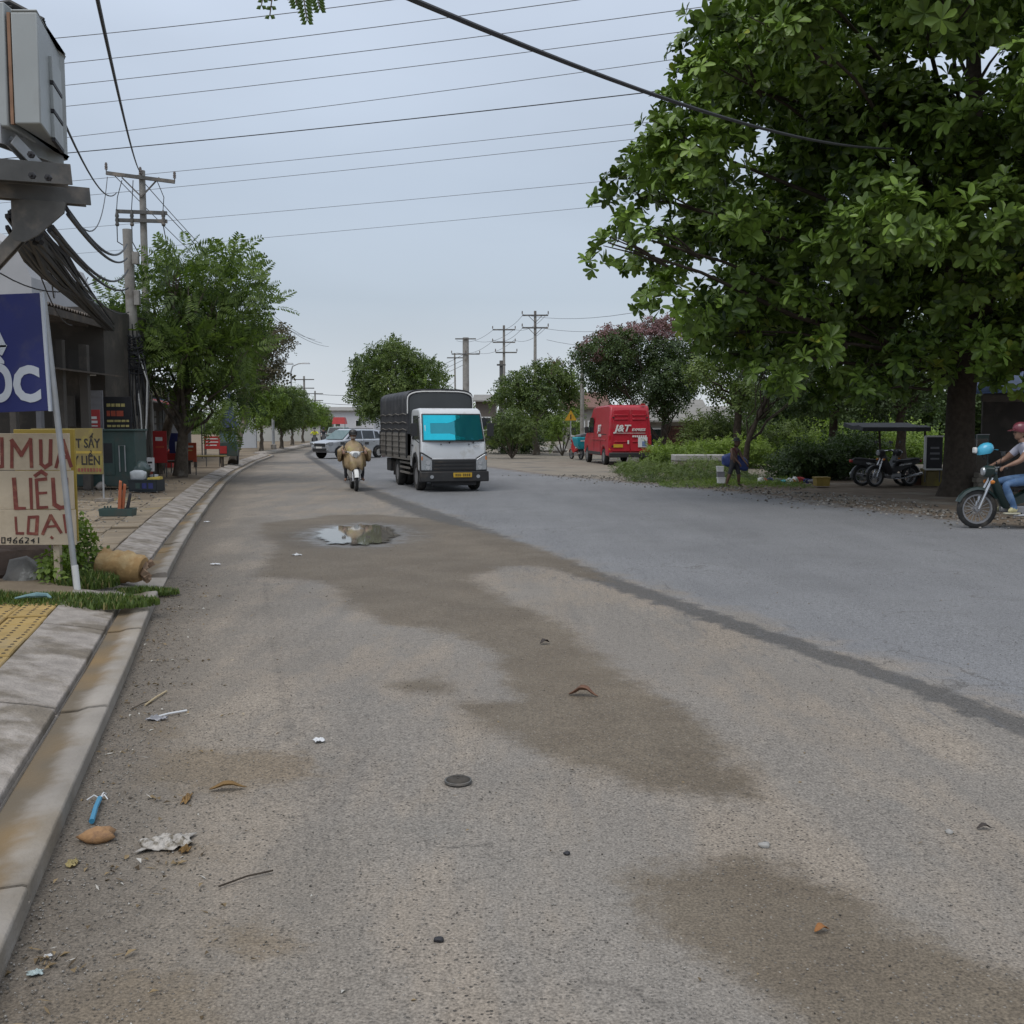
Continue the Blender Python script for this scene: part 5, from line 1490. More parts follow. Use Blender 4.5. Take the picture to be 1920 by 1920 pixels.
for px, y_, lab in ((572, 120, 'distant utility pole with double arms at the end of the left row'), (592, 150, 'farthest thin utility pole on the left side')):
    b = D(px, HOR + CAM_H * F / y_, y_); b.z = PZ
    zt_ = D(px, 708 if y_ == 120 else 735, y_).z
    utility_pole('utility_pole', lab, b, zt_, .16, .11, [(zt_ - .4, 1.2, 0, 0, False, 0), (zt_ - 1.4, 1.2, 0, 0, False, 0)])
# white walls glimpsed between the trunks
for (px0, px1, py0, y_, lab, c_) in [(440, 480, 778, 74, 'white wall glimpsed behind the first row trees', (.48, .50, .53)), (478, 600, 800, 108, 'long pale wall behind the clipped row of trees', (.43, .43, .40))]:
    a, b_ = D(px0, 840, y_), D(px1, py0, y_)
    r_ = empty('boundary_wall', ((a.x + b_.x) / 2, y_, PZ), 0, lab, 'wall')
    q = MB(); q.box((0, 0, (b_.z - PZ) / 2), (b_.x - a.x, .3, b_.z - PZ)); q.build('wall', mat('wall_' + str(px0), c_, rough=.85, var=.1, scale=1), r_)
    q = MB(); q.box((0, 0, b_.z - PZ + .05), (b_.x - a.x + .1, .4, .1)); q.build('coping', m_conc, r_)

# the line of small shops following the pavement beyond the utility poles
def shop_unit(y0, y1, h, wm, am, lab, sign_m, off=4.3):
    a, b_, c, d = Lside(y0, off), Lside(y1, off), Lside(y1, off + 7), Lside(y0, off + 7)
    o0_ = Vector((a.x, a.y, PZ))
    r_ = empty('roadside_shop', o0_, 0, lab, 'building', 'small shops along the left pavement')
    def at2(t, o_, z): return Lside(y0 + (y1 - y0) * t, off - o_) - o0_ + Vector((0, 0, PZ + z))
    q = MB(); q.loft([[Vector((p.x, p.y, z)) - o0_ for p in (a, b_, c, d)] for z in (0, h + PZ)]); q.build('wall', wm, r_)
    q = MB(); q.loft([[at2(-.02, -7.3, h + .55), at2(-.02, .5, h + .1), at2(-.02, .5, h + .16), at2(-.02, -7.3, h + .62)], [at2(1.02, -7.3, h + .55), at2(1.02, .5, h + .1), at2(1.02, .5, h + .16), at2(1.02, -7.3, h + .62)]]); q.build('roof', m_roof, r_)
    n_ = max(2, int((y1 - y0) / 2.4))
    for i in range(n_):
        t0, t1 = (i + .12) / n_, (i + .88) / n_
        q = MB(); q.loft([[at2(t0, .02, .05), at2(t1, .02, .05), at2(t1, -.05, .05), at2(t0, -.05, .05)], [at2(t0, .02, 2.3), at2(t1, .02, 2.3), at2(t1, -.05, 2.3), at2(t0, -.05, 2.3)]]); dr_ = q.build('door', m_dark if i % 2 else m_grey, r_)
        for k in range(7):
            z = .2 + k * .3
            q = MB(); q.loft([[at2(t0 + .01, .045, z), at2(t1 - .01, .045, z), at2(t1 - .01, .02, z), at2(t0 + .01, .02, z)], [at2(t0 + .01, .045, z + .22), at2(t1 - .01, .045, z + .22), at2(t1 - .01, .02, z + .22), at2(t0 + .01, .02, z + .22)]]); q.build('slat', m_dark if i % 2 else m_grey, dr_)
    q = MB(); q.loft([[at2(0.02, .03, 2.75), at2(.02, 1.7, 2.35), at2(.02, 1.7, 2.39), at2(.02, .03, 2.8)], [at2(.98, .03, 2.75), at2(.98, 1.7, 2.35), at2(.98, 1.7, 2.39), at2(.98, .03, 2.8)]]); aw_ = q.build('awning', am, r_)
    for t in (.05, .95):
        q = MB(); q.tube([at2(t, 1.6, 0), at2(t, 1.6, 2.36)], .03, n=6); q.build('awning_post', m_steel, aw_)
    q = MB(); q.loft([[at2(.2, .12, 2.9), at2(.8, .12, 2.9), at2(.8, .04, 2.9), at2(.2, .04, 2.9)], [at2(.2, .12, 3.4), at2(.8, .12, 3.4), at2(.8, .04, 3.4), at2(.2, .04, 3.4)]]); q.build('sign_board', sign_m, r_)
m_tarpb = mat('awning_blue', (.05, .09, .16), rough=.7, var=.2)
m_tarpr = mat('awning_red', (.22, .035, .03), rough=.7, var=.2)
shop_unit(33, 38.5, 3.6, m_shop, m_roof, 'dark shop with a rusty awning behind the red banner board', m_red)
shop_unit(38.8, 44, 3.3, mat('teal_wall', (.09, .12, .115), rough=.85, var=.15), m_tarpr, 'shop with a dull red awning behind the leaning trunk', m_blue)
shop_unit(44.3, 50, 3.5, m_shop, m_tarpb, 'shop with a dark blue awning behind the snack cart', m_ochre)
shop_unit(50.3, 57, 3.2, mat('grey_shop', (.20, .195, .185), rough=.85, var=.15), m_roof, 'grey shop furthest along the pavement before the white wall', m_red)
rg_ = random.Random(8)
goods = [(m_red, 'red'), (m_orange, 'orange'), (m_blue, 'navy'), (m_white, 'white'), (m_dgreen, 'green'), (m_yellow, 'yellow')]
spots_ = ['nearest the cable pole', 'beside the red banner board', 'under the rusty awning', 'before the navy board', 'by the leaning trunk', 'beside the orange banner', 'under the red awning', 'near the wooden bench', 'behind the striped board', 'close to the snack cart']
for i in range(10):
    y_ = 31.5 + i * 1.25; p2 = Lside(y_, rg_.uniform(2.6, 3.8), PZ)
    m2, cn = goods[i % 6]
    h_ = rg_.uniform(.35, .8); w_ = rg_.uniform(.3, .55)
    q = MB(); q.loft([[(-w_ / 2 * k, -w_ / 2 * k, z), (w_ / 2 * k, -w_ / 2 * k, z), (w_ / 2 * k, w_ / 2 * k, z), (-w_ / 2 * k, w_ / 2 * k, z)] for z, k in ((0, .9), (h_ * .9, 1), (h_ * .91, 1.06), (h_, 1.06))])
    tag(q.build('goods_box', m2, loc=p2, rot=(0, 0, rg_.uniform(-.4, .4)), bevel=.01), cn + ' box of goods in front of the shops ' + spots_[i], 'box', 'boxes in front of the small shops')
# ================================================================== vehicles and riders
m_wpaint = mat('white_cab_paint', (0.66, 0.68, 0.70), rough=0.32, var=0.05, scale=2, coat=0.4, c2=(0.52, 0.52, 0.50), c2amt=0.25, c2scale=2.5)
m_tyre = mat('tyre', (0.022, 0.022, 0.022), rough=0.85, var=0.25, c2=(0.07, 0.062, 0.052), c2amt=0.35, c2scale=5)
m_rim = mat('wheel_rim', (0.28, 0.28, 0.29), rough=0.45, metal=0.5, var=0.15)
m_tarp = mat('charcoal_tarp', (0.040, 0.041, 0.047), rough=0.65, var=0.22, scale=3, c2=(0.065, 0.065, 0.068), c2amt=0.4, bump=0.4, bscale=5)
m_boxside = mat('grey_brown_side', (0.20, 0.185, 0.165), rough=0.7, var=0.15, scale=2.5, c2=(0.13, 0.115, 0.10), c2amt=0.45, c2scale=1.5)
m_chassis = mat('chassis_black', (0.025, 0.025, 0.026), rough=0.7, var=0.2, c2=(0.06, 0.05, 0.042), c2amt=0.35)
m_plate = mat('yellow_plate', (0.58, 0.36, 0.03), rough=0.5, var=0.08)
m_platem = mat('plate_mark', (0.06, 0.045, 0.02), rough=0.6)
m_lampglass = mat('lamp_glass', (0.42, 0.44, 0.46), rough=0.15, metal=0.4, var=0.15, scale=20, spec=0.8)
m_amber = mat('amber_lens', (0.60, 0.20, 0.03), rough=0.25)
m_glass = mat('dark_glass', (0.018, 0.022, 0.025), rough=0.08, var=0.05, spec=0.8)
m_reflection_film = mat('cyan_reflection_film', (0.03, 0.52, 0.64), rough=0.08, metal=0.8, var=0.05)
m_wsglass = mat('tinted_truck_glass', (0.03, 0.27, 0.33), rough=0.05, metal=0.7, var=0.05, spec=0.8)
m_vanred = mat('van_red', (0.45, 0.018, 0.035), rough=0.38, var=0.06, scale=2, coat=0.25, c2=(0.36, 0.05, 0.055), c2amt=0.3, c2scale=1.5)
m_silver = mat('silver_paint', (0.50, 0.52, 0.55), rough=0.28, metal=0.45, var=0.05, coat=0.4)
m_chrome = mat('bright_metal', (0.55, 0.55, 0.56), rough=0.25, metal=0.8, var=0.1)
m_tail = mat('tail_lens', (0.38, 0.02, 0.02), rough=0.25)
m_plastic = mat('black_plastic', (0.03, 0.03, 0.032), rough=0.5, var=0.15)
def wheel(parent, c, r, w, side=1, name='wheel', rim_r=0.6, spokes=0, rm=None):
    """Axle along local X."""
    t = MB()
    t.lathe([(r * rim_r, -w / 2), (r * .93, -w / 2), (r, -w * .32), (r, w * .32), (r * .93, w / 2), (r * rim_r, w / 2)], n=24, axis='X', ring=True)
    o = t.build(name, m_tyre, parent, smooth=50, loc=c)
    q = MB()
    if spokes:
        q.lathe([(r * rim_r * .88, -w * .3), (r * rim_r * 1.02, -w * .3), (r * rim_r * 1.02, w * .3), (r * rim_r * .88, w * .3)], n=24, axis='X', ring=True)
        q.lathe([(r * .14, -w * .55), (r * .14, w * .55)], n=10, axis='X')
        for i in range(spokes):
            a = 2 * math.pi * i / spokes
            q.bar((0, math.cos(a) * r * .1, math.sin(a) * r * .1), (0, math.cos(a + .12) * r * rim_r * .95, math.sin(a + .12) * r * rim_r * .95), .010, .008, up=(1, 0, 0))
    else:
        q.lathe([(r * rim_r * 1.01, side * w * .46), (r * rim_r * .8, side * w * .40), (r * rim_r * .72, side * w * .18), (r * .22, side * w * .22), (r * .18, side * w * .42), (r * .05, side * w * .44)], n=20, axis='X')
        for i in range(6):
            a = 2 * math.pi * i / 6
            q.bar((side * w * .24, math.cos(a) * r * .2, math.sin(a) * r * .2), (side * w * .40, math.cos(a) * r * rim_r * .85, math.sin(a) * r * rim_r * .85), .05, .02, up=(1, 0, 0))
    q.build('rim', rm or m_rim, o, smooth=40)
    return o
def part(root, name, m, fn, bevel=0.0, smooth=False, seg=2, loc=(0, 0, 0), rot=(0, 0, 0)):
    q = MB(); fn(q)
    return q.build(name, m, root, bevel=bevel, smooth=smooth, seg=seg, loc=loc, rot=rot)

# ---------------------------------------------------------------- covered light truck
TX = D(851, 918, 26.9)
truck = empty('covered_truck', (TX.x, 26.9, 0), R(16.5), 'white cab light truck with a charcoal tarpaulin body and cyan windscreen', 'truck')
def taper(o, z0, z1, k, ax=0):
    for v in o.data.vertices:
        if v.co.z > z0: v.co[ax] *= 1 - k * (v.co.z - z0) / (z1 - z0)
cabp = [(0.0, .50), (-.035, .75), (-.045, 1.0), (0.0, 1.30), (.30, 2.03), (.42, 2.14), (.60, 2.19), (1.42, 2.17), (1.50, 2.08), (1.50, .62), (1.20, .60), (1.12, .82), (.92, .98), (.68, 1.0), (.46, .86), (.36, .52)]
cab = part(truck, 'cab', m_wpaint, lambda q: q.prism(cabp, -.88, .88, 'X'), bevel=.085, seg=4)
taper(cab, 1.25, 2.19, .06)
def slope_panel(q, x0, x1, z0, z1, off, bow=.085, inset=.0):
    """A sheet on the sloping front, bowed outward in the middle."""
    n = 9
    rows = []
    for z in np.linspace(z0, z1, 5):
        yb = (z - 1.30) / (2.03 - 1.30) * .30
        row = []
        for x in np.linspace(x0, x1, n):
            t = 1 - (2 * (x - x0) / (x1 - x0) - 1) ** 2
            kx = 1 - .06 * max(0, z - 1.25) / .94
            row.append((x * kx, yb - off - bow * t + .012 * (1 - t), z))
        rows.append(row)
    vs = [p for r_ in rows for p in r_]
    m_ = len(vs)
    vs += [(x, y + .02, z) for x, y, z in vs]
    fs = []
    for i in range(4):
        for j in range(n - 1):
            a = i * n + j
            fs.append((a, a + 1, a + n + 1, a + n)); fs.append((m_ + a, m_ + a + n, m_ + a + n + 1, m_ + a + 1))
    edge = [j for j in range(n)] + [i * n + n - 1 for i in range(1, 5)] + [4 * n + j for j in range(n - 2, -1, -1)] + [i * n for i in range(3, 0, -1)]
    for a, b_ in zip(edge, edge[1:] + edge[:1]): fs.append((a, m_ + a, m_ + b_, b_))
    q.add(vs, fs)
part(truck, 'windscreen_seal', m_plastic, lambda q: slope_panel(q, -.84, .84, 1.31, 2.04, .016), smooth=True)
ws = part(truck, 'windscreen', m_wsglass, lambda q: slope_panel(q, -.81, .81, 1.345, 2.01, .030), smooth=True)
def reflection_piece(q, poly, off):  # cyan reflection on the windscreen, painted as flat pieces of coloured film
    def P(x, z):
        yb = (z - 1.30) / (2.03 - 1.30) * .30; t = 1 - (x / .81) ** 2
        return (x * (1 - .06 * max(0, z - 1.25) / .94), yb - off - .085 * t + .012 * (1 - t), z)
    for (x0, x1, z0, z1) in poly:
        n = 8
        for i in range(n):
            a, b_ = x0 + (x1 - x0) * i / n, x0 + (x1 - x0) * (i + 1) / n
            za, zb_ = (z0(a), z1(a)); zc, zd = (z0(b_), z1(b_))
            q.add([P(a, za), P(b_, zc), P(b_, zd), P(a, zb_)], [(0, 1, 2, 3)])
part(ws, 'top_reflection_film', m_reflection_film, lambda q: reflection_piece(q, [(-.79, .22, lambda x: 1.79 + max(0, x + .1) * .45, lambda x: 1.995)], .034))
part(ws, 'side_reflection_film', m_reflection_film, lambda q: reflection_piece(q, [(-.79, -.62, lambda x: 1.50, lambda x: 1.79)], .034))
part(ws, 'dash_reflection_film', m_reflection_film, lambda q: reflection_piece(q, [(-.79, .30, lambda x: 1.36, lambda x: 1.52 - max(0, x + .1) * .28)], .034))  # painted stand-in for the cyan reflection low on the glass
part(ws, 'sticker', m_paper, lambda q: q.box((-.70, .115, 1.66), (.09, .006, .17), rot=(R(-22), 0, 0)))
part(ws, 'permit', m_paper, lambda q: q.box((.68, .07, 1.52), (.16, .006, .11), rot=(R(-22), 0, 0)))
part(ws, 'banner', m_letter, lambda q: q.box((.18, .20, 1.97), (.42, .006, .045), rot=(R(-22), 0, 0)))
for x in (-.12, .52):
    part(truck, 'wiper', m_plastic, lambda q, x=x: (q.tube([(x, -.04, 1.30), (x + .18, -.012, 1.36), (x + .42, .0, 1.39)], .009, n=5), q.lathe([(.02, 0), (.02, .03)], n=8, c=(x, -.05, 1.28), axis='Y')))
for x in (-.35, .4):
    part(truck, 'washer_nozzle', m_plastic, lambda q, x=x: q.lathe([(.018, 0), (.014, .02)], n=8, c=(x, -.055, 1.24), axis='Y'))
part(truck, 'emblem', m_chrome, lambda q: (q.box((.60, -.058, 1.20), (.16, .012, .02)), q.box((.55, -.058, 1.175), (.03, .012, .03))))
gr = part(truck, 'grille', m_plastic, lambda q: q.box((0, -.045, .69), (1.14, .05, .30), top=(1.04, 1)), bevel=.01)
for z in (.60, .69, .78):
    part(gr, 'slat', m_chassis, lambda q, z=z: q.box((0, -.076, z), (1.08, .02, .045)), bevel=.004)
part(truck, 'grille_brow', m_chrome, lambda q: q.box((0, -.052, .855), (1.20, .04, .022)), bevel=.004)
for s in (-1, 1):
    hl = part(truck, 'headlight', m_lampglass, lambda q, s=s: q.prism([(s * .585, .55), (s * .885, .56), (s * .885, 1.00), (s * .80, .97), (s * .585, .84)], -.062, .16, 'Y'), bevel=.02)
    part(truck, 'headlight_bezel', m_plastic, lambda q, s=s: q.prism([(s * .565, .53), (s * .892, .54), (s * .892, 1.05), (s * .80, 1.01), (s * .565, .865)], -.054, .14, 'Y'), bevel=.015)
    for z in (.63, .76):
        part(hl, 'reflector', m_chrome, lambda q, s=s, z=z: q.lathe([(.055, -.075), (.05, -.06)], n=12, c=(s * .70, 0, z), axis='Y'))
    part(hl, 'indicator', m_amber, lambda q, s=s: q.box((s * .86, -.066, .88), (.03, .012, .1)))
    arm = part(truck, 'mirror', m_plastic, lambda q, s=s: (q.box((s * 1.03, .12, 1.62), (.17, .07, .34)), q.tube([(s * .86, .22, 1.95), (s * 1.04, .16, 1.86), (s * 1.04, .14, 1.40), (s * .88, .2, 1.28)], .014, n=6)), bevel=.012)
    dw = part(truck, 'side_window', m_glass, lambda q, s=s: q.prism([(.22, 1.36), (1.22, 1.36), (1.22, 2.0), (.48, 2.0)], s * .862 if s > 0 else -.874, s * .874 if s > 0 else -.862, 'X'), bevel=.004)
    for v in dw.data.vertices: v.co.x *= 1 - .055 * max(0, v.co.z - 1.3) / .9
    dr = part(truck, 'door_seam', m_plastic, lambda q, s=s: (q.box((s * .881, .16, 1.05), (.008, .012, .62)), q.box((s * .881, 1.27, 1.15), (.008, .012, 1.0)), q.box((s * .884, 1.12, 1.20), (.02, .14, .035))))
    part(truck, 'wheel_arch', m_chassis, lambda q, s=s: q.prism([(.36, .52), (.46, .88), (.68, 1.02), (.92, 1.0), (1.12, .84), (1.2, .58), (1.1, .58), (1.02, .78), (.86, .9), (.7, .91), (.55, .8), (.46, .52)], s * .80, s * .893, 'X'), bevel=.008)
    part(truck, 'step', m_chassis, lambda q, s=s: q.box((s * .80, 1.30, .42), (.18, .28, .04)))
    wheel(truck, (s * .74, .79, .385), .385, .22, s)
    for k in (0, 1):
        wheel(truck, (s * (.76 - .24 * k), 3.55, .385), .385, .21, s)
    # folding side rails under the load bed
    for z in (.42, .56, .70):
        part(truck, 'side_guard_rail', m_boxside, lambda q, s=s, z=z: q.box((s * .86, 2.35, z), (.03, 1.45, .06)), bevel=.005)
    part(truck, 'mud_flap', m_chassis, lambda q, s=s: q.box((s * .66, 4.15, .48), (.42, .015, .42)))
    part(truck, 'rear_box', m_chassis, lambda q, s=s: q.box((s * .70, 5.05, .55), (.32, .7, .38)), bevel=.02)
bmp = part(truck, 'bumper', m_chassis, lambda q: q.box((0, -.05, .40), (1.84, .22, .27), top=(1, .8)), bevel=.025)
part(bmp, 'bumper_lip', m_chassis, lambda q: q.box((0, .02, .22), (1.2, .12, .12)), bevel=.01)
pt = part(truck, 'number_plate', m_plate, lambda q: q.box((.20, -.172, .44), (.50, .012, .12)), bevel=.004)
for i in range(8):
    part(pt, 'plate_mark', m_platem, lambda q, i=i: q.box((.02 + i * .052, -.180, .44), (.03 if i != 3 else .012, .003, .07 if i != 3 else .015)))
for s in (-1, 1):
    part(bmp, 'fog_lamp', m_lampglass, lambda q, s=s: q.lathe([(.05, -.172), (.045, -.15)], n=12, c=(s * .62, 0, .40), axis='Y'))
part(truck, 'chassis', m_chassis, lambda q: (q.box((-.35, 3.1, .66), (.1, 5.6, .16)), q.box((.35, 3.1, .66), (.1, 5.6, .16)), q.box((0, .79, .42), (1.3, .12, .12)), q.box((0, 3.55, .42), (1.4, .14, .16)), q.lathe([(.18, -.2), (.18, .2)], n=12, c=(0, 3.55, .42), axis='X')))
part(truck, 'fuel_tank', m_galv, lambda q: q.lathe([(.2, 1.7), (.2, 2.4)], n=14, c=(.66, 0, .52), axis='Y'), smooth=True)
bed = part(truck, 'load_bed', m_boxside, lambda q: q.box((0, 3.85, .84), (1.86, 4.5, .12)), bevel=.01)
for s in (-1, 1):
    for k in range(4):
        dp = part(truck, 'side_panel', m_boxside, lambda q, s=s, k=k: q.box((s * .925, 1.62 + .56 + k * 1.115, 1.22), (.03, 1.08, .62)), bevel=.008)
        for r_ in range(4):
            part(dp, 'rib', m_boxside, lambda q, s=s, k=k, r_=r_: q.box((s * .945, 1.62 + .56 + k * 1.115, .98 + r_ * .16), (.02, 1.02, .05)), bevel=.004)
    for k in range(5):
        part(truck, 'stake', m_chassis, lambda q, s=s, k=k: q.box((s * .945, 1.63 + k * 1.113, 1.2), (.05, .05, .72)))
# tarpaulin over hoops
def arch(w, ze, zt, n=13):
    pts = [(-w, 1.50), (-w, ze - .35)]
    for i in range(n):
        a = math.pi - math.pi * i / (n - 1)
        pts.append((w * math.copysign(abs(math.cos(a)) ** .45, math.cos(a)), ze + (zt - ze) * math.sin(a) ** .7))
    return pts + [(w, ze - .35), (w, 1.50)]
def tarp(q):
    rings = []
    for i in range(33):
        y = 1.60 + 4.5 * i / 32
        k = abs(math.sin(math.pi * i / 4))
        rings.append([(x * (1 - .018 * k * (1 if z > 1.6 else 0)), y, z - (.028 * k if z > 2.3 else 0)) for x, z in arch(.935, 2.46, 2.74)])
    q.loft(rings)
part(truck, 'tarpaulin', m_tarp, tarp, smooth=50)
part(truck, 'tarp_front', mat('tarp_front_grey', (.058, .064, .068), rough=.6, var=.12, scale=2), lambda q: q.prism([(x * .93, z - .07 if z > 1.6 else z) for x, z in arch(.935, 2.44, 2.70)], 1.575, 1.605, 'Y'))
def edge(q):
    a = [(x * .985, z - .03) for x, z in arch(.935, 2.44, 2.70) if z > 1.7]
    q.tube([(x, 1.57, z) for x, z in a], .018, n=6)
part(truck, 'white_front_hoop', m_white, edge)
for z in (1.62, 1.82, 2.05):
    for s in (-1, 1):
        part(truck, 'tarp_rope', m_boxside, lambda q, s=s, z=z: q.tube([(s * .952, 1.62 + i * .56, z + (.02 if i % 2 else -.02)) for i in range(9)], .012, n=5))
part(truck, 'tailgate', m_boxside, lambda q: q.box((0, 6.11, 1.2), (1.86, .03, .66)))
for s in (-1, 1): part(truck, 'tail_lamp', m_tail, lambda q, s=s: q.box((s * .75, 6.13, .80), (.28, .03, .1)))

# ---------------------------------------------------------------- red parcel van, seen from behind
vp = D(1181, 872, 45.0)
van = empty('parcel_van', (vp.x, 45.0, 0), R(188), 'red high roof delivery van seen from behind with white lettering', 'van')
vprof = [(0, .42), (.02, 1.0), (0.0, 1.25), (-.05, 1.9), (-.12, 2.5), (-.22, 2.62), (-.5, 2.66), (-3.2, 2.62), (-3.6, 2.54), (-4.5, 1.55), (-5.25, 1.22), (-5.42, .98), (-5.46, .45), (-4.95, .40), (-4.88, .66), (-4.66, .82), (-4.36, .82), (-4.14, .66), (-4.08, .40), (-1.42, .40), (-1.36, .66), (-1.14, .82), (-.86, .82), (-.64, .66), (-.58, .40)]
vb = part(van, 'body', m_vanred, lambda q: q.prism(vprof, -.98, .98, 'X'), bevel=.07, seg=3)
taper(vb, 1.25, 2.66, .13)
for v in vb.data.vertices:
    if v.co.y < -4.2: v.co.x *= 1 - .10 * (-4.2 - v.co.y) / 1.3
for s in (-1, 1):
    dr = part(van, 'rear_door', m_vanred, lambda q, s=s: q.prism([(s * .015, .62), (s * .82, .62), (s * .80, 1.25), (s * .74, 2.42), (s * .015, 2.46)], .0, .025, 'Y'), bevel=.015)
    for v in dr.data.vertices:
        v.co.y += -.02 - max(0, v.co.z - 1.25) * .085 + .04
    for z in (1.05, 2.02, 2.2):
        part(dr, 'pressed_rib', m_vanred, lambda q, s=s, z=z: q.box((s * .40, .052 - max(0, z - 1.25) * .085, z), (.62, .03, .05)), bevel=.012)
    part(dr, 'hinge', m_chassis, lambda q, s=s: (q.box((s * .80, .055, .85), (.09, .03, .05)), q.box((s * .75, -.01, 2.1), (.09, .03, .05))))
    part(van, 'tail_lamp', m_tail, lambda q, s=s: q.box((s * .905, -.02, 1.05), (.09, .06, .55)), bevel=.01)
    part(van, 'tail_amber', m_amber, lambda q, s=s: q.box((s * .905, -.02, .72), (.09, .06, .10)), bevel=.01)
    for y in (-1.0, -4.5):
        wheel(van, (s * .86, y, .36), .36, .21, s)
    part(van, 'cab_window', m_glass, lambda q, s=s: q.prism([(-3.05, 1.42), (-4.35, 1.42), (-3.72, 2.12), (-3.05, 2.12)], s * .955 if s > 0 else -.967, s * .967 if s > 0 else -.955, 'X'))
    mr_ = part(van, 'mirror', m_plastic, lambda q, s=s: q.box((s * 1.10, -4.0, 1.55), (.18, .12, .30)), bevel=.03)
    part(mr_, 'mirror_arm', m_plastic, lambda q, s=s: q.bar((s * .92, -4.02, 1.45), (s * 1.06, -4.0, 1.48), .05, .05))
    part(van, 'sill_trim', m_plastic, lambda q, s=s: q.box((s * .985, -2.75, .50), (.02, 2.5, .14)), bevel=.006)
    part(van, 'side_rib', m_vanred, lambda q, s=s: q.box((s * .985, -1.9, 1.12), (.025, 2.9, .06)), bevel=.01)
    part(van, 'slide_rail', m_chassis, lambda q, s=s: q.box((s * .972, -1.3, 1.36), (.015, 1.7, .03)))
    part(van, 'door_gap', m_chassis, lambda q, s=s: (q.box((s * .985, -2.85, 1.0), (.01, .015, 1.0)), q.box((s * .985, -1.55, 1.0), (.01, .015, 1.0))))
    part(van, 'front_lamp', m_lampglass, lambda q, s=s: q.box((s * .74, -5.32, .98), (.26, .2, .18)), bevel=.03)
part(van, 'windscreen', m_glass, lambda q: q.prism([(-3.66, 2.5), (-3.70, 2.5), (-4.56, 1.56), (-4.50, 1.55)], -.80, .80, 'X'))
part(van, 'rear_bumper', m_plastic, lambda q: q.box((0, .04, .46), (1.90, .16, .22)), bevel=.03)
vpl = part(van, 'number_plate', m_plate, lambda q: q.box((.55, .068, .86), (.42, .01, .14)), bevel=.004)
part(van, 'door_handle', m_white, lambda q: q.box((.10, .075, 1.02), (.07, .03, .16)), bevel=.01)
part(van, 'rear_notice', m_paper, lambda q: q.box((-.55, .078, 1.02), (.42, .01, .44)), bevel=.004)
part(van, 'notice_picture', mat('notice_blue', (.16, .22, .40), rough=.7, var=.3, scale=10), lambda q: q.box((-.62, .086, .95), (.2, .006, .22)))
part(van, 'roof_marker', m_tail, lambda q: q.box((-.6, -.16, 2.68), (.2, .1, .06)), bevel=.015)
rx = (math.radians(90) + .085, 0, math.pi)
text_obj('lettering', 'J&T', .40, m_white, van, (.38, .045, 1.62), rot=(R(90) , 0, math.pi), bold=.012, depth=.02, sx=1.1, shear=.28)
text_obj('lettering', 'EXPRESS', .16, m_white, van, (-.36, .045, 1.56), rot=(R(90), 0, math.pi), bold=.004, depth=.02, sx=1.0, shear=.28)
part(van, 'underline', m_white, lambda q: q.box((.0, .052, 1.42), (1.34, .02, .018)))
part(van, 'fleet_mark', m_white, lambda q: [q.box((-.12 - i * .095, .055, 1.28), (.065, .02, .085)) for i in range(7)])
text_obj('lettering', 'J&T', .42, m_white, van, (.990, -1.75, 1.62), rot=(R(90), 0, R(90)), bold=.012, depth=.006, sx=1.0, shear=.28)
text_obj('lettering', 'EXPRESS', .15, m_white, van, (.992, -1.65, 1.30), rot=(R(90), 0, R(90)), bold=.004, depth=.006, shear=.28)

# ---------------------------------------------------------------- silver car crossing behind the rider
cp = D(656, 860, 56.0)
car = empty('silver_car', (cp.x, 56.0, 0), R(-40), 'silver hatchback turning across the road behind the poncho rider', 'car')
lower = [(-2.02, .34), (-2.10, .55), (-2.06, .78), (-1.92, .90), (-1.0, 1.02), (1.95, 1.04), (2.05, .85), (2.06, .45), (1.95, .30), (1.72, .30), (1.66, .52), (1.48, .66), (1.18, .66), (1.0, .52), (.94, .30), (-.94, .28), (-1.0, .52), (-1.18, .66), (-1.48, .66), (-1.66, .52), (-1.72, .32)]
lb_ = part(car, 'body', m_silver, lambda q: q.prism(lower, -.86, .86, 'X'), bevel=.07, seg=3)
for v in lb_.data.vertices:
    if v.co.y < -1.5: v.co.x *= 1 - .16 * (-1.5 - v.co.y) / .6
cabn = [(-1.12, .98), (-.42, 1.50), (-.20, 1.58), (1.2, 1.57), (1.62, 1.48), (2.0, 1.02)]
cb = part(car, 'roof', m_silver, lambda q: q.prism(cabn, -.80, .80, 'X'), bevel=.06, seg=3); taper(cb, .98, 1.58, .20)
wsn = part(car, 'windscreen', mat('tinted_windscreen', (.10, .17, .17), rough=.06, var=.05, spec=.9), lambda q: q.prism([(-1.09, 1.03), (-.47, 1.49), (-.47, 1.515), (-1.14, 1.035)], -.72, .72, 'X')); taper(wsn, .98, 1.58, .18)
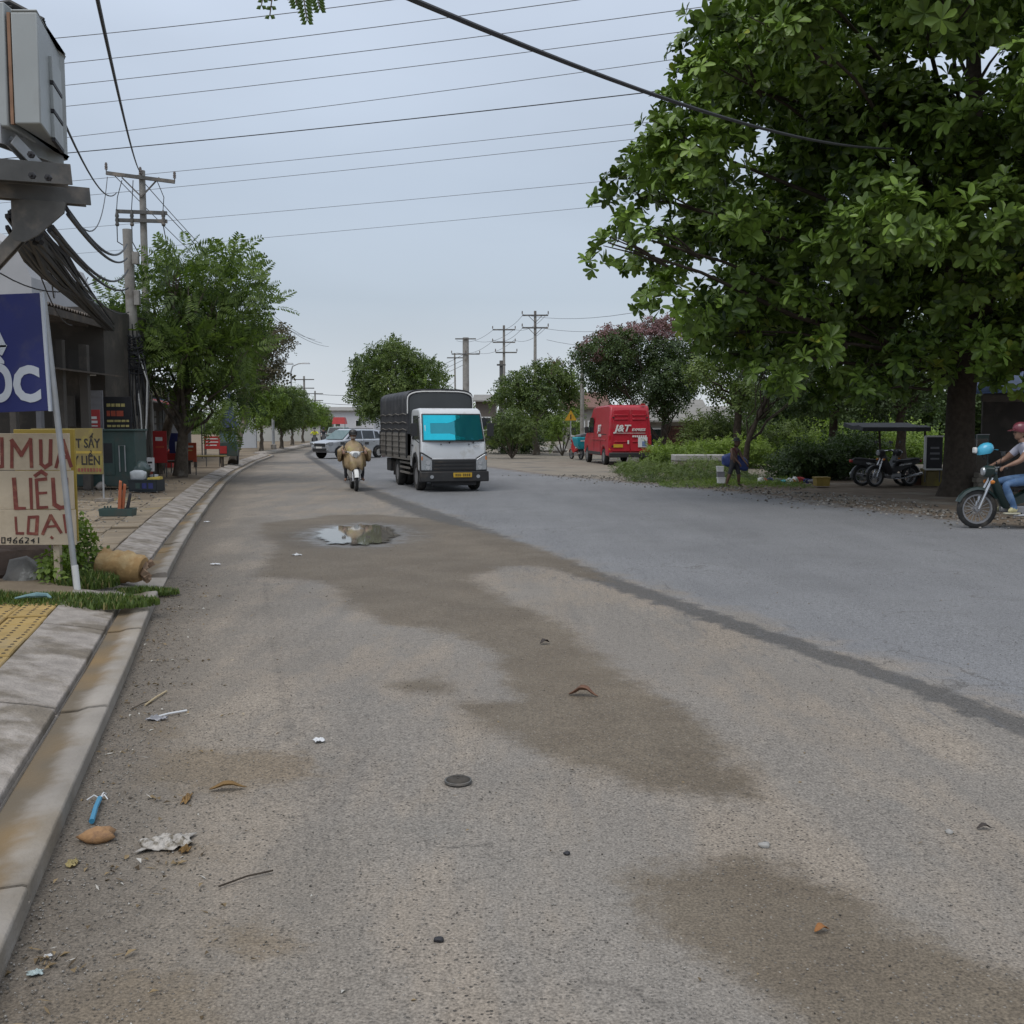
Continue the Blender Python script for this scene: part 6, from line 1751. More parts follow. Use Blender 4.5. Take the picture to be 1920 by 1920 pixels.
for s in (-1, 1):
    for poly in ([(-.90, 1.06), (-.30, 1.47), (.22, 1.49), (.22, 1.06)], [(.30, 1.06), (.30, 1.49), (1.08, 1.48), (1.10, 1.06)], [(1.18, 1.07), (1.18, 1.46), (1.42, 1.43), (1.62, 1.10)]):
        w_ = part(car, 'side_window', m_glass, lambda q, s=s, poly=poly: q.prism(poly, s * .79 if s > 0 else -.812, s * .812 if s > 0 else -.79, 'X')); taper(w_, .98, 1.58, .20)
    hl = part(car, 'headlight', m_lampglass, lambda q, s=s: q.prism([(s * .42, .74), (s * .80, .72), (s * .82, .90), (s * .52, .84)], -2.085, -1.82, 'Y'), bevel=.02)
    part(car, 'mirror', m_silver, lambda q, s=s: q.box((s * .96, -.72, 1.08), (.2, .1, .13)), bevel=.03)
    part(car, 'door_seam', m_plastic, lambda q, s=s: (q.box((s * .862, .26, .72), (.006, .012, .62)), q.box((s * .862, -.75, .75), (.006, .012, .5))))
    part(car, 'door_handle', m_chrome, lambda q, s=s: (q.box((s * .868, .10, .90), (.02, .14, .025)), q.box((s * .868, 1.0, .90), (.02, .14, .025))))
    part(car, 'tail_lamp', m_tail, lambda q, s=s: q.box((s * .74, 2.03, .95), (.2, .08, .2)), bevel=.02)
    part(car, 'fog_lamp', m_lampglass, lambda q, s=s: q.lathe([(.05, -2.11), (.045, -2.0)], n=10, c=(s * .6, 0, .46), axis='Y'))
    part(car, 'wheel_arch', m_chassis, lambda q, s=s: [q.lathe([(.36, -.04), (.36, .04)], n=18, c=(s * .79, y_, .34), axis='X') for y_ in (-1.33, 1.33)])
    for y_ in (-1.33, 1.33): wheel(car, (s * .80, y_, .31), .31, .20, s, rm=m_chrome)
part(car, 'grille', m_plastic, lambda q: (q.box((0, -2.09, .74), (.86, .06, .16)), q.box((0, -2.10, .47), (1.1, .06, .18))), bevel=.015)
part(car, 'number_plate', m_white, lambda q: q.box((0, -2.135, .60), (.46, .012, .10)))
part(car, 'roof_rail', m_plastic, lambda q: (q.tube([(-.58, -.1, 1.60), (-.58, 1.2, 1.60)], .015, n=5), q.tube([(.58, -.1, 1.60), (.58, 1.2, 1.60)], .015, n=5)))

# ================================================================== people: one skinned body each
m_skin = mat('skin', (0.27, 0.155, 0.105), rough=0.55, var=0.08, scale=9)
m_skin_d = mat('skin_dark', (0.13, 0.075, 0.052), rough=0.55, var=0.08, scale=9)
m_denim = mat('denim', (0.075, 0.145, 0.275), rough=0.85, var=0.22, scale=9, c2=(0.13, 0.21, 0.34), c2amt=0.35, c2scale=6)
m_shirt = mat('lilac_shirt', (0.50, 0.49, 0.56), rough=0.8, var=0.06, scale=5)
m_trouser = mat('dark_trousers', (0.035, 0.035, 0.042), rough=0.85, var=0.15)
m_maroon = mat('maroon_top', (0.085, 0.028, 0.032), rough=0.85, var=0.15)
m_poncho = mat('tan_poncho', (0.285, 0.205, 0.115), rough=0.42, var=0.22, scale=7, c2=(0.33, 0.27, 0.10), c2amt=0.4, c2scale=3, bump=0.9, bscale=7)
m_hair = mat('black_hair', (0.014, 0.012, 0.012), rough=0.6)
def skin_body(name, parent, J, bones, mats, bone_mat, root='pelvis', sub=1):
    keys = list(J)
    me = bpy.data.meshes.new(name)
    me.from_pydata([J[k][0] for k in keys], [(keys.index(a), keys.index(b)) for a, b in bones], [])
    o = bpy.data.objects.new(name, me)
    col.objects.link(o)
    sk = o.modifiers.new('skin', 'SKIN')
    sk.use_smooth_shade = True
    sk.branch_smoothing = 0.4
    sv = me.skin_vertices[0].data
    for i, k in enumerate(keys):
        r = J[k][1]
        sv[i].radius = r if isinstance(r, tuple) else (r, r)
        sv[i].use_root = (k == root)
    ss = o.modifiers.new('sub', 'SUBSURF'); ss.levels = sub; ss.render_levels = sub
    dg = bpy.context.evaluated_depsgraph_get()
    nm = bpy.data.meshes.new_from_object(o.evaluated_get(dg))
    bpy.data.objects.remove(o)
    nm.name = name
    nm.materials.clear()
    for m_ in mats: nm.materials.append(m_)
    segs = [(Vector(J[a][0]), Vector(J[b][0]), bone_mat.get((a, b), 0)) for a, b in bones]
    for p in nm.polygons:
        c = p.center; best, bi = 1e9, 0
        for A_, B_, mi in segs:
            AB_ = B_ - A_; t = max(0, min(1, (c - A_).dot(AB_) / max(1e-9, AB_.length_squared)))
            d_ = (c - A_ - AB_ * t).length
            if d_ < best: best, bi = d_, mi
        p.material_index = bi
        p.use_smooth = True
    ob = bpy.data.objects.new(name, nm)
    col.objects.link(ob)
    ob.parent = parent
    return ob
def hand(J, bones, bm, wrist, tip_dir, side_dir, mi, tag_, curl=(0, 0, -1), s=1.0):
    """Palm and five unequal fingers, bent toward `curl`."""
    w = Vector(J[wrist][0]); f = Vector(tip_dir).normalized(); sd_ = Vector(side_dir).normalized(); cu = Vector(curl).normalized()
    J[tag_ + 'palm'] = (tuple(w + f * .065 * s), (.034 * s, .020 * s)); bones.append((wrist, tag_ + 'palm')); bm[(wrist, tag_ + 'palm')] = mi
    pm_ = w + f * .08 * s
    for i, L in enumerate((.075, .085, .08, .06)):
        o = sd_ * (.03 - .02 * i) * s
        a = pm_ + o + f * L * .35 * s; b = a + (f * .45 + cu * .75) * L * .5 * s; c = b + (f * -.3 + cu * .9) * L * .35 * s
        for k, (p, r) in enumerate(((a, .0095), (b, .009), (c, .0075))):
            J[f'{tag_}f{i}{k}'] = (tuple(p), r * s)
        seq = [tag_ + 'palm'] + [f'{tag_}f{i}{k}' for k in range(3)]
        for u, v in zip(seq[:-1], seq[1:]): bones.append((u, v)); bm[(u, v)] = mi
    a = w + f * .03 * s + sd_ * .035 * s; b = a + (f * .6 + sd_ * .5 + cu * .4) * .045 * s
    J[tag_ + 't0'] = (tuple(a), .011 * s); J[tag_ + 't1'] = (tuple(b), .009 * s)
    bones += [(wrist, tag_ + 't0'), (tag_ + 't0', tag_ + 't1')]; bm[(wrist, tag_ + 't0')] = mi; bm[(tag_ + 't0', tag_ + 't1')] = mi
def face(parent, c, fwd, up, m_s, s=1.0):
    """Head with eyes at half height, nose, mouth and ears, looking along fwd."""
    fwd, up = Vector(fwd).normalized(), Vector(up).normalized(); rt = fwd.cross(up).normalized(); up = rt.cross(fwd)
    c = Vector(c)
    def P(a, b, d): return c + rt * a * s + fwd * b * s + up * d * s
    h = MB()
    rings = []
    for z, rx_, fy, by in ((-.115, .030, .050, -.0), (-.10, .048, .078, .02), (-.07, .060, .086, .045), (-.03, .069, .090, .078), (.0, .073, .088, .092), (.04, .075, .088, .098), (.075, .068, .075, .088), (.10, .048, .052, .062), (.115, .015, .015, .02)):
        rg_ = []
        for i in range(14):
            a = 2 * math.pi * i / 14
            yy = math.cos(a); rg_.append(P(math.sin(a) * rx_, (fy if yy > 0 else by) * yy, z))
        rings.append(rg_)
    h.loft(rings)
    ho = h.build('head', m_s, parent, smooth=60)
    n = MB(); n.add([P(-.012, .082, -.02), P(.012, .082, -.02), P(0, .112, -.022), P(0, .088, .018), P(0, .086, -.032)], [(0, 2, 3), (2, 1, 3), (0, 4, 2), (4, 1, 2), (0, 3, 1, 4)]); n.build('nose', m_s, ho)
    for s_ in (-1, 1):
        e = MB(); e.box(P(s_ * .03, .083, .006), (.022 * s, .022 * s, .010 * s)); e.build('eye', m_hair, ho)
        e = MB(); e.box(P(s_ * .075, -.005, 0), (.014 * s, .03 * s, .05 * s)); e.build('ear', m_s, ho)
    e = MB(); e.box(P(0, .078, -.055), (.04 * s, .02 * s, .009 * s)); e.build('mouth', mat('lips', (.16, .06, .05), rough=.6), ho)
    return ho
def helmet(parent, c, fwd, m_h, s=1.0, name='helmet', visor=True):
    fwd = Vector(fwd).normalized(); c = Vector(c); rt = fwd.cross(Vector((0, 0, 1))).normalized()
    h = MB(); rings = []
    for z, r in ((-.045, .118), (-.02, .124), (.03, .126), (.075, .112), (.11, .080), (.13, .035)):
        rings.append([c + (rt * math.sin(2 * math.pi * i / 16) * r * .92 + fwd * math.cos(2 * math.pi * i / 16) * r * 1.05 + Vector((0, 0, z + (.018 if math.cos(2 * math.pi * i / 16) > .6 and z < 0 else 0)))) * s for i in range(16)])
    h.loft(rings)
    o = h.build(name, m_h, parent, smooth=60)
    if visor:
        v = MB(); q = c + fwd * .13 * s + Vector((0, 0, -.005)) * s
        v.add([q - rt * .085 * s, q + rt * .085 * s, q + rt * .055 * s + fwd * .065 * s - Vector((0, 0, .02)) * s, q - rt * .055 * s + fwd * .065 * s - Vector((0, 0, .02)) * s] + [p_ + Vector((0, 0, .008)) for p_ in (q - rt * .085 * s, q + rt * .085 * s, q + rt * .055 * s + fwd * .065 * s - Vector((0, 0, .02)) * s, q - rt * .055 * s + fwd * .065 * s - Vector((0, 0, .02)) * s)], [(3, 2, 1, 0), (4, 5, 6, 7), (0, 1, 5, 4), (1, 2, 6, 5), (2, 3, 7, 6), (3, 0, 4, 7)])
        v.build('peak', m_h, o)
    return o
def motorbike(root, body_m, accent_m, detail=True, wr=.30, fender_m=None):
    """Underbone motorbike: front axle at y=0, pointing to -Y, rear axle at y=1.2."""
    wheel(root, (0, 0, wr), wr, .085, 1, 'front_wheel', .78, 18, m_rim)
    wheel(root, (0, 1.21, wr), wr, .095, 1, 'rear_wheel', .76, 18, m_rim)
    for s in (-1, 1):
        part(root, 'fork_leg', m_chrome, lambda q, s=s: q.tube([(s * .075, .0, wr), (s * .075, .12, wr + .30), (s * .06, .22, wr + .52)], [.022, .026, .022], n=8), smooth=True)
    def fend(q, y0, r, a0, a1, w_):
        rings = []
        for i in range(9):
            a = R(a0 + (a1 - a0) * i / 8)
            rings.append([(x, y0 - math.cos(a) * (r + dz), wr + math.sin(a) * (r + dz)) for x, dz in ((-w_, -.03), (-w_ * .7, .012), (0, .02), (w_ * .7, .012), (w_, -.03), (0, .008))])
        q.loft(rings)
    part(root, 'front_fender', fender_m or body_m, lambda q: fend(q, 0, wr + .03, 20, 150, .065), smooth=50)
    part(root, 'rear_fender', m_plastic, lambda q: fend(q, 1.21, wr + .05, 60, 190, .075), smooth=50)
    part(root, 'leg_shield', body_m, lambda q: q.loft([[(x * w_, y, z) for x, y in ((-1, .02), (-.55, -.05), (0, -.075), (.55, -.05), (1, .02), (0, .03))] if False else [(-w_, yy + .05, z), (-w_ * .5, yy - .03, z), (0, yy - .055, z), (w_ * .5, yy - .03, z), (w_, yy + .05, z), (0, yy + .05, z)] for z, yy, w_ in ((.34, .44, .13), (.48, .38, .20), (.66, .29, .19), (.80, .24, .13), (.92, .22, .10))]), smooth=50)
    hc = part(root, 'headlight_cowl', body_m, lambda q: q.loft([[(-w_, .20 + d_, z), (-w_ * .7, .12 - d_, z), (0, .085 - d_, z), (w_ * .7, .12 - d_, z), (w_, .20 + d_, z), (0, .30 + d_, z)] for z, w_, d_ in ((.86, .07, .0), (.93, .135, .02), (1.0, .15, .02), (1.05, .09, -.02))]), smooth=50)
    part(hc, 'headlight', m_lampglass, lambda q: q.lathe([(.06, .062), (.075, .09)], n=14, c=(0, 0, .955), axis='Y'))
    for s in (-1, 1):
        part(root, 'indicator', m_amber, lambda q, s=s: q.lathe([(.028, 0), (.034, .03), (.02, .06)], n=8, c=(s * .135, .16, .78), axis='Y'), smooth=True)
        part(root, 'handgrip', m_plastic, lambda q, s=s: q.tube([(s * .20, .27, 1.03), (s * .34, .33, 1.02)], .018, n=8))
        mi_ = part(root, 'mirror', m_plastic, lambda q, s=s: (q.tube([(s * .22, .27, 1.04), (s * .27, .25, 1.16), (s * .31, .26, 1.22)], .007, n=5), q.box((s * .32, .265, 1.26), (.11, .025, .075))), bevel=.006)
    part(root, 'handlebar', m_chrome, lambda q: q.tube([(-.21, .27, 1.03), (-.1, .24, 1.02), (.1, .24, 1.02), (.21, .27, 1.03)], .013, n=8))
    part(root, 'frame', body_m, lambda q: q.loft([[(-w_, y, z0), (-w_, y, z1), (0, y, z1 + .03), (w_, y, z1), (w_, y, z0), (0, y, z0 - .02)] for y, z0, z1, w_ in ((.40, .40, .52, .07), (.60, .40, .52, .09), (.82, .46, .66, .11), (1.05, .55, .72, .12), (1.35, .62, .74, .09), (1.55, .68, .75, .04))]), smooth=50)
    part(root, 'seat', m_black, lambda q: q.loft([[(-w_, y, z - .07), (-w_, y, z - .015), (-w_ * .6, y, z), (w_ * .6, y, z), (w_, y, z - .015), (w_, y, z - .07)] for y, z, w_ in ((.66, .74, .08), (.80, .77, .11), (1.05, .78, .13), (1.25, .81, .12), (1.48, .81, .08))]), smooth=50)
    part(root, 'engine', m_rim, lambda q: (q.box((0, .66, .30), (.22, .34, .16)), q.lathe([(.06, 0), (.065, .16), (.05, .2)], n=10, c=(0, .38, .33), axis='Y')), bevel=.02)
    part(root, 'exhaust', m_chrome, lambda q: q.tube([(.13, .55, .22), (.15, .9, .24), (.17, 1.1, .30), (.17, 1.5, .36)], [.02, .022, .045, .05], n=10), smooth=True)
    part(root, 'swing_arm', m_plastic, lambda q: (q.bar((-.08, .8, .33), (-.08, 1.21, wr), .03, .05), q.bar((.08, .8, .33), (.08, 1.21, wr), .03, .05), q.tube([(-.1, 1.15, .36), (-.1, 1.1, .66)], .025, n=8), q.tube([(.1, 1.15, .36), (.1, 1.1, .66)], .025, n=8)))
    part(root, 'footpeg', m_plastic, lambda q: q.tube([(-.27, .62, .27), (.27, .62, .27)], .014, n=6))
    part(root, 'tail_lamp', m_tail, lambda q: q.box((0, 1.56, .72), (.14, .06, .08)), bevel=.015)
    part(root, 'accent', accent_m, lambda q: (q.box((-.125, .95, .63), (.012, .42, .05), rot=(R(8), 0, 0)), q.box((.125, .95, .63), (.012, .42, .05), rot=(R(8), 0, 0))))

# ---------------------------------------------------------------- motorcyclist leaving the frame on the right
bp0 = G(1830, 990, 0)
BR = R(-92)
bike = empty('motorbike', (bp0.x, bp0.y, 0), BR, 'dark green underbone motorbike with spoked wheel at the right edge of the road', 'motorbike')
motorbike(bike, mat('bike_dark_green', (.018, .035, .032), rough=.35, var=.1, coat=.3), m_red, True, wr=.325)
rider = empty('person', (bp0.x, bp0.y, 0), BR, 'rider in lilac shirt, blue jeans and maroon helmet on the dark motorbike', 'person')
J = {'pelvis': ((0, 1.00, .86), (.165, .13)), 'spine': ((0, .93, 1.06), (.155, .12)), 'chest': ((0, .80, 1.28), (.175, .13)), 'neck': ((0, .70, 1.44), .065), 'skull': ((0, .68, 1.53), .07)}
bones = [('pelvis', 'spine'), ('spine', 'chest'), ('chest', 'neck'), ('neck', 'skull')]
bm_ = {('pelvis', 'spine'): 2, ('spine', 'chest'): 2, ('chest', 'neck'): 2, ('neck', 'skull'): 0}
for s, t in ((-1, 'l'), (1, 'r')):
    J[t + 'sh'] = ((s * .17, .76, 1.37), .075); J[t + 'ua'] = ((s * .25, .66, 1.24), .066); J[t + 'el'] = ((s * .30, .55, 1.14), .045); J[t + 'fa'] = ((s * .30, .46, 1.10), .042); J[t + 'wr'] = ((s * .28, .37, 1.06), .028)
    bones += [('chest', t + 'sh'), (t + 'sh', t + 'ua'), (t + 'ua', t + 'el'), (t + 'el', t + 'fa'), (t + 'fa', t + 'wr')]
    bm_.update({('chest', t + 'sh'): 2, (t + 'sh', t + 'ua'): 2, (t + 'ua', t + 'el'): 0, (t + 'el', t + 'fa'): 0, (t + 'fa', t + 'wr'): 0})
    hand(J, bones, bm_, t + 'wr', (0, -1, -.35), (-s, 0, .2), 0, t)
    J[t + 'hip'] = ((s * .10, .93, .83), .105); J[t + 'th'] = ((s * .19, .62, .80), .088); J[t + 'kn'] = ((s * .23, .35, .75), .068); J[t + 'cf'] = ((s * .22, .44, .54), .066); J[t + 'an'] = ((s * .21, .55, .34), .044); J[t + 'to'] = ((s * .22, .42, .295), .036)
    J[t + 'he'] = ((s * .21, .58, .30), .036)
    bones += [('pelvis', t + 'hip'), (t + 'hip', t + 'th'), (t + 'th', t + 'kn'), (t + 'kn', t + 'cf'), (t + 'cf', t + 'an'), (t + 'an', t + 'to'), (t + 'an', t + 'he')]
    bm_.update({('pelvis', t + 'hip'): 1, (t + 'hip', t + 'th'): 1, (t + 'th', t + 'kn'): 1, (t + 'kn', t + 'cf'): 1, (t + 'cf', t + 'an'): 1, (t + 'an', t + 'to'): 3, (t + 'an', t + 'he'): 3})
skin_body('body', rider, J, bones, [m_skin, m_denim, m_shirt, mat('pale_sandal', (.50, .46, .26), rough=.7)], bm_, sub=2)
face(rider, (0, .66, 1.60), (0, -1, -.05), (0, 0, 1), m_skin)
helmet(rider, (0, .675, 1.65), (0, -1, 0), mat('maroon_helmet', (.17, .035, .05), rough=.3, coat=.4))
for s in (-1, 1):
    part(rider, 'sandal_sole', mat('sole', (.42, .40, .30), rough=.8), lambda q, s=s: q.box((s * .22, .49, .265), (.095, .27, .03)), bevel=.012)
part(rider, 'wristband', m_ink, lambda q: q.lathe([(.034, 0), (.034, .02)], n=10, c=(-.285, .40, 1.075), axis='Y'))
# spare helmet hung on the mirror
sh = empty('spare_helmet', (bp0.x, bp0.y, 0), BR, 'sky blue helmet hung on the handlebar of the dark motorbike', 'helmet')
helmet(sh, (-.28, .22, 1.29), (0, 1, .2), mat('sky_blue', (.07, .42, .62), rough=.3, coat=.4, var=.06), 1.05, 'shell')
part(sh, 'chin_strap', m_ink, lambda q: q.tube([(-.34, .18, 1.29), (-.3, .2, 1.16), (-.2, .2, 1.14), (-.18, .18, 1.29)], .008, n=5))
part(sh, 'lining', m_white, lambda q: q.box((-.26, .04, 1.30), (.12, .05, .10)), bevel=.02)

# ---------------------------------------------------------------- rider in the poncho
sp_ = G(668, 921, 0)
SR = R(14)
sc = empty('scooter', (sp_.x, sp_.y, 0), SR, 'pale fronted scooter under the rider in the tan poncho', 'scooter')
motorbike(sc, m_white, m_chrome, True, wr=.27, fender_m=m_white)
pr = empty('person', (sp_.x, sp_.y, 0), SR, 'rider in a billowing tan rain poncho coming toward the camera', 'person')
J = {'pelvis': ((0, .95, .82), (.15, .12)), 'spine': ((0, .90, 1.0), (.14, .11)), 'chest': ((0, .82, 1.18), (.16, .12)), 'neck': ((0, .76, 1.32), .06), 'skull': ((0, .74, 1.38), .065)}
bones = [('pelvis', 'spine'), ('spine', 'chest'), ('chest', 'neck'), ('neck', 'skull')]
bm_ = {('pelvis', 'spine'): 1, ('spine', 'chest'): 1, ('chest', 'neck'): 0, ('neck', 'skull'): 0}
for s, t in ((-1, 'l'), (1, 'r')):
    J[t + 'sh'] = ((s * .16, .78, 1.26), .06); J[t + 'el'] = ((s * .31, .60, 1.08), .045); J[t + 'wr'] = ((s * .29, .38, 1.04), .03)
    bones += [('chest', t + 'sh'), (t + 'sh', t + 'el'), (t + 'el', t + 'wr')]; bm_.update({('chest', t + 'sh'): 1, (t + 'sh', t + 'el'): 1, (t + 'el', t + 'wr'): 0})
    hand(J, bones, bm_, t + 'wr', (0, -1, -.2), (-s, 0, .2), 0, t)
    J[t + 'hip'] = ((s * .10, .88, .79), .09); J[t + 'kn'] = ((s * .21, .46, .70), .065); J[t + 'cf'] = ((s * .22, .50, .48), .06); J[t + 'an'] = ((s * .22, .56, .30), .04); J[t + 'to'] = ((s * .25, .42, .27), .032)
    bones += [('pelvis', t + 'hip'), (t + 'hip', t + 'kn'), (t + 'kn', t + 'cf'), (t + 'cf', t + 'an'), (t + 'an', t + 'to')]
    bm_.update({('pelvis', t + 'hip'): 1, (t + 'hip', t + 'kn'): 1, (t + 'kn', t + 'cf'): 1, (t + 'cf', t + 'an'): 1, (t + 'an', t + 'to'): 0})
skin_body('body', pr, J, bones, [m_skin, m_trouser], bm_, sub=1)
face(pr, (0, .72, 1.45), (0, -1, -.02), (0, 0, 1), m_skin)
helmet(pr, (0, .735, 1.505), (0, -1, 0), mat('dark_helmet', (.035, .033, .033), rough=.35), 1.0)
def poncho(q):
    rings = []
    n = 32
    for z, rx_, y0, y1, wv in ((1.335, .075, .66, .84, 0), (1.30, .12, .62, .90, .01), (1.25, .20, .56, .98, .015), (1.16, .25, .44, 1.04, .03), (1.04, .27, .28, 1.08, .045), (.92, .29, .10, 1.10, .06), (.80, .30, .0, 1.10, .075), (.68, .29, -.03, 1.08, .085), (.58, .26, -.02, 1.05, .09)):
        rg_ = []
        for i in range(n):
            a = 2 * math.pi * i / n
            cx, sy_ = math.sin(a), -math.cos(a)
            f_ = 1 + wv * math.sin(a * 8 + z * 5) + wv * .6 * math.sin(a * 13 - z * 7)
            hem = (.05 * math.sin(a * 5 + 1) if z < .6 else 0)
            rg_.append((math.copysign(abs(cx) ** .85, cx) * rx_ * f_, (y0 + y1) / 2 + (y1 - y0) / 2 * sy_ * f_, z + hem))
        rings.append(rg_)
    inner = [[(x * .97, (y - .6) * .97 + .6, z) for x, y, z in r_] for r_ in rings[::-1]]
    q.loft(rings + inner, cap=False)
part(pr, 'poncho', m_poncho, poncho, smooth=80)
for s in (-1, 1):
    def sleeve(q, s=s):
        rings = []
        for t, (x, y, z), up_, dn in ((0, (.10, .80, 1.24), .06, .14), (.25, (.23, .72, 1.17), .055, .24), (.5, (.34, .58, 1.09), .05, .30), (.75, (.40, .44, 1.05), .045, .30), (1, (.40, .30, 1.03), .04, .20)):
            rings.append([(s * (x + .055 * math.cos(a) * (1 + .2 * math.sin(3 * a + t * 6))), y + .05 * math.cos(a) * .4, z + (up_ if math.sin(a) > 0 else dn) * math.sin(a) * (1 + .10 * math.sin(5 * a + 8 * t))) for a in np.linspace(0, 2 * math.pi, 14, endpoint=False)])
        q.loft(rings)
    part(pr, 'poncho_sleeve', m_poncho, sleeve, smooth=80)
part(pr, 'face_mask', mat('pale_mask', (.34, .30, .26), rough=.8), lambda q: q.loft([[(-.055, .64, z), (0, .615, z), (.055, .64, z), (0, .68, z)] for z in (1.385, 1.43)]))

# ---------------------------------------------------------------- person on the verge with a blue sack
pf = G(1376, 914, 0.0)
wk = empty('person', (pf.x, pf.y, 0), 0, 'stooping person in a dark maroon top and bare legs walking on the verge', 'person')
J = {'pelvis': ((0, 0, .70), (.13, .11)), 'spine': ((-.02, 0, .86), (.125, .10)), 'chest': ((.0, -.01, 1.02), (.14, .105)), 'neck': ((.03, -.02, 1.14), .05), 'skull': ((.05, -.03, 1.22), .06),
     'lsh': ((-.11, -.08, 1.07), .055), 'lel': ((-.08, -.17, .86), .04), 'lwr': ((.06, -.22, .72), .026), 'rsh': ((.12, .07, 1.07), .055), 'rel': ((.20, -.02, .86), .04), 'rwr': ((.27, -.14, .72), .026),
     'lhip': ((-.06, -.04, .66), .085), 'lkn': ((-.14, -.08, .38), .058), 'lan': ((-.22, -.02, .09), .036), 'lto': ((-.14, -.10, .04), .03), 'rhip': ((.06, .04, .66), .085), 'rkn': ((.13, .0, .38), .058), 'ran': ((.15, .1, .09), .036), 'rto': ((.24, .04, .04), .03)}
bones = [('pelvis', 'spine'), ('spine', 'chest'), ('chest', 'neck'), ('neck', 'skull')]
bm_ = {('pelvis', 'spine'): 1, ('spine', 'chest'): 1, ('chest', 'neck'): 0, ('neck', 'skull'): 0}
for t in 'lr':
    for a, b_, mi in (('chest', 'sh', 1), ('sh', 'el', 0), ('el', 'wr', 0), ('pelvis', 'hip', 2), ('hip', 'kn', 2), ('kn', 'an', 0), ('an', 'to', 3)):
        e = (a if a in J else t + a, t + b_)
        bones.append(e); bm_[e] = mi
    hand(J, bones, bm_, t + 'wr', (.5, -.3, -.7), (.3, -.9, 0), 0, t, curl=(0, .5, -.6))
skin_body('body', wk, J, bones, [m_skin_d, m_maroon, m_trouser, m_roof], bm_, sub=1)
face(wk, (.06, -.03, 1.26), (.9, -.35, -.35), (0.2, 0, 1), m_skin_d, .95)
part(wk, 'hat', mat('dark_hat', (.03, .03, .034), rough=.9), lambda q: q.lathe([(.16, 1.30), (.15, 1.315), (.095, 1.32), (.09, 1.36), (.06, 1.395), (.01, 1.40)], n=16, c=(.05, -.02, 0)), smooth=True)
sk = MB()
rings = []
for t_ in np.linspace(0, 1, 11):
    r_ = .14 * (math.sin(math.pi * (0.08 + .86 * t_)) ** .5)
    rings.append([(-.36 + .72 * t_, math.cos(a) * r_ * (1 + .16 * math.sin(3 * a + 9 * t_)), math.sin(a) * r_ * (1.05 + .5 * t_) * (1 + .16 * math.sin(4 * a + 7 * t_)) - .16 * t_ * t_ - (.07 if math.sin(a) < -.3 else 0)) for a in np.linspace(0, 2 * math.pi, 14, endpoint=False)])
sk.loft(rings)
sack = sk.build('sack', mat('blue_sack', (.035, .06, .21), rough=.55, var=.2, scale=8), loc=(pf.x + .04, pf.y + .12, .80), smooth=70)
tag(sack, 'bulging dark blue sack held by the person on the verge', 'sack')

# ---------------------------------------------------------------- delivery scooter with a cyan box by the van
dp_ = D(1072, 862, 54.0)
ds = empty('scooter', (dp_.x, 54.0, 0), R(200), 'parked scooter carrying a cyan delivery box left of the red van', 'scooter')
motorbike(ds, m_red, m_white, False, wr=.27)
dbx = empty('delivery_box', (dp_.x, 54.0, 0), R(200), 'bright cyan delivery box strapped on the parked scooter by the van', 'box')
part(dbx, 'box_body', m_cyan, lambda q: q.loft([[(-w_, y0, z), (w_, y0, z), (w_, y1, z), (-w_, y1, z)] for z, w_, y0, y1 in ((.55, .18, 1.28, 1.52), (.72, .36, 1.10, 1.66), (1.10, .44, 1.02, 1.70))]), bevel=.02)
part(dbx, 'lid', m_cyan, lambda q: q.loft([[(-w_, y0, z), (w_, y0, z), (w_, y1, z), (-w_, y1, z)] for z, w_, y0, y1 in ((1.105, .45, 1.01, 1.71), (1.16, .40, 1.06, 1.66))]), bevel=.01)
part(dbx, 'label_strip', m_white, lambda q: q.box((0, 1.712, .98), (.5, .012, .06)))
part(dbx, 'bundle', m_grey, lambda q: q.box((.05, 1.36, 1.25), (.5, .4, .16), rot=(.1, .15, .3)), bevel=.05, seg=3)

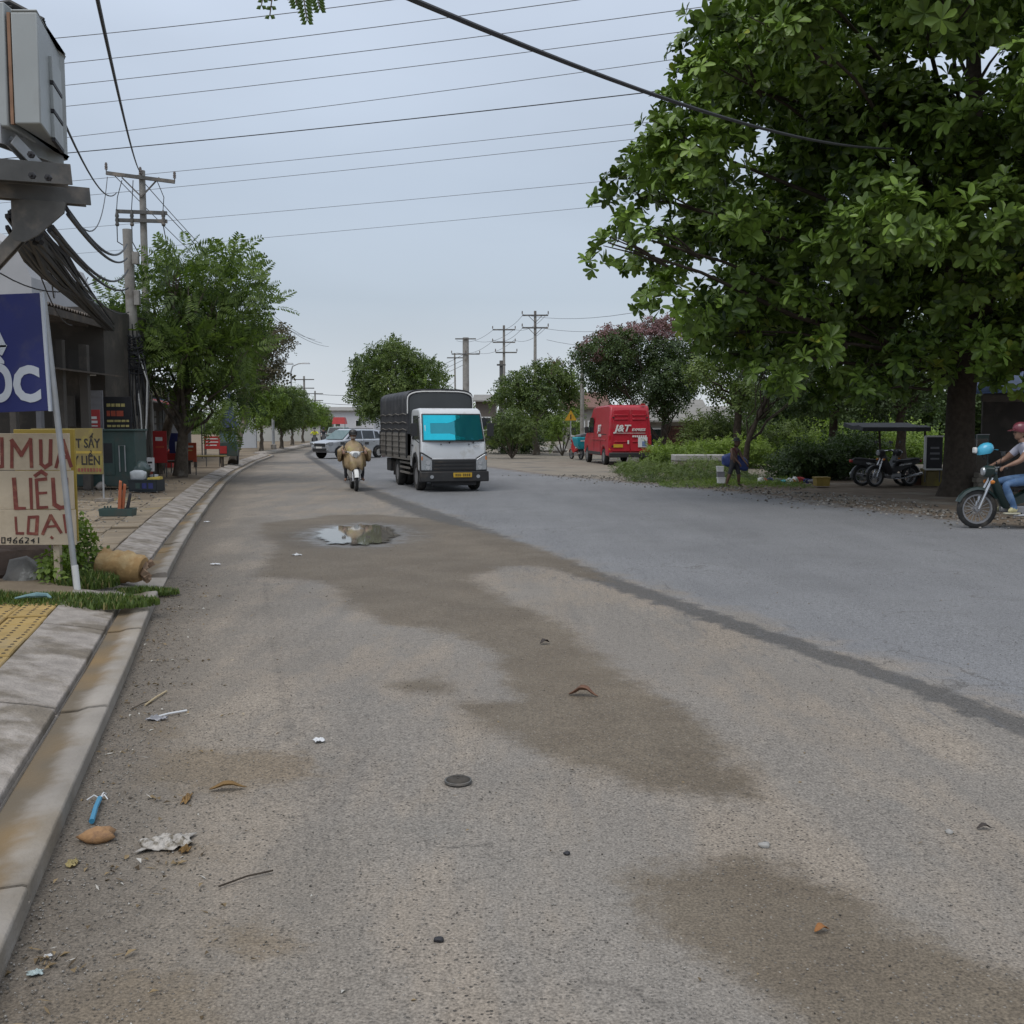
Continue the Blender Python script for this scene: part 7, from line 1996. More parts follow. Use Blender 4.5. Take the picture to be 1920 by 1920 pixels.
# ---------------------------------------------------------------- distant traffic
def far_rider(px, y, lab, top_m, rz, bike_lab):
    p_ = D(px, HOR + CAM_H * F / y, y)
    b_ = empty('scooter', (p_.x, y, 0), rz, bike_lab, 'scooter')
    part(b_, 'front_wheel', m_tyre, lambda q: q.lathe([(.2, -.05), (.28, -.04), (.28, .04), (.2, .05)], n=14, c=(0, 0, .28), axis='X'))
    part(b_, 'rear_wheel', m_tyre, lambda q: q.lathe([(.2, -.05), (.28, -.04), (.28, .04), (.2, .05)], n=14, c=(0, 1.2, .28), axis='X'))
    part(b_, 'body', m_plastic, lambda q: (q.prism([(.1, .5), (.3, 1.0), (.4, .98), (.45, .45), (.8, .45), (.9, .78), (1.5, .75), (1.3, .5), (.8, .35), (.4, .35)], -.14, .14, 'X'), q.tube([(-.32, .35, 1.02), (.32, .35, 1.02)], .02, n=6)), bevel=.02)
    r_ = empty('person', (p_.x, y, 0), rz, lab, 'person')
    J = {'pelvis': ((0, .95, .84), .14), 'chest': ((0, .84, 1.18), (.17, .12)), 'skull': ((0, .78, 1.42), .07)}
    bones = [('pelvis', 'chest'), ('chest', 'skull')]; bm = {('pelvis', 'chest'): 1, ('chest', 'skull'): 0}
    for s, t in ((-1, 'l'), (1, 'r')):
        J[t + 'sh'] = ((s * .18, .8, 1.28), .07); J[t + 'el'] = ((s * .30, .6, 1.10), .05); J[t + 'wr'] = ((s * .29, .38, 1.05), .035); J[t + 'kn'] = ((s * .2, .48, .72), .07); J[t + 'an'] = ((s * .2, .58, .3), .045)
        for e, mi in ((('chest', t + 'sh'), 1), ((t + 'sh', t + 'el'), 1), ((t + 'el', t + 'wr'), 0), (('pelvis', t + 'kn'), 2), ((t + 'kn', t + 'an'), 2)): bones.append(e); bm[e] = mi
    skin_body('body', r_, J, bones, [m_skin, top_m, m_trouser], bm, sub=1)
    helmet(r_, (0, .78, 1.52), (0, -1, 0), m_dark, 1.0)
far_rider(590, 84, 'distant rider in a bright yellow jacket ahead of the clipped trees', mat('hi_vis', (.55, .56, .03), rough=.7), R(10), 'distant dark scooter under the rider in yellow')
far_rider(607, 92, 'distant rider in dark grey beside the yellow one', m_trouser, R(10), 'distant dark scooter beside the yellow rider')
fv = D(636, 820, 104.0)
tv = empty('pickup', (fv.x, 104, 0), R(-12), 'distant grey green pickup under the red awning', 'pickup')
part(tv, 'body', mat('grey_green', (.23, .29, .28), rough=.5, var=.1), lambda q: q.prism([(-2.2, .45), (-2.2, .95), (-1.2, 1.05), (-.7, 1.65), (.5, 1.65), (.6, 1.05), (2.3, 1.05), (2.3, .45)], -.85, .85, 'X'), bevel=.06)
part(tv, 'windscreen', m_glass, lambda q: q.prism([(-1.22, 1.08), (-.76, 1.6), (-.74, 1.6), (-1.16, 1.08)], -.7, .7, 'X'))
for s in (-1, 1):
    for y_ in (-1.4, 1.4): wheel(tv, (s * .76, y_, .34), .34, .2, s)
    part(tv, 'headlight', m_lampglass, lambda q, s=s: q.box((s * .65, -2.21, .8), (.3, .04, .15)))
rw = D(637, 795, 116.0)
aw = empty('red_awning', (rw.x, 116, 0), 0, 'small red awning far down the road above the silver car', 'awning')
part(aw, 'canopy', m_red, lambda q: q.loft([[(-.75, -.8, rw.z), (.75, -.8, rw.z), (.75, .8, rw.z), (-.75, .8, rw.z)], [(-.6, -.6, rw.z + .75), (.6, -.6, rw.z + .75), (.6, .6, rw.z + .75), (-.6, .6, rw.z + .75)]]))
for s in (-1, 1): part(aw, 'post', m_steel, lambda q, s=s: q.tube([(s * .7, -.7, 0), (s * .7, -.7, rw.z)], .04, n=6))
# ================================================================== right side: poles, houses, hedge, stall
random.seed(31); np.random.seed(31)
def pole_at(px, pytop, y, arms, lab, r0=.16, r1=.10, lean=(0, 0), m_=None):
    b = D(px, HOR + CAM_H * F / y, y); b.z = 0
    zt_ = D(px, pytop, y).z
    utility_pole('utility_pole', lab, b, zt_, r0, r1, [(zt_ - d, h, o, 0, br, ins) for d, h, o, br, ins in arms], group='power poles right of the truck', lean=lean, mat_=m_)
    return b, zt_
pA1 = pole_at(1003, 583, 80, [(.35, 1.0, 0, True, 3), (1.30, 1.0, 0, True, 3)], 'nearest power pole with two braced crossarms, right of the truck')
pA2 = pole_at(945, 610, 92, [(.4, 1.0, 0, False, 3), (1.5, 1.0, 0, False, 3), (2.4, .95, .2, False, 2)], 'second power pole with three crossarms, right of the truck')
pA3 = pole_at(874, 633, 100, [(.15, 1.0, 0, False, 0), (1.6, 1.35, 0, False, 3)], 'stout grey power pole rising above the truck roof', .33, .30)
pA4 = pole_at(855, 662, 108, [(.5, .9, 0, False, 0)], 'thin slanting power pole just left of the stout one', .11, .08, lean=(-.1, 0))
pA5 = pole_at(940, 676, 70, [(.3, .3, 0, False, 0)], 'short dark pole rising out of the wide tree right of the truck', .14, .12, m_=m_steel)
pA6 = pole_at(1091, 640, 58, [(.2, .35, .1, False, 0)], 'slender pale pole with a small box between blossom tree and van', .12, .10)
def span(a, b, z0, z1, lab, n, x0=0, x1=0, r=.014, dr=.5):
    wire('pole_wire', lab, sag(a + Vector((x0, 0, z0)), b + Vector((x1, 0, z1)), dr, n), r, m_wire, 'wires between the power poles')
for k, (d, x) in enumerate(((.25, -.9), (.25, .9), (1.2, -.9), (1.2, .9))):
    span(pA1[0], pA2[0], pA1[1] - d, pA2[1] - d - .1, ['left upper', 'right upper', 'left lower', 'right lower'][k] + ' wire between the two tallest power poles', 10, x, x)
    span(pA2[0], pA3[0], pA2[1] - d - .1, pA3[1] - d * 1.2, ['left upper', 'right upper', 'left lower', 'right lower'][k] + ' wire from the three armed pole to the stout pole', 10, x, x)
for k, (d, x) in enumerate(((.3, -.9), (1.2, 0), (2.2, .9))):
    span(pA1[0], Vector((12.5, 38, 0)), pA1[1] - d, 8.6 - d * .8, ['upper', 'middle', 'lower'][k] + ' wire from the nearest power pole descending right past the blossom tree', 14, x, 0, .014, 1.2)
for k in range(3):
    span(pA3[0], Vector((-19.5, 150, 0)), pA3[1] - 1.5 - .5 * k, 8.5 - .5 * k, ['upper', 'middle', 'lower'][k] + ' faint wire crossing from the stout pole over the far road', 10, 0, 0, .02, .8)
for k in range(2):
    A_, B_ = D(560, 735 + 14 * k, 120), D(720, 738 + 20 * k, 112)
    wire('pole_wire', ['upper', 'lower'][k] + ' wire low over the far end of the road', sag(A_, B_, .3, 8), .03, m_wire, 'wires between the power poles')

# ---------------- houses behind
m_tile = mat('clay_roof', (.17, .095, .075), rough=.85, var=.2, scale=3)
m_groof = mat('grey_roof', (.24, .23, .21), rough=.8, var=.15, scale=2)
m_hwall = mat('house_wall', (.33, .31, .275), rough=.85, var=.12, scale=1.2, c2=(.23, .21, .18), c2amt=.4)
m_brick = mat('brick_wall', (.19, .095, .07), rough=.9, var=.25, scale=4)
def house(px0, px1, pyeave, pyridge, y, depth, lab, wm, rm, wins=2):
    a, b_ = D(px0, pyeave, y), D(px1, pyeave, y)
    zr = D(px0, pyridge, y + depth / 2).z
    r_ = empty('house', ((a.x + b_.x) / 2, y, 0), 0, lab, 'house')
    w_ = b_.x - a.x; ze = a.z
    part(r_, 'wall', wm, lambda q: q.box((0, depth / 2, ze / 2), (w_ * .94, depth * .92, ze)))
    for s in (0, 1):
        def rf(q, s=s):
            y0, y1 = (-.3, depth / 2) if s == 0 else (depth + .3, depth / 2)
            q.loft([[(-w_ / 2 - .2, y0, ze - .05), (w_ / 2 + .2, y0, ze - .05), (w_ / 2 + .2, y0, ze + .06), (-w_ / 2 - .2, y0, ze + .06)], [(-w_ / 2 - .2, y1, zr), (w_ / 2 + .2, y1, zr), (w_ / 2 + .2, y1, zr + .1), (-w_ / 2 - .2, y1, zr + .1)]])
        ro = part(r_, 'roof', rm, rf)
    for i in range(wins):
        x = (i + .5) / wins * w_ * .8 - w_ * .4
        wo = part(r_, 'window', m_white, lambda q, x=x: q.box((x, depth * .04 - .03, ze * .5), (1.1, .08, 1.2)))
        part(wo, 'pane', m_glass, lambda q, x=x: q.box((x, depth * .04 - .075, ze * .5), (.9, .02, 1.0)))
house(1060, 1140, 765, 738, 78, 6, 'low house with a red brown tiled roof left of the van', m_hwall, m_tile)
house(1200, 1330, 790, 752, 66, 7, 'low house with a pale grey sheet roof right of the van', m_hwall, m_groof, 3)
house(1300, 1440, 795, 764, 82, 7, 'far house with a grey roof behind the green hedge', m_hwall, m_groof, 3)
house(890, 930, 752, 742, 90, 8, 'flat brown building just right of the truck tarpaulin', mat('brown_block', (.15, .125, .105), rough=.85, var=.1), m_groof, 1)
house(560, 705, 770, 764, 190, 10, 'big white hall closing the far end of the road', mat('white_hall', (.55, .55, .57), rough=.8, var=.06), m_groof, 3)
# brick wall and hedge of vines
def masonry(name, px0, px1, pytop, y, lab, m_, bw=.5, bh=.25):
    a, b_ = D(px0, pytop, y), D(px1, pytop, y)
    r_ = empty(name, ((a.x + b_.x) / 2, y, 0), 0, lab, 'wall')
    w_ = b_.x - a.x; h_ = a.z
    part(r_, 'core', m_hwall, lambda q: q.box((0, .08, h_ / 2), (w_, .1, h_)))
    q0 = MB(); q0.box((0, 0, 0), (bw - .02, .06, bh - .02)); bme = q0.mesh('block', [m_])
    nz_, nx_ = int(h_ / bh), int(w_ / bw)
    for j in range(nz_):
        for i in range(nx_):
            o = bpy.data.objects.new('block', bme); o.parent = r_
            o.location = (-w_ / 2 + (i + .5 + (.25 if j % 2 else 0)) * bw, random.uniform(-.006, .006), (j + .5) * bh); col.objects.link(o)
masonry('brick_wall', 1240, 1310, 798, 52.0, 'red brick garden wall behind the low green plants', m_brick)
def leaf_mass(name, lab, cat, x0, x1, y0, y1, z0, z1, n, m_, T, size, wav=.25, kind=None, group=None, up=.7):
    """Leaves through a long low bank of growth."""
    X = np.random.uniform(x0, x1, n); Y = np.random.uniform(y0, y1, n)
    top = z0 + (z1 - z0) * (1 - wav + wav * np.sin(X * 1.3 + 2) * np.sin(X * .53 + Y * .7) + np.random.uniform(-.12, .12, n))
    Z = z0 + (top - z0) * np.random.rand(n) ** .55
    P = np.stack([X, Y, Z], 1)
    c = np.array(((x0 + x1) / 2, (y0 + y1) / 2, 0))
    Dr = np.random.normal(size=(n, 3)) * .5 + np.array((0, -.25, up))
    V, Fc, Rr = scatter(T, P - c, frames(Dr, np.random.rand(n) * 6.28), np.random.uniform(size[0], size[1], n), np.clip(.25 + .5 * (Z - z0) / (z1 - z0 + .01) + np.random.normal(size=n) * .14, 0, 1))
    o = np_mesh(name, V, Fc, m_, rnd=Rr)
    o.location = c
    return tag(o, lab, cat, group, kind)
def bank(name, lab, cat, px0, px1, pytop, y0, y1, n, m_, T, size, z0=0, kind=None, wav=.25):
    ym = (y0 + y1) / 2
    return leaf_mass(name, lab, cat, D(px0, 800, ym).x, D(px1, 800, ym).x, y0, y1, z0, D(px0, pytop, ym).z, n, m_, T, size, wav, kind)
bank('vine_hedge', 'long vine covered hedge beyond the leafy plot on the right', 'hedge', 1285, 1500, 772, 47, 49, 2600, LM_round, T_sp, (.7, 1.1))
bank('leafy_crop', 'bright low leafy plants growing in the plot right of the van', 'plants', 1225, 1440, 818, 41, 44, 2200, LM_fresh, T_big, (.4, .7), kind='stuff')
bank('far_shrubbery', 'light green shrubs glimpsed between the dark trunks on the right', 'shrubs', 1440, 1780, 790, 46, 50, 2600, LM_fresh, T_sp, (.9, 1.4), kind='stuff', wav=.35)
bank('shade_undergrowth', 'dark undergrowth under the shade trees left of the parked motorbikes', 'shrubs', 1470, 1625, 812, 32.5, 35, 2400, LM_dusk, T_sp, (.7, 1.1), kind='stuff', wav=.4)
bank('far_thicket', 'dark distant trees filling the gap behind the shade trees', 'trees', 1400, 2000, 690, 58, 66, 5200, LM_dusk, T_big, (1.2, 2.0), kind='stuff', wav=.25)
bank('verge_weeds', 'weedy green patch on the verge left of the walking person', 'weeds', 1165, 1400, 864, 31, 38.3, 4200, LM_round, T_sp, (.25, .5), kind='stuff', wav=.5)
bank('roadside_weeds', 'low weeds along the verge near the walking person', 'weeds', 1235, 1500, 898, 28.5, 31.5, 2600, LM_fresh, T_sp, (.15, .35), kind='stuff', wav=.5)
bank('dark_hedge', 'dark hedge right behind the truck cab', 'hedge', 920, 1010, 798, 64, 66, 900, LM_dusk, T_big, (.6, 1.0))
bank('far_wood', 'far tree line beyond the houses across the middle distance', 'trees', 840, 1480, 770, 118, 140, 4200, LM_round, T_big, (1.8, 3.2), kind='stuff', wav=.3)
bank('far_wood', 'far tree line closing the left side beyond the shops', 'trees', -200, 640, 775, 200, 230, 3600, LM_round, T_big, (2.5, 4.5), kind='stuff', wav=.3)
# concrete culvert slab
m_rock_pale = mat('pale_slab', (.40, .39, .37), rough=.9, var=.15, scale=3)
a, b_ = D(1262, 858, 39), D(1360, 858, 39)
cs = MB(); cs.box((0, 0, 0), (b_.x - a.x, 1.0, .22)); o = cs.build('culvert_slab', m_rock_pale, loc=((a.x + b_.x) / 2, 39, D(0, 858, 39).z), bevel=.02)
tag(o, 'long pale concrete slab lying behind the weeds on the verge', 'slab')
cs = MB(); cs.box((0, 0, 0), ((b_.x - a.x) * .99, 1.0, D(0, 858, 39).z - .12)); o = cs.build('culvert_wall', m_conc, loc=((a.x + b_.x) / 2, 39.0, (D(0, 858, 39).z - .14) / 2))
tag(o, 'low concrete wall carrying the pale slab behind the weeds', 'wall')
# rubble along the far edge of the side road
m_rock = mat('pale_rubble', (.34, .33, .31), rough=.9, var=.2, scale=4, bump=.5, bscale=9)
def rock(name, lab, c, s, m_, flat=.6, seed=0, group=None, cat='rock', smooth=False):
    rg = random.Random(seed)
    bm = bmesh.new(); bmesh.ops.create_icosphere(bm, subdivisions=2, radius=1)
    for v in bm.verts:
        n = v.co.normalized(); k = 1 + .22 * math.sin(n.x * 3.1 + seed) + .18 * math.sin(n.y * 4.3 + seed * 2) + .12 * math.sin(n.z * 5 + seed) + rg.uniform(-.07, .07)
        v.co = Vector((n.x * k * s[0], n.y * k * s[1], n.z * k * s[2]))
    me = bpy.data.meshes.new(name); bm.to_mesh(me); bm.free(); me.materials.append(m_)
    if smooth:
        for p in me.polygons: p.use_smooth = True
    o = bpy.data.objects.new(name, me); o.location = c; col.objects.link(o)
    return tag(o, lab, cat, group)
nm = ['leftmost', 'second', 'third', 'fourth', 'fifth', 'sixth', 'seventh', 'eighth', 'ninth', 'rightmost']
for i, px in enumerate((942, 955, 968, 978, 992, 1003, 1016, 1030, 1044, 1056)):
    p_ = D(px, 834 + 3 * math.sin(i * 2.3), 66)
    rock('rubble_stone', nm[i] + ' pale stone in the rubble row at the foot of the dark hedge', (p_.x, random.uniform(66, 69), .15), (random.uniform(.25, .45), .3, random.uniform(.18, .34)), m_rock, seed=i, group='rubble beside the side road')
# litter and boxes on the verge
for i, (px, py, wpx, hpx, y, m_, lab) in enumerate([(1352, 906, 14, 11, 28.8, m_white, 'lowest white foam box in the stack by the person'), (1351, 895, 13, 11, 28.8, m_grey, 'middle grey foam box in the stack by the person'), (1350, 884, 12, 10, 28.8, m_white, 'top white foam box in the stack by the person'),
                                                    (1540, 911, 26, 17, 29.0, mat('dull_yellow', (.26, .18, .035), rough=.7, var=.2), 'yellow plastic box on the shaded verge'), (1716, 910, 26, 24, 30.0, m_tile, 'terracotta planter box left of the blackboard'), (1746, 914, 30, 32, 29.6, m_ochre, 'yellowish wooden box below the white framed blackboard')]):
    p_ = D(px, py, y); w_ = wpx / F * y; h_ = hpx / F * y
    q = MB()
    q.loft([[(-w_ / 2 * k, -w_ / 2 * k, z), (w_ / 2 * k, -w_ / 2 * k, z), (w_ / 2 * k, w_ / 2 * k, z), (-w_ / 2 * k, w_ / 2 * k, z)] for z, k in ((0, .92), (h_ * .85, 1), (h_ * .86, 1.06), (h_, 1.06))])
    o = q.build('foam_box' if i < 3 else 'storage_box', m_, loc=(p_.x, y, max(p_.z, .0)), bevel=.012)
    tag(o, lab, 'box')
trash_m = [m_white, m_red, m_blue, m_grey, m_cyan, m_paper, m_orange]
for i in range(12):
    px = 1428 + i * 9.5; p_ = D(px, 896 + 6 * math.sin(i * 1.7), 30.2)
    tb_ = rock('litter_bag', ['white', 'red', 'navy', 'grey', 'cyan', 'pale', 'orange'][i % 7] + ' scrap of rubbish ' + ['nearest the person', 'third from the left of the heap', 'left in the heap', 'left of middle in the heap', 'in the middle of the heap', 'low in the heap', 'right of middle in the heap', 'half buried in the heap', 'right in the heap', 'far right in the heap', 'right of the navy scrap', 'beside the yellow box'][i] + ' on the verge',
               (p_.x, 30.2 + .2 * math.sin(i), .10), (random.uniform(.08, .16), .1, random.uniform(.05, .11)), trash_m[i % 7], seed=i + 40, group='rubbish heap on the shaded verge', cat='rubbish')
# framed blackboard
poster('blackboard', 'white framed blackboard with rows of pale writing left of the almond trunk', 'sign', 1733, 818, 1768, 880, 29.2, m_dark, [(.3, .35, .5, .06, m_grey), (.28, .52, .55, .06, m_grey), (.32, .68, .5, .05, m_grey)])
bo = [o for o in bpy.data.objects if o.name.startswith('blackboard')][0]
a, b_ = D(1733, 880, 29.2), D(1768, 818, 29.2)
for (x_, z_, w_, h_) in ((a.x, (a.z + b_.z) / 2, .06, b_.z - a.z), ((a.x + b_.x) / 2, a.z, b_.x - a.x, .05), ((a.x + b_.x) / 2, b_.z, b_.x - a.x, .05)):
    part(bo, 'frame', m_white, lambda q: q.box((x_ - bo.location.x, -.02, z_ - PZ), (w_, .06, h_)), bevel=.005)
# low dark canopy on posts
cn = empty('low_canopy', (D(1668, 800, 31).x, 31, 0), 0, 'low black canopy on thin posts behind the parked motorbikes', 'canopy')
w_ = (1730 - 1605) / F * 31; zc = D(0, 806, 31).z
part(cn, 'sheet', m_tarp, lambda q: q.loft([[(-w_ / 2, y_, zc + z_), (w_ / 2, y_, zc + z_), (w_ / 2, y_, zc + z_ + .12), (-w_ / 2, y_, zc + z_ + .12)] for y_, z_ in ((-.6, -.04), (-.2, .02), (.3, .0), (1.2, .1))]))
for x_ in (-.45, w_ / 2 - .1): part(cn, 'post', m_bark_dark, lambda q, x_=x_: q.tube([(x_, -.4, 0), (x_ + .05, -.4, zc * .5), (x_, -.4, zc)], .035, n=6))
# parked motorbikes in the shade
for px, y, rz, lab in ((1640, 29.0, R(-70), 'dark parked motorbike on the left under the low canopy'), (1692, 29.6, R(95), 'dark parked motorbike on the right under the low canopy')):
    p_ = D(px, 912, y)
    mb_ = empty('motorbike', (p_.x, y, .0), rz, lab, 'motorbike')
    motorbike(mb_, m_plastic, m_chrome, False, wr=.29)
# stall with a blue tarpaulin roof
st = empty('tarpaulin_stall', (D(1880, 800, 26.5).x, 26.5, 0), 0, 'dark open stall under a blue tarpaulin roof behind the motorcyclist', 'stall')
s0_ = Vector(st.location)
zf, zbk = D(0, 738, 25.5).z, D(0, 716, 30).z
xl_, xr_2 = D(1818, 800, 25.5).x - s0_.x, 6.0
part(st, 'tarpaulin', mat('blue_tarp', (.10, .20, .52), rough=.5, var=.15, scale=3, bump=.3, bscale=4), lambda q: q.loft([[(xl_ + .45 * (y_ + 1), y_, z_ + .05 * math.sin(y_ * 3)), (xr_2, y_, z_ + .25), (xr_2, y_, z_ + .27), (xl_ + .45 * (y_ + 1), y_, z_ + .02 + .05 * math.sin(y_ * 3))] for y_, z_ in ((-1.0, zf), (.5, zf + .10), (2, zf + .32), (3.6, zbk + .3))]), smooth=True)
part(st, 'back_wall', m_shop, lambda q: q.box((4.2, 3.6, 1.35), (6.2, .08, 2.7)))
part(st, 'beam', m_roof, lambda q: q.box((2.5, -.95, zf - .12), (7.0, .08, .16)))
for x_ in (xl_ + .1, .95, 2.6): part(st, 'post', m_roof, lambda q, x_=x_: q.box((x_, -.9, zf / 2), (.07, .07, zf)))
part(st, 'counter', m_shop, lambda q: (q.box((1.8, .6, .5), (2.6, .6, 1.0)), q.box((1.8, .6, 1.02), (2.8, .75, .05))), bevel=.01)
fr = empty('drinks_fridge', (D(1832, 800, 26.3).x, 26.3, 0), 0, 'tall dark green fridge beside the almond trunk', 'fridge')
part(fr, 'cabinet', m_dgreen, lambda q: q.box((0, 0, .75), (.42, .5, 1.5)), bevel=.02)
part(fr, 'door_glass', m_glass, lambda q: q.box((0, -.255, .80), (.34, .01, 1.2)))
part(fr, 'trim', m_galv, lambda q: (q.tube([(-.21, -.27, .1), (-.21, -.27, 1.1), (-.12, -.27, 1.2), (-.12, -.27, 1.5), (.2, -.27, 1.5)], .014, n=5)))
for j in range(5):
    q = MB(); q.box((0, 0, .06), (.36, .26, .115)); o = q.build('paver_block', mat('block_stone', (.17, .15, .12), rough=.9, var=.2), loc=(D(1846, 800, 24.6).x + .02 * (-1) ** j, 24.6, .0 + j * .12), bevel=.01)
    tag(o, ['lowest', 'second', 'middle', 'fourth', 'top'][j] + ' grey block of the stack between trunk and motorcyclist', 'block', 'stack of blocks by the stall')
# small yellow road sign near the van
rs = empty('warning_sign', (D(1070, 800, 58).x, 58, 0), 0, 'small orange yellow warning sign on a post left of the van', 'sign')
zsn = D(0, 781, 58).z
part(rs, 'post', m_galv, lambda q: q.tube([(0, 0, 0), (0, 0, zsn + .2)], .035, n=8))
part(rs, 'plate', mat('warning_yellow', (.55, .30, .02), rough=.5, var=.1), lambda q: q.prism([(-.35, zsn - .22), (.35, zsn - .22), (0, zsn + .36)], -.06, -.04, 'Y'))
part(rs, 'symbol', m_ink, lambda q: q.box((0, -.068, zsn - .02), (.06, .01, .26)))
# ================================================================== small things, near and on the left
random.seed(77); np.random.seed(77)
def tufts(name, lab, cat, centre, rx, ry, z, n, h, m_, kind='stuff', lean=.5):
    """Grass: many narrow bent blades."""
    V, Fc, Rr = [], [], []
    a = np.random.rand(n) * 6.28; q = np.sqrt(np.random.rand(n))
    X = centre[0] + np.cos(a) * q * rx; Y = centre[1] + np.sin(a) * q * ry
    hh = h * np.random.uniform(.45, 1.15, n) * (1.1 - .5 * q)
    da = np.random.rand(n) * 6.28; L = np.random.uniform(.2, 1, n) * lean * hh
    w = np.random.uniform(.005, .011, n)
    dx, dy = np.cos(da), np.sin(da)
    for t, wk in ((0, 1), (.55, .8), (1, .05)):
        cx = X + dx * L * t * t; cy = Y + dy * L * t * t; cz = z + hh * t * (1 - .15 * t)
        V.append(np.stack([cx - dy * w * wk, cy + dx * w * wk, cz], 1)); V.append(np.stack([cx + dy * w * wk, cy - dx * w * wk, cz], 1))
    VV = np.stack(V, 1).reshape(-1, 3)
    b = np.arange(n)[:, None] * 6
    FF = np.concatenate([b + np.array([[0, 1, 3]]), b + np.array([[0, 3, 2]]), b + np.array([[2, 3, 5]]), b + np.array([[2, 5, 4]])])
    rr = np.tile(np.random.rand(n), 4)
    c = np.array((centre[0], centre[1], 0))
    o = np_mesh(name, VV - c, FF, m_, rnd=rr); o.location = c
    return tag(o, lab, cat, kind=kind)
p_ = G(100, 1135, .15)
tufts('grass_tuft', 'dense green grass at the foot of the plywood sign', 'grass', (p_.x, p_.y + .2), .85, .32, .12, 4200, .13, LM_grass)
p_ = G(-40, 1130, .15)
tufts('grass_tuft', 'grass clump at the left edge in front of the grey stone', 'grass', (p_.x, p_.y + .1), .55, .28, .12, 1900, .15, LM_grass)
p_ = G(268, 1108, .05)
tufts('grass_tuft', 'small grass clump growing in the broken gutter by the log', 'grass', (p_.x, p_.y), .36, .18, .02, 1300, .10, LM_grass)
p_ = G(165, 1095, .12)
tufts('grass_tuft', 'grass between the metal post and the log', 'grass', (p_.x, p_.y), .3, .3, .1, 1300, .2, LM_grass)
# leafy weeds round the post
for px, py, y, r, n, lab in [(112, 1060, 10.3, .24, 190, 'leafy weed climbing left of the metal post'), (148, 1000, 10.75, .16, 120, 'thin climbing weed along the metal post'), (60, 1010, 11.4, .3, 200, 'weed behind the plywood sign bottom edge')]:
    c = D(px, py, y)
    P, Dr, Rv = clump_points([(np.array(c), r), (np.array(c) + np.array((.1, 0, -.25)), r * 1.1), (np.array(c) + np.array((-.15, 0, -.3)), r)], n / r / r / 3, .2, 1.1, .5)
    ok = P[:, 2] > .12
    V, Fc, Rr = scatter([spray(6, .16, .07, .04, seed=i) for i in range(3)], P[ok] - np.array((c.x, c.y, .12)), frames(Dr[ok], np.random.rand(ok.sum()) * 6.28), np.random.uniform(.7, 1.2, ok.sum()), Rv[ok])
    o = np_mesh('leafy_weed', V, Fc, LM_fresh, rnd=Rr); o.location = (c.x, c.y, .12)
    tag(o, lab, 'weed')
# soil heap, stone, log
soil = rock('soil_heap', 'dark brown soil heap under the plywood sign', D(30, 1085, 11.0), (.85, .55, .30), mat('dark_soil', (.055, .038, .03), rough=.98, var=.3, scale=8, bump=.8, bscale=12), seed=3, cat='soil')
soil.location.z = .18
st_ = rock('grey_stone', 'grey stone with a pale rim at the left edge behind the grass', D(52, 1090, 10.5), (.26, .22, .22), mat('grey_stone', (.17, .165, .155), rough=.9, var=.25, scale=6, c2=(.42, .42, .40), c2amt=.3, c2scale=4, bump=.6), seed=8, smooth=True)
lg = MB()
A_, B_ = G(170, 1085, .14) + Vector((0, .25, .13)), G(262, 1092, .1) + Vector((0, .1, .12))
rings = []
for i in range(13):
    t = i / 12
    c = A_.lerp(B_, t); r = .165 - .02 * t + .012 * math.sin(i * 1.9)
    rings.append([c - A_ + Vector((.25 * math.sin(a) * r, math.cos(a) * r * (1 + .08 * math.sin(3 * a + i)), math.sin(a) * r * (1 + .1 * math.sin(2 * a + i * .7)))) for a in np.linspace(0, 2 * math.pi, 16, endpoint=False)])
lg.loft(rings)
lo = empty('log', A_, 0, 'short tan log lying across the broken kerb', 'log')
lg.build('bark', mat('tan_log', (.36, .225, .095), rough=.9, var=.25, scale=6, c2=(.46, .33, .17), c2amt=.4, c2scale=4, bump=.8, bscale=14), lo, smooth=60)
e = MB()
for i in range(9):
    a = random.uniform(0, 6.28); r = random.uniform(.02, .13)
    e.box(B_ - A_ + Vector((random.uniform(0, .05), math.cos(a) * r, math.sin(a) * r)), (.05, .06, .06), rot=(a, r * 9, a * 2))
e.build('splintered_end', mat('splinter', (.30, .20, .13), rough=.95, var=.4, scale=20), lo)['kind'] = 'stuff'
# light blue plastic scrap in the grass
pb = MB(); p_ = G(62, 1122, .2)
pb.tube([(-.16, 0, .0), (-.08, .03, .015), (.03, 0, .03), (.10, .05, .02), (.15, .02, .0)], [.008, .014, .024, .02, .01], n=7)
tag(pb.build('plastic_scrap', mat('pale_blue_plastic', (.16, .28, .30), rough=.4, var=.2), loc=p_, smooth=True), 'crumpled pale blue plastic lying in the grass', 'rubbish')
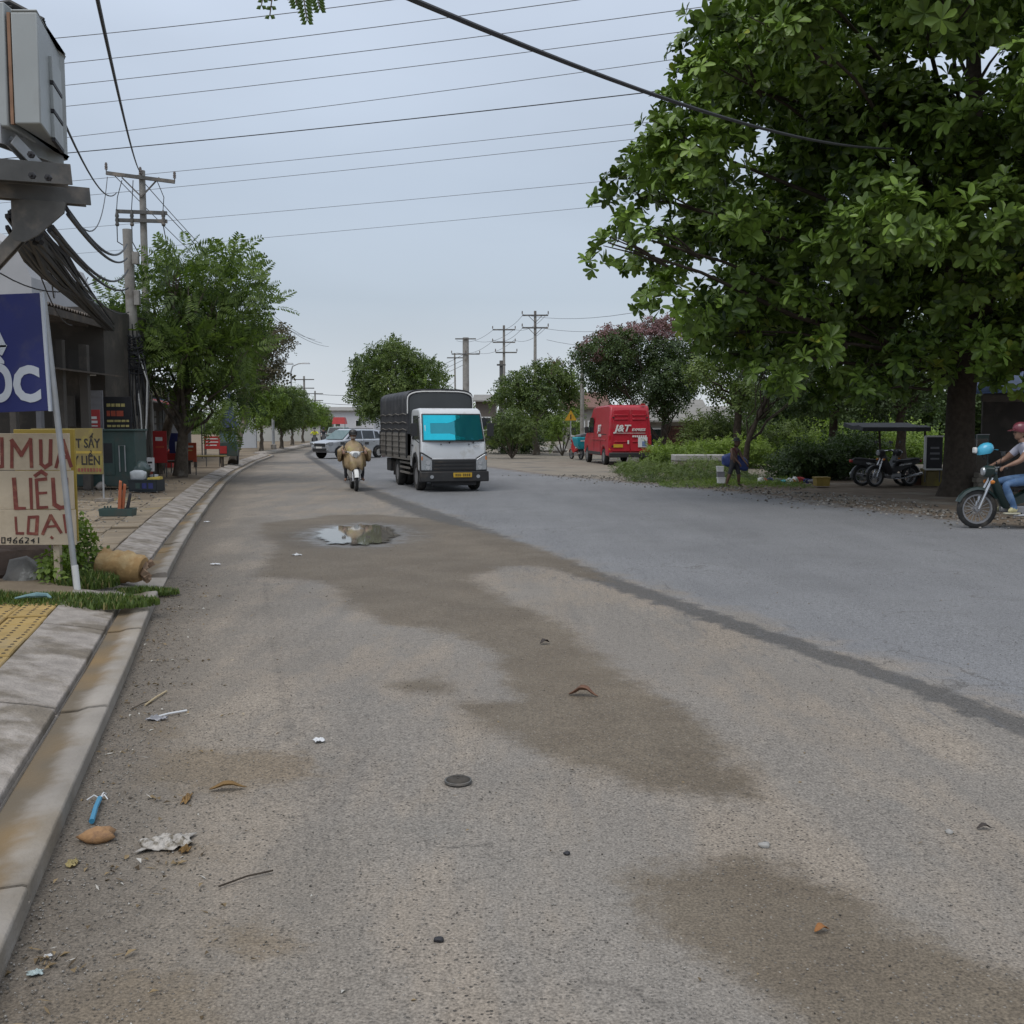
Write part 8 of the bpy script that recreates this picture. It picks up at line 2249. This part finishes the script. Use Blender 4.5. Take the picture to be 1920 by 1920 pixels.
# long tray with orange planks
y = 17.6
p_ = D(222, 988, y); p_.z = PZ
w_ = 62 / F * y
tr = empty('planter_tray', p_, R(4), 'long dark green tray standing on the pavement', 'tray')
part(tr, 'tray', m_dgreen, lambda q: q.loft([[(-w_ / 2 * k, -.14 * k, z), (w_ / 2 * k, -.14 * k, z), (w_ / 2 * k, .14 * k, z), (-w_ / 2 * k, .14 * k, z)] for z, k in ((0, .96), (.13, 1), (.13, .93), (.09, .92))]), bevel=.006)
part(tr, 'soil', mat('dark_soil2', (.05, .038, .03), rough=.98, var=.3), lambda q: q.box((0, 0, .10), (w_ * .9, .24, .02)))
for i, x in enumerate((-.22, -.17, -.12)):
    part(tr, 'stub', m_dgreen, lambda q, x=x: q.lathe([(.014, .1), (.014, .17)], n=6, c=(x, 0, 0)))
for i, (x, h, m_, ln, lab) in enumerate(((.06, .52, mat('orange_plank', (.38, .115, .05), rough=.8, var=.2), .03, 'taller orange plank standing in the dark green tray'), (.10, .46, mat('orange_plank'), .05, 'shorter orange plank leaning in the dark green tray'), (.17, .30, m_dark, .06, 'thin black stake leaning in the dark green tray'))):
    q = MB(); q.loft([[(-.03, -.015, 0), (.03, -.015, 0), (.03, .015, 0), (-.03, .015, 0)], [(-.022 + ln, -.012, h * .9), (.028 + ln, -.012, h * .95), (.028 + ln, .012, h * .95), (-.022 + ln, .012, h)]])
    o = q.build('plank' if i < 2 else 'stake', m_, loc=(p_.x + x - .02, p_.y - .03 + .03 * i, PZ + .1), bevel=.004)
    tag(o, lab, 'plank' if i < 2 else 'stake')
# crate with bags beside the cable pole
y = 24.3
p_ = D(276, 936, y); p_.z = PZ
w_ = 54 / F * y
cr_ = empty('plastic_crate', p_, R(-6), 'dark plastic crate on the pavement in front of the cable pole', 'crate')
part(cr_, 'shell', mat('crate_dark', (.022, .030, .036), rough=.5, var=.2), lambda q: (q.box((0, 0, .02), (w_, .42, .04)), q.box((0, -.2, .15), (w_, .02, .26)), q.box((0, .2, .15), (w_, .02, .26)), q.box((-w_ / 2, 0, .15), (.02, .42, .26)), q.box((w_ / 2, 0, .15), (.02, .42, .26)), q.box((0, -.21, .27), (w_ + .03, .03, .03))))
for i, (x, m_) in enumerate(((-.12, m_dgreen), (.04, m_blue), (.2, m_blue))):
    part(cr_, 'side_panel', m_, lambda q, x=x: q.box((x, -.213, .14), (.11, .012, .13)))
rock('plastic_bag', 'white knotted plastic bag on the left side of the dark crate', (p_.x - .17, p_.y - .05, PZ + .38), (.17, .15, .14), mat('white_bag', (.55, .58, .60), rough=.4, var=.15, scale=9), seed=5, smooth=True, cat='bag')
rock('plastic_bag', 'dark green rubbish bag behind the white one in the crate', (p_.x - .12, p_.y + .1, PZ + .52), (.20, .16, .18), mat('green_bag', (.06, .09, .085), rough=.35, var=.2), seed=9, smooth=True, cat='bag')
q = MB(); q.loft([[(-.14, -.12, 0), (.16, -.10, 0), (.17, .12, 0), (-.13, .12, 0)], [(-.12, -.11, .05), (.15, -.09, .08), (.16, .11, .07), (-.12, .11, .04)]])
tag(q.build('yellow_carton', mat('yellow_carton', (.52, .40, .08), rough=.7, var=.15), loc=(p_.x + .19, p_.y - .02, PZ + .28), bevel=.01), 'crushed yellow carton on the right of the dark crate', 'carton')
# little things along the shops
for px, py, y, s, m_, lab in [(288, 884, 30, .12, m_paper, 'small white cup on the ground behind the crate'), (190, 912, 25, .13, m_conc, 'round pale stone by the foot of the ochre sign'), (330, 888, 32.5, .12, m_white, 'white bag at the foot of the tree trunks')]:
    q_ = D(px, py, y)
    rock('small_item', lab, (q_.x, y, PZ + s * .6), (s, s, s * .7), m_, seed=int(px), cat='item', smooth=True)

# ---------------------------------------------------------------- rubbish and stones on the road
def crumpled(name, lab, px, py, L, W, h, m_, cat, rz=0.0, seed=0, z=0.0, nx=12, ny=9):
    rg = random.Random(seed)
    c = G(px, py, z)
    ph = [rg.uniform(0, 6.28) for _ in range(6)]
    vs, fs = [], []
    for j in range(ny + 1):
        for i in range(nx + 1):
            u, v = i / nx - .5, j / ny - .5
            rr = 1 - .35 * abs(math.sin(3 * math.atan2(v, u + 1e-6) + ph[0])) * (abs(u) + abs(v))
            zz_ = h * (.5 + .5 * math.sin(9 * u + ph[1]) * math.cos(8 * v + ph[2]) + .3 * math.sin(19 * u + 13 * v + ph[3]) + rg.uniform(-.18, .18)) * (1 - 1.2 * max(abs(u), abs(v)))
            vs.append((u * L * rr, v * W * rr, max(.004, zz_ + .006)))
    for j in range(ny):
        for i in range(nx):
            a = j * (nx + 1) + i
            fs.append((a, a + 1, a + nx + 2, a + nx + 1))
    q = MB(); q.add(vs, fs)
    o = q.build(name, m_, loc=c, rot=(0, 0, rz), smooth=25)
    md = o.modifiers.new('solid', 'SOLIDIFY'); md.thickness = .002
    return tag(o, lab, cat)
m_bagw = mat('dirty_white_bag', (.42, .39, .35), rough=.45, var=.35, scale=14, c2=(.12, .10, .07), c2amt=.6, c2scale=26)
crumpled('plastic_bag', 'crumpled dirty white plastic bag lying on the road near the gutter', 312, 1584, .23, .17, .030, m_bagw, 'bag', .2, 1, 0.0, 26, 20)
crumpled('paper_scrap', 'small white paper scrap in the middle of the near lane', 598, 1390, .07, .06, .02, m_paper, 'paper', .4, 2)
crumpled('leaf_scrap', 'dry brown leaf curl beside the crumpled white bag', 347, 1598, .05, .04, .03, mat('dry_leaf', (.22, .13, .045), rough=.8, var=.3), 'leaf', .9, 3)
crumpled('paper_scrap', 'tiny pale blue wrapper in the gutter grit at the bottom left', 66, 1828, .05, .035, .015, mat('pale_wrapper', (.38, .46, .46), rough=.5, var=.2), 'wrapper', .3, 4)
crumpled('paper_scrap', 'small white scrap in the gutter grit above the pale blue wrapper', 90, 1796, .028, .014, .01, m_paper, 'paper', .5, 5)
crumpled('paper_scrap', 'white scrap on the road just left of the puddle', 557, 1042, .14, .05, .03, m_paper, 'paper', 0, 6)
crumpled('paper_scrap', 'white scrap on the road near the kerb before the log', 404, 1059, .14, .06, .02, m_paper, 'paper', 0, 7)
crumpled('paper_scrap', 'tiny white scrap near the gutter far left of the puddle', 388, 979, .12, .06, .02, m_paper, 'paper', 0, 8)
crumpled('leaf_scrap', 'yellowed scrap of leaf in the gutter left of the orange stone', 135, 1622, .05, .07, .02, mat('yellow_leaf', (.33, .27, .12), rough=.8, var=.3), 'leaf', .2, 9)
crumpled('leaf_scrap', 'pair of small dry leaves beside the gutter grit', 350, 1500, .04, .13, .02, mat('dry_leaf'), 'leaf', .1, 10)
# orange stone with a blue cord handle
os_ = rock('orange_stone', 'flat orange brown stone beside the gutter', G(182, 1566, .02), (.085, .062, .030), mat('orange_stone', (.33, .185, .085), rough=.85, var=.25, scale=18, c2=(.21, .12, .065), c2amt=.4, c2scale=14, bump=.4), seed=14, smooth=True)
q = MB(); a_ = G(172, 1540, .02); b2 = G(187, 1497, .02)
q.tube([(0, 0, 0), (b2 - a_) * .5 + Vector((0, 0, .01)), b2 - a_], [.012, .011, .012], n=8)
bl = empty('blue_stick', a_, 0, 'bright blue stick with a frayed white cord behind the orange stone', 'stick')
q.build('stick', mat('bright_blue', (.045, .24, .40), rough=.4, var=.15), bl, smooth=True)
for dx_, dy_ in ((-.05, -.02), (.04, -.01), (.01, .05)):
    q = MB(); e_ = b2 - a_
    q.tube([e_, e_ + Vector((dx_ * .5, dy_ * .5 + .01, .015)), e_ + Vector((dx_, dy_, 0))], .003, n=5); q.build('cord', m_paper, bl)
# dry curled leaf and twigs
def curl(lab, px, py, L, W, rz, m_, seed, arch_=.35):
    c = G(px, py, 0)
    vs, fs = [], []
    n = 9
    for i in range(n):
        t = i / (n - 1); w = W * math.sin(math.pi * min(.97, max(.04, t)) ** .8)
        zc = .008 + L * arch_ * .5 * math.sin(math.pi * t) ** 2 * (1 if i % 2 else .9)
        for s in (-1, 0, 1): vs.append((t * L - L / 2, s * w / 2, zc + (w * .35 if s else 0)))
    for i in range(n - 1):
        for j in range(2):
            a = i * 3 + j; fs.append((a, a + 1, a + 4, a + 3))
    q = MB(); q.add(vs, fs)
    o = q.build('dry_leaf', m_, loc=c, rot=(0, 0, rz), smooth=60)
    md = o.modifiers.new('solid', 'SOLIDIFY'); md.thickness = .0015
    return tag(o, lab, 'leaf')
curl('large curled brown leaf lying on the damp patch in the middle of the road', 1094, 1306, .19, .07, R(-15), mat('brown_leaf', (.17, .085, .05), rough=.75, var=.3, scale=20), 1, .42)
curl('long dry brownish leaf near the crumpled bag', 428, 1481, .17, .045, R(12), mat('dry_leaf'), 2, .2)
curl('small orange brown leaf on the lower right damp patch', 1541, 1748, .06, .03, .4, mat('rust_leaf', (.30, .13, .04), rough=.8, var=.2), 3)
curl('small dark leaf on the dusty right side of the road', 1846, 1556, .07, .025, .1, mat('dark_leaf', (.05, .04, .035), rough=.8), 4)
curl('dark leaf fragment on the road above the curled brown leaf', 1022, 1207, .09, .05, .6, mat('dark_leaf'), 5)
for i, (a, b2, r, m_, lab) in enumerate([((410, 1662), (512, 1632), .0035, m_bark_dark, 'thin dark twig lying on the road below the crumpled bag'), ((272, 1322), (312, 1296), .006, mat('straw', (.45, .36, .22), rough=.8), 'pale straw on the gutter grit'), ((276, 1349), (350, 1332), .006, m_paper, 'white straw with a crushed end near the orange soil stain'), ((245, 1330), (285, 1312), .004, m_bark, 'thin brown twig beside the pale straw')]):
    A_, B_ = G(*a, .01), G(*b2, .01)
    q = MB(); q.tube([(0, 0, 0), (B_ - A_) * .5 + Vector((0, .01, .004)), B_ - A_], r, n=6)
    o = q.build('twig' if i in (0, 3) else 'straw', m_, loc=A_); tag(o, lab, 'twig' if i in (0, 3) else 'straw')
crumpled('plastic_scrap', 'crushed grey plastic end lying by the white straw', 294, 1351, .13, .045, .03, mat('grey_scrap', (.30, .30, .32), rough=.4, var=.3, scale=20), 'rubbish', .1, 21)
# the round iron cover
c = G(859, 1467, 0)
mc = empty('valve_cover', (c.x, c.y, .004), 0, 'small round dark iron cover set in the road', 'cover')
part(mc, 'rim', m_steel, lambda q: q.lathe([(.058, 0), (.066, .0), (.066, .010), (.058, .010)], n=24, ring=True), smooth=40)
part(mc, 'lid', mat('iron_lid', (.06, .052, .042), rough=.7, metal=.2, var=.3, scale=30), lambda q: (q.lathe([(.057, 0), (.057, .012), (.045, .020), (.02, .024)], n=24), q.box((0, 0, .024), (.05, .007, .004)), q.box((0, 0, .024), (.007, .05, .004))), smooth=60)
for (px, py, s, lab, m_) in [(1432, 1585, .022, 'pale pebble on the dusty right part of the road', m_rock), (822, 1762, .016, 'small dark pebble in the near foreground', m_dark), (1062, 1600, .014, 'tiny black pebble right of the round cover', m_dark), (1780, 1560, .018, 'pale pebble near the small dark leaf', m_rock)]:
    rock('pebble', lab, G(px, py, s * .4), (s, s * .8, s * .6), m_, seed=px, cat='pebble', smooth=True)
# loose gravel: too many to count
def gravel(name, lab, n, sampler, size, m_):
    oct_v = np.array([(1, 0, 0), (-.9, .1, 0), (0, 1, .1), (.1, -1, 0), (0, 0, .7), (0, 0, -.5)], float)
    oct_f = np.array([(0, 2, 4), (2, 1, 4), (1, 3, 4), (3, 0, 4), (2, 0, 5), (1, 2, 5), (3, 1, 5), (0, 3, 5)])
    P = sampler(n)
    S = np.random.uniform(size[0], size[1], n) ** 1.0
    M = frames(np.random.normal(size=(n, 3)) * .3 + np.array((0, 0, 1)), np.random.rand(n) * 6.28)
    V, Fc, Rr = scatter([(oct_v, oct_f)], P, M, S, np.random.rand(n), 8)
    return tag(np_mesh(name, V, Fc, m_, rnd=Rr), lab, 'gravel', kind='stuff')
GM = leaf_mat('gravel_stone', (.07, .062, .052), (.33, .31, .28), gloss=.85, transl=0.0)
def s_gutter(n):
    y = np.random.uniform(1.6, 11.5, n); o = np.abs(np.random.normal(size=n)) * .22 + .01
    return np.stack([Lx(y) + o * 1.03, y, np.full(n, .004)], 1)
def s_road(n):
    y = 1.8 + 13 * np.random.rand(n) ** 1.2; x = np.random.uniform(-.5, .5, n) * y * 1.1
    ok = x > Lx(y) + .1
    x = np.where(ok, x, Lx(y) + np.random.rand(n) * 2)
    return np.stack([x, y, np.full(n, .003)], 1)
gravel('gutter_gravel', 'loose grit and pebbles washed against the gutter', 3200, s_gutter, (.002, .0065), GM)
gravel('road_gravel', 'scattered loose chippings on the near road surface', 2600, s_road, (.0025, .0065), GM)
# crushed leaves, straw and paper crumbs swept along the kerb
def crumbs(name, lab, n, sampler, m_, size):
    P = sampler(n); P[:, 2] += .004
    T_ = [leaf_tris(.03, .014, .3, .5, .1), leaf_tris(.045, .006, .1, .5, 0), leaf_tris(.018, .016, .4, .45, .2)]
    V, Fc, Rr = scatter(T_, P, frames(np.random.normal(size=(n, 3)) * .25 + np.array((0, 0, 1)), np.random.rand(n) * 6.28), np.random.uniform(size[0], size[1], n), np.random.rand(n))
    return tag(np_mesh(name, V, Fc, m_, rnd=Rr), lab, 'debris', kind='stuff')
CM = leaf_mat('dry_crumbs', (.07, .05, .03), (.30, .22, .12), gloss=.85, transl=.05, tip=(.50, .48, .44))
def s_kerb(n):
    y = 2.0 + 9 * np.random.rand(n) ** 1.2; o = np.abs(np.random.normal(size=n)) * .35 + .02
    y = y + .15 * np.sin(y * 9); return np.stack([Lx(y) + o, y, np.full(n, .004)], 1)
crumbs('kerb_crumbs', 'crushed dry leaves and straw swept along the near kerb', 420, s_kerb, CM, (.6, 1.5))
crumbs('road_crumbs', 'sparse crumbs of dry leaf scattered over the near lane', 260, s_road, CM, (.4, 1.0))
def s_verge(n):
    y = np.random.uniform(17, 36, n); return np.stack([Rx(y) + np.random.normal(size=n) * .8 + .4, y, np.full(n, .01)], 1)
gravel('verge_gravel', 'stones along the edge of the right verge', 1500, s_verge, (.012, .045), GM)
def s_pave(n):
    y = np.random.uniform(12, 30, n); x = Lx(y) - np.random.uniform(1, 4.5, n); return np.stack([x, y, np.full(n, PZ)], 1)
gravel('pavement_debris', 'bits of debris strewn over the dusty pavement', 1100, s_pave, (.008, .03), GM)
# twig of feathery leaves hanging in at the top of the picture
c = D(548, -60, 5.0)
ob_ = empty('hanging_branch', c, 0, 'twigs of feathery leaves hanging in from above at the top edge', 'branch')
tw = [(D(565, -30, 5) - c, D(576, 38, 5) - c), (D(585, -40, 5.1) - c, D(600, 16, 5.1) - c), (D(515, -40, 4.9) - c, D(506, 28, 4.9) - c), (D(500, -40, 5) - c, D(490, 10, 5) - c), (D(548, -45, 5) - c, D(556, 8, 5) - c)]
for a, b2 in tw:
    q = MB(); q.tube([Vector((0, 0, .05)), a, b2], .003, n=5); q.build('stem', m_bark, ob_)
    n_ = 9 if a.x > -.06 else 4
    for i in range(n_):
        t = (i + 1) / n_
        p2 = a.lerp(b2, t)
        for s in (-1, 1):
            L_ = .055 * (1.15 - .5 * t) if n_ > 4 else .03
            q = MB(); d_ = Vector((s * .85, 0, -.55)).normalized(); n2 = Vector((d_.z, 0, -d_.x)) * .011
            q.add([p2, p2 + d_ * L_ * .5 + n2 + Vector((0, .006, 0)), p2 + d_ * L_, p2 + d_ * L_ * .5 - n2 + Vector((0, .006, 0))], [(0, 1, 2), (0, 2, 3)])
            o = q.build('leaflet', LM_fresh, ob_)
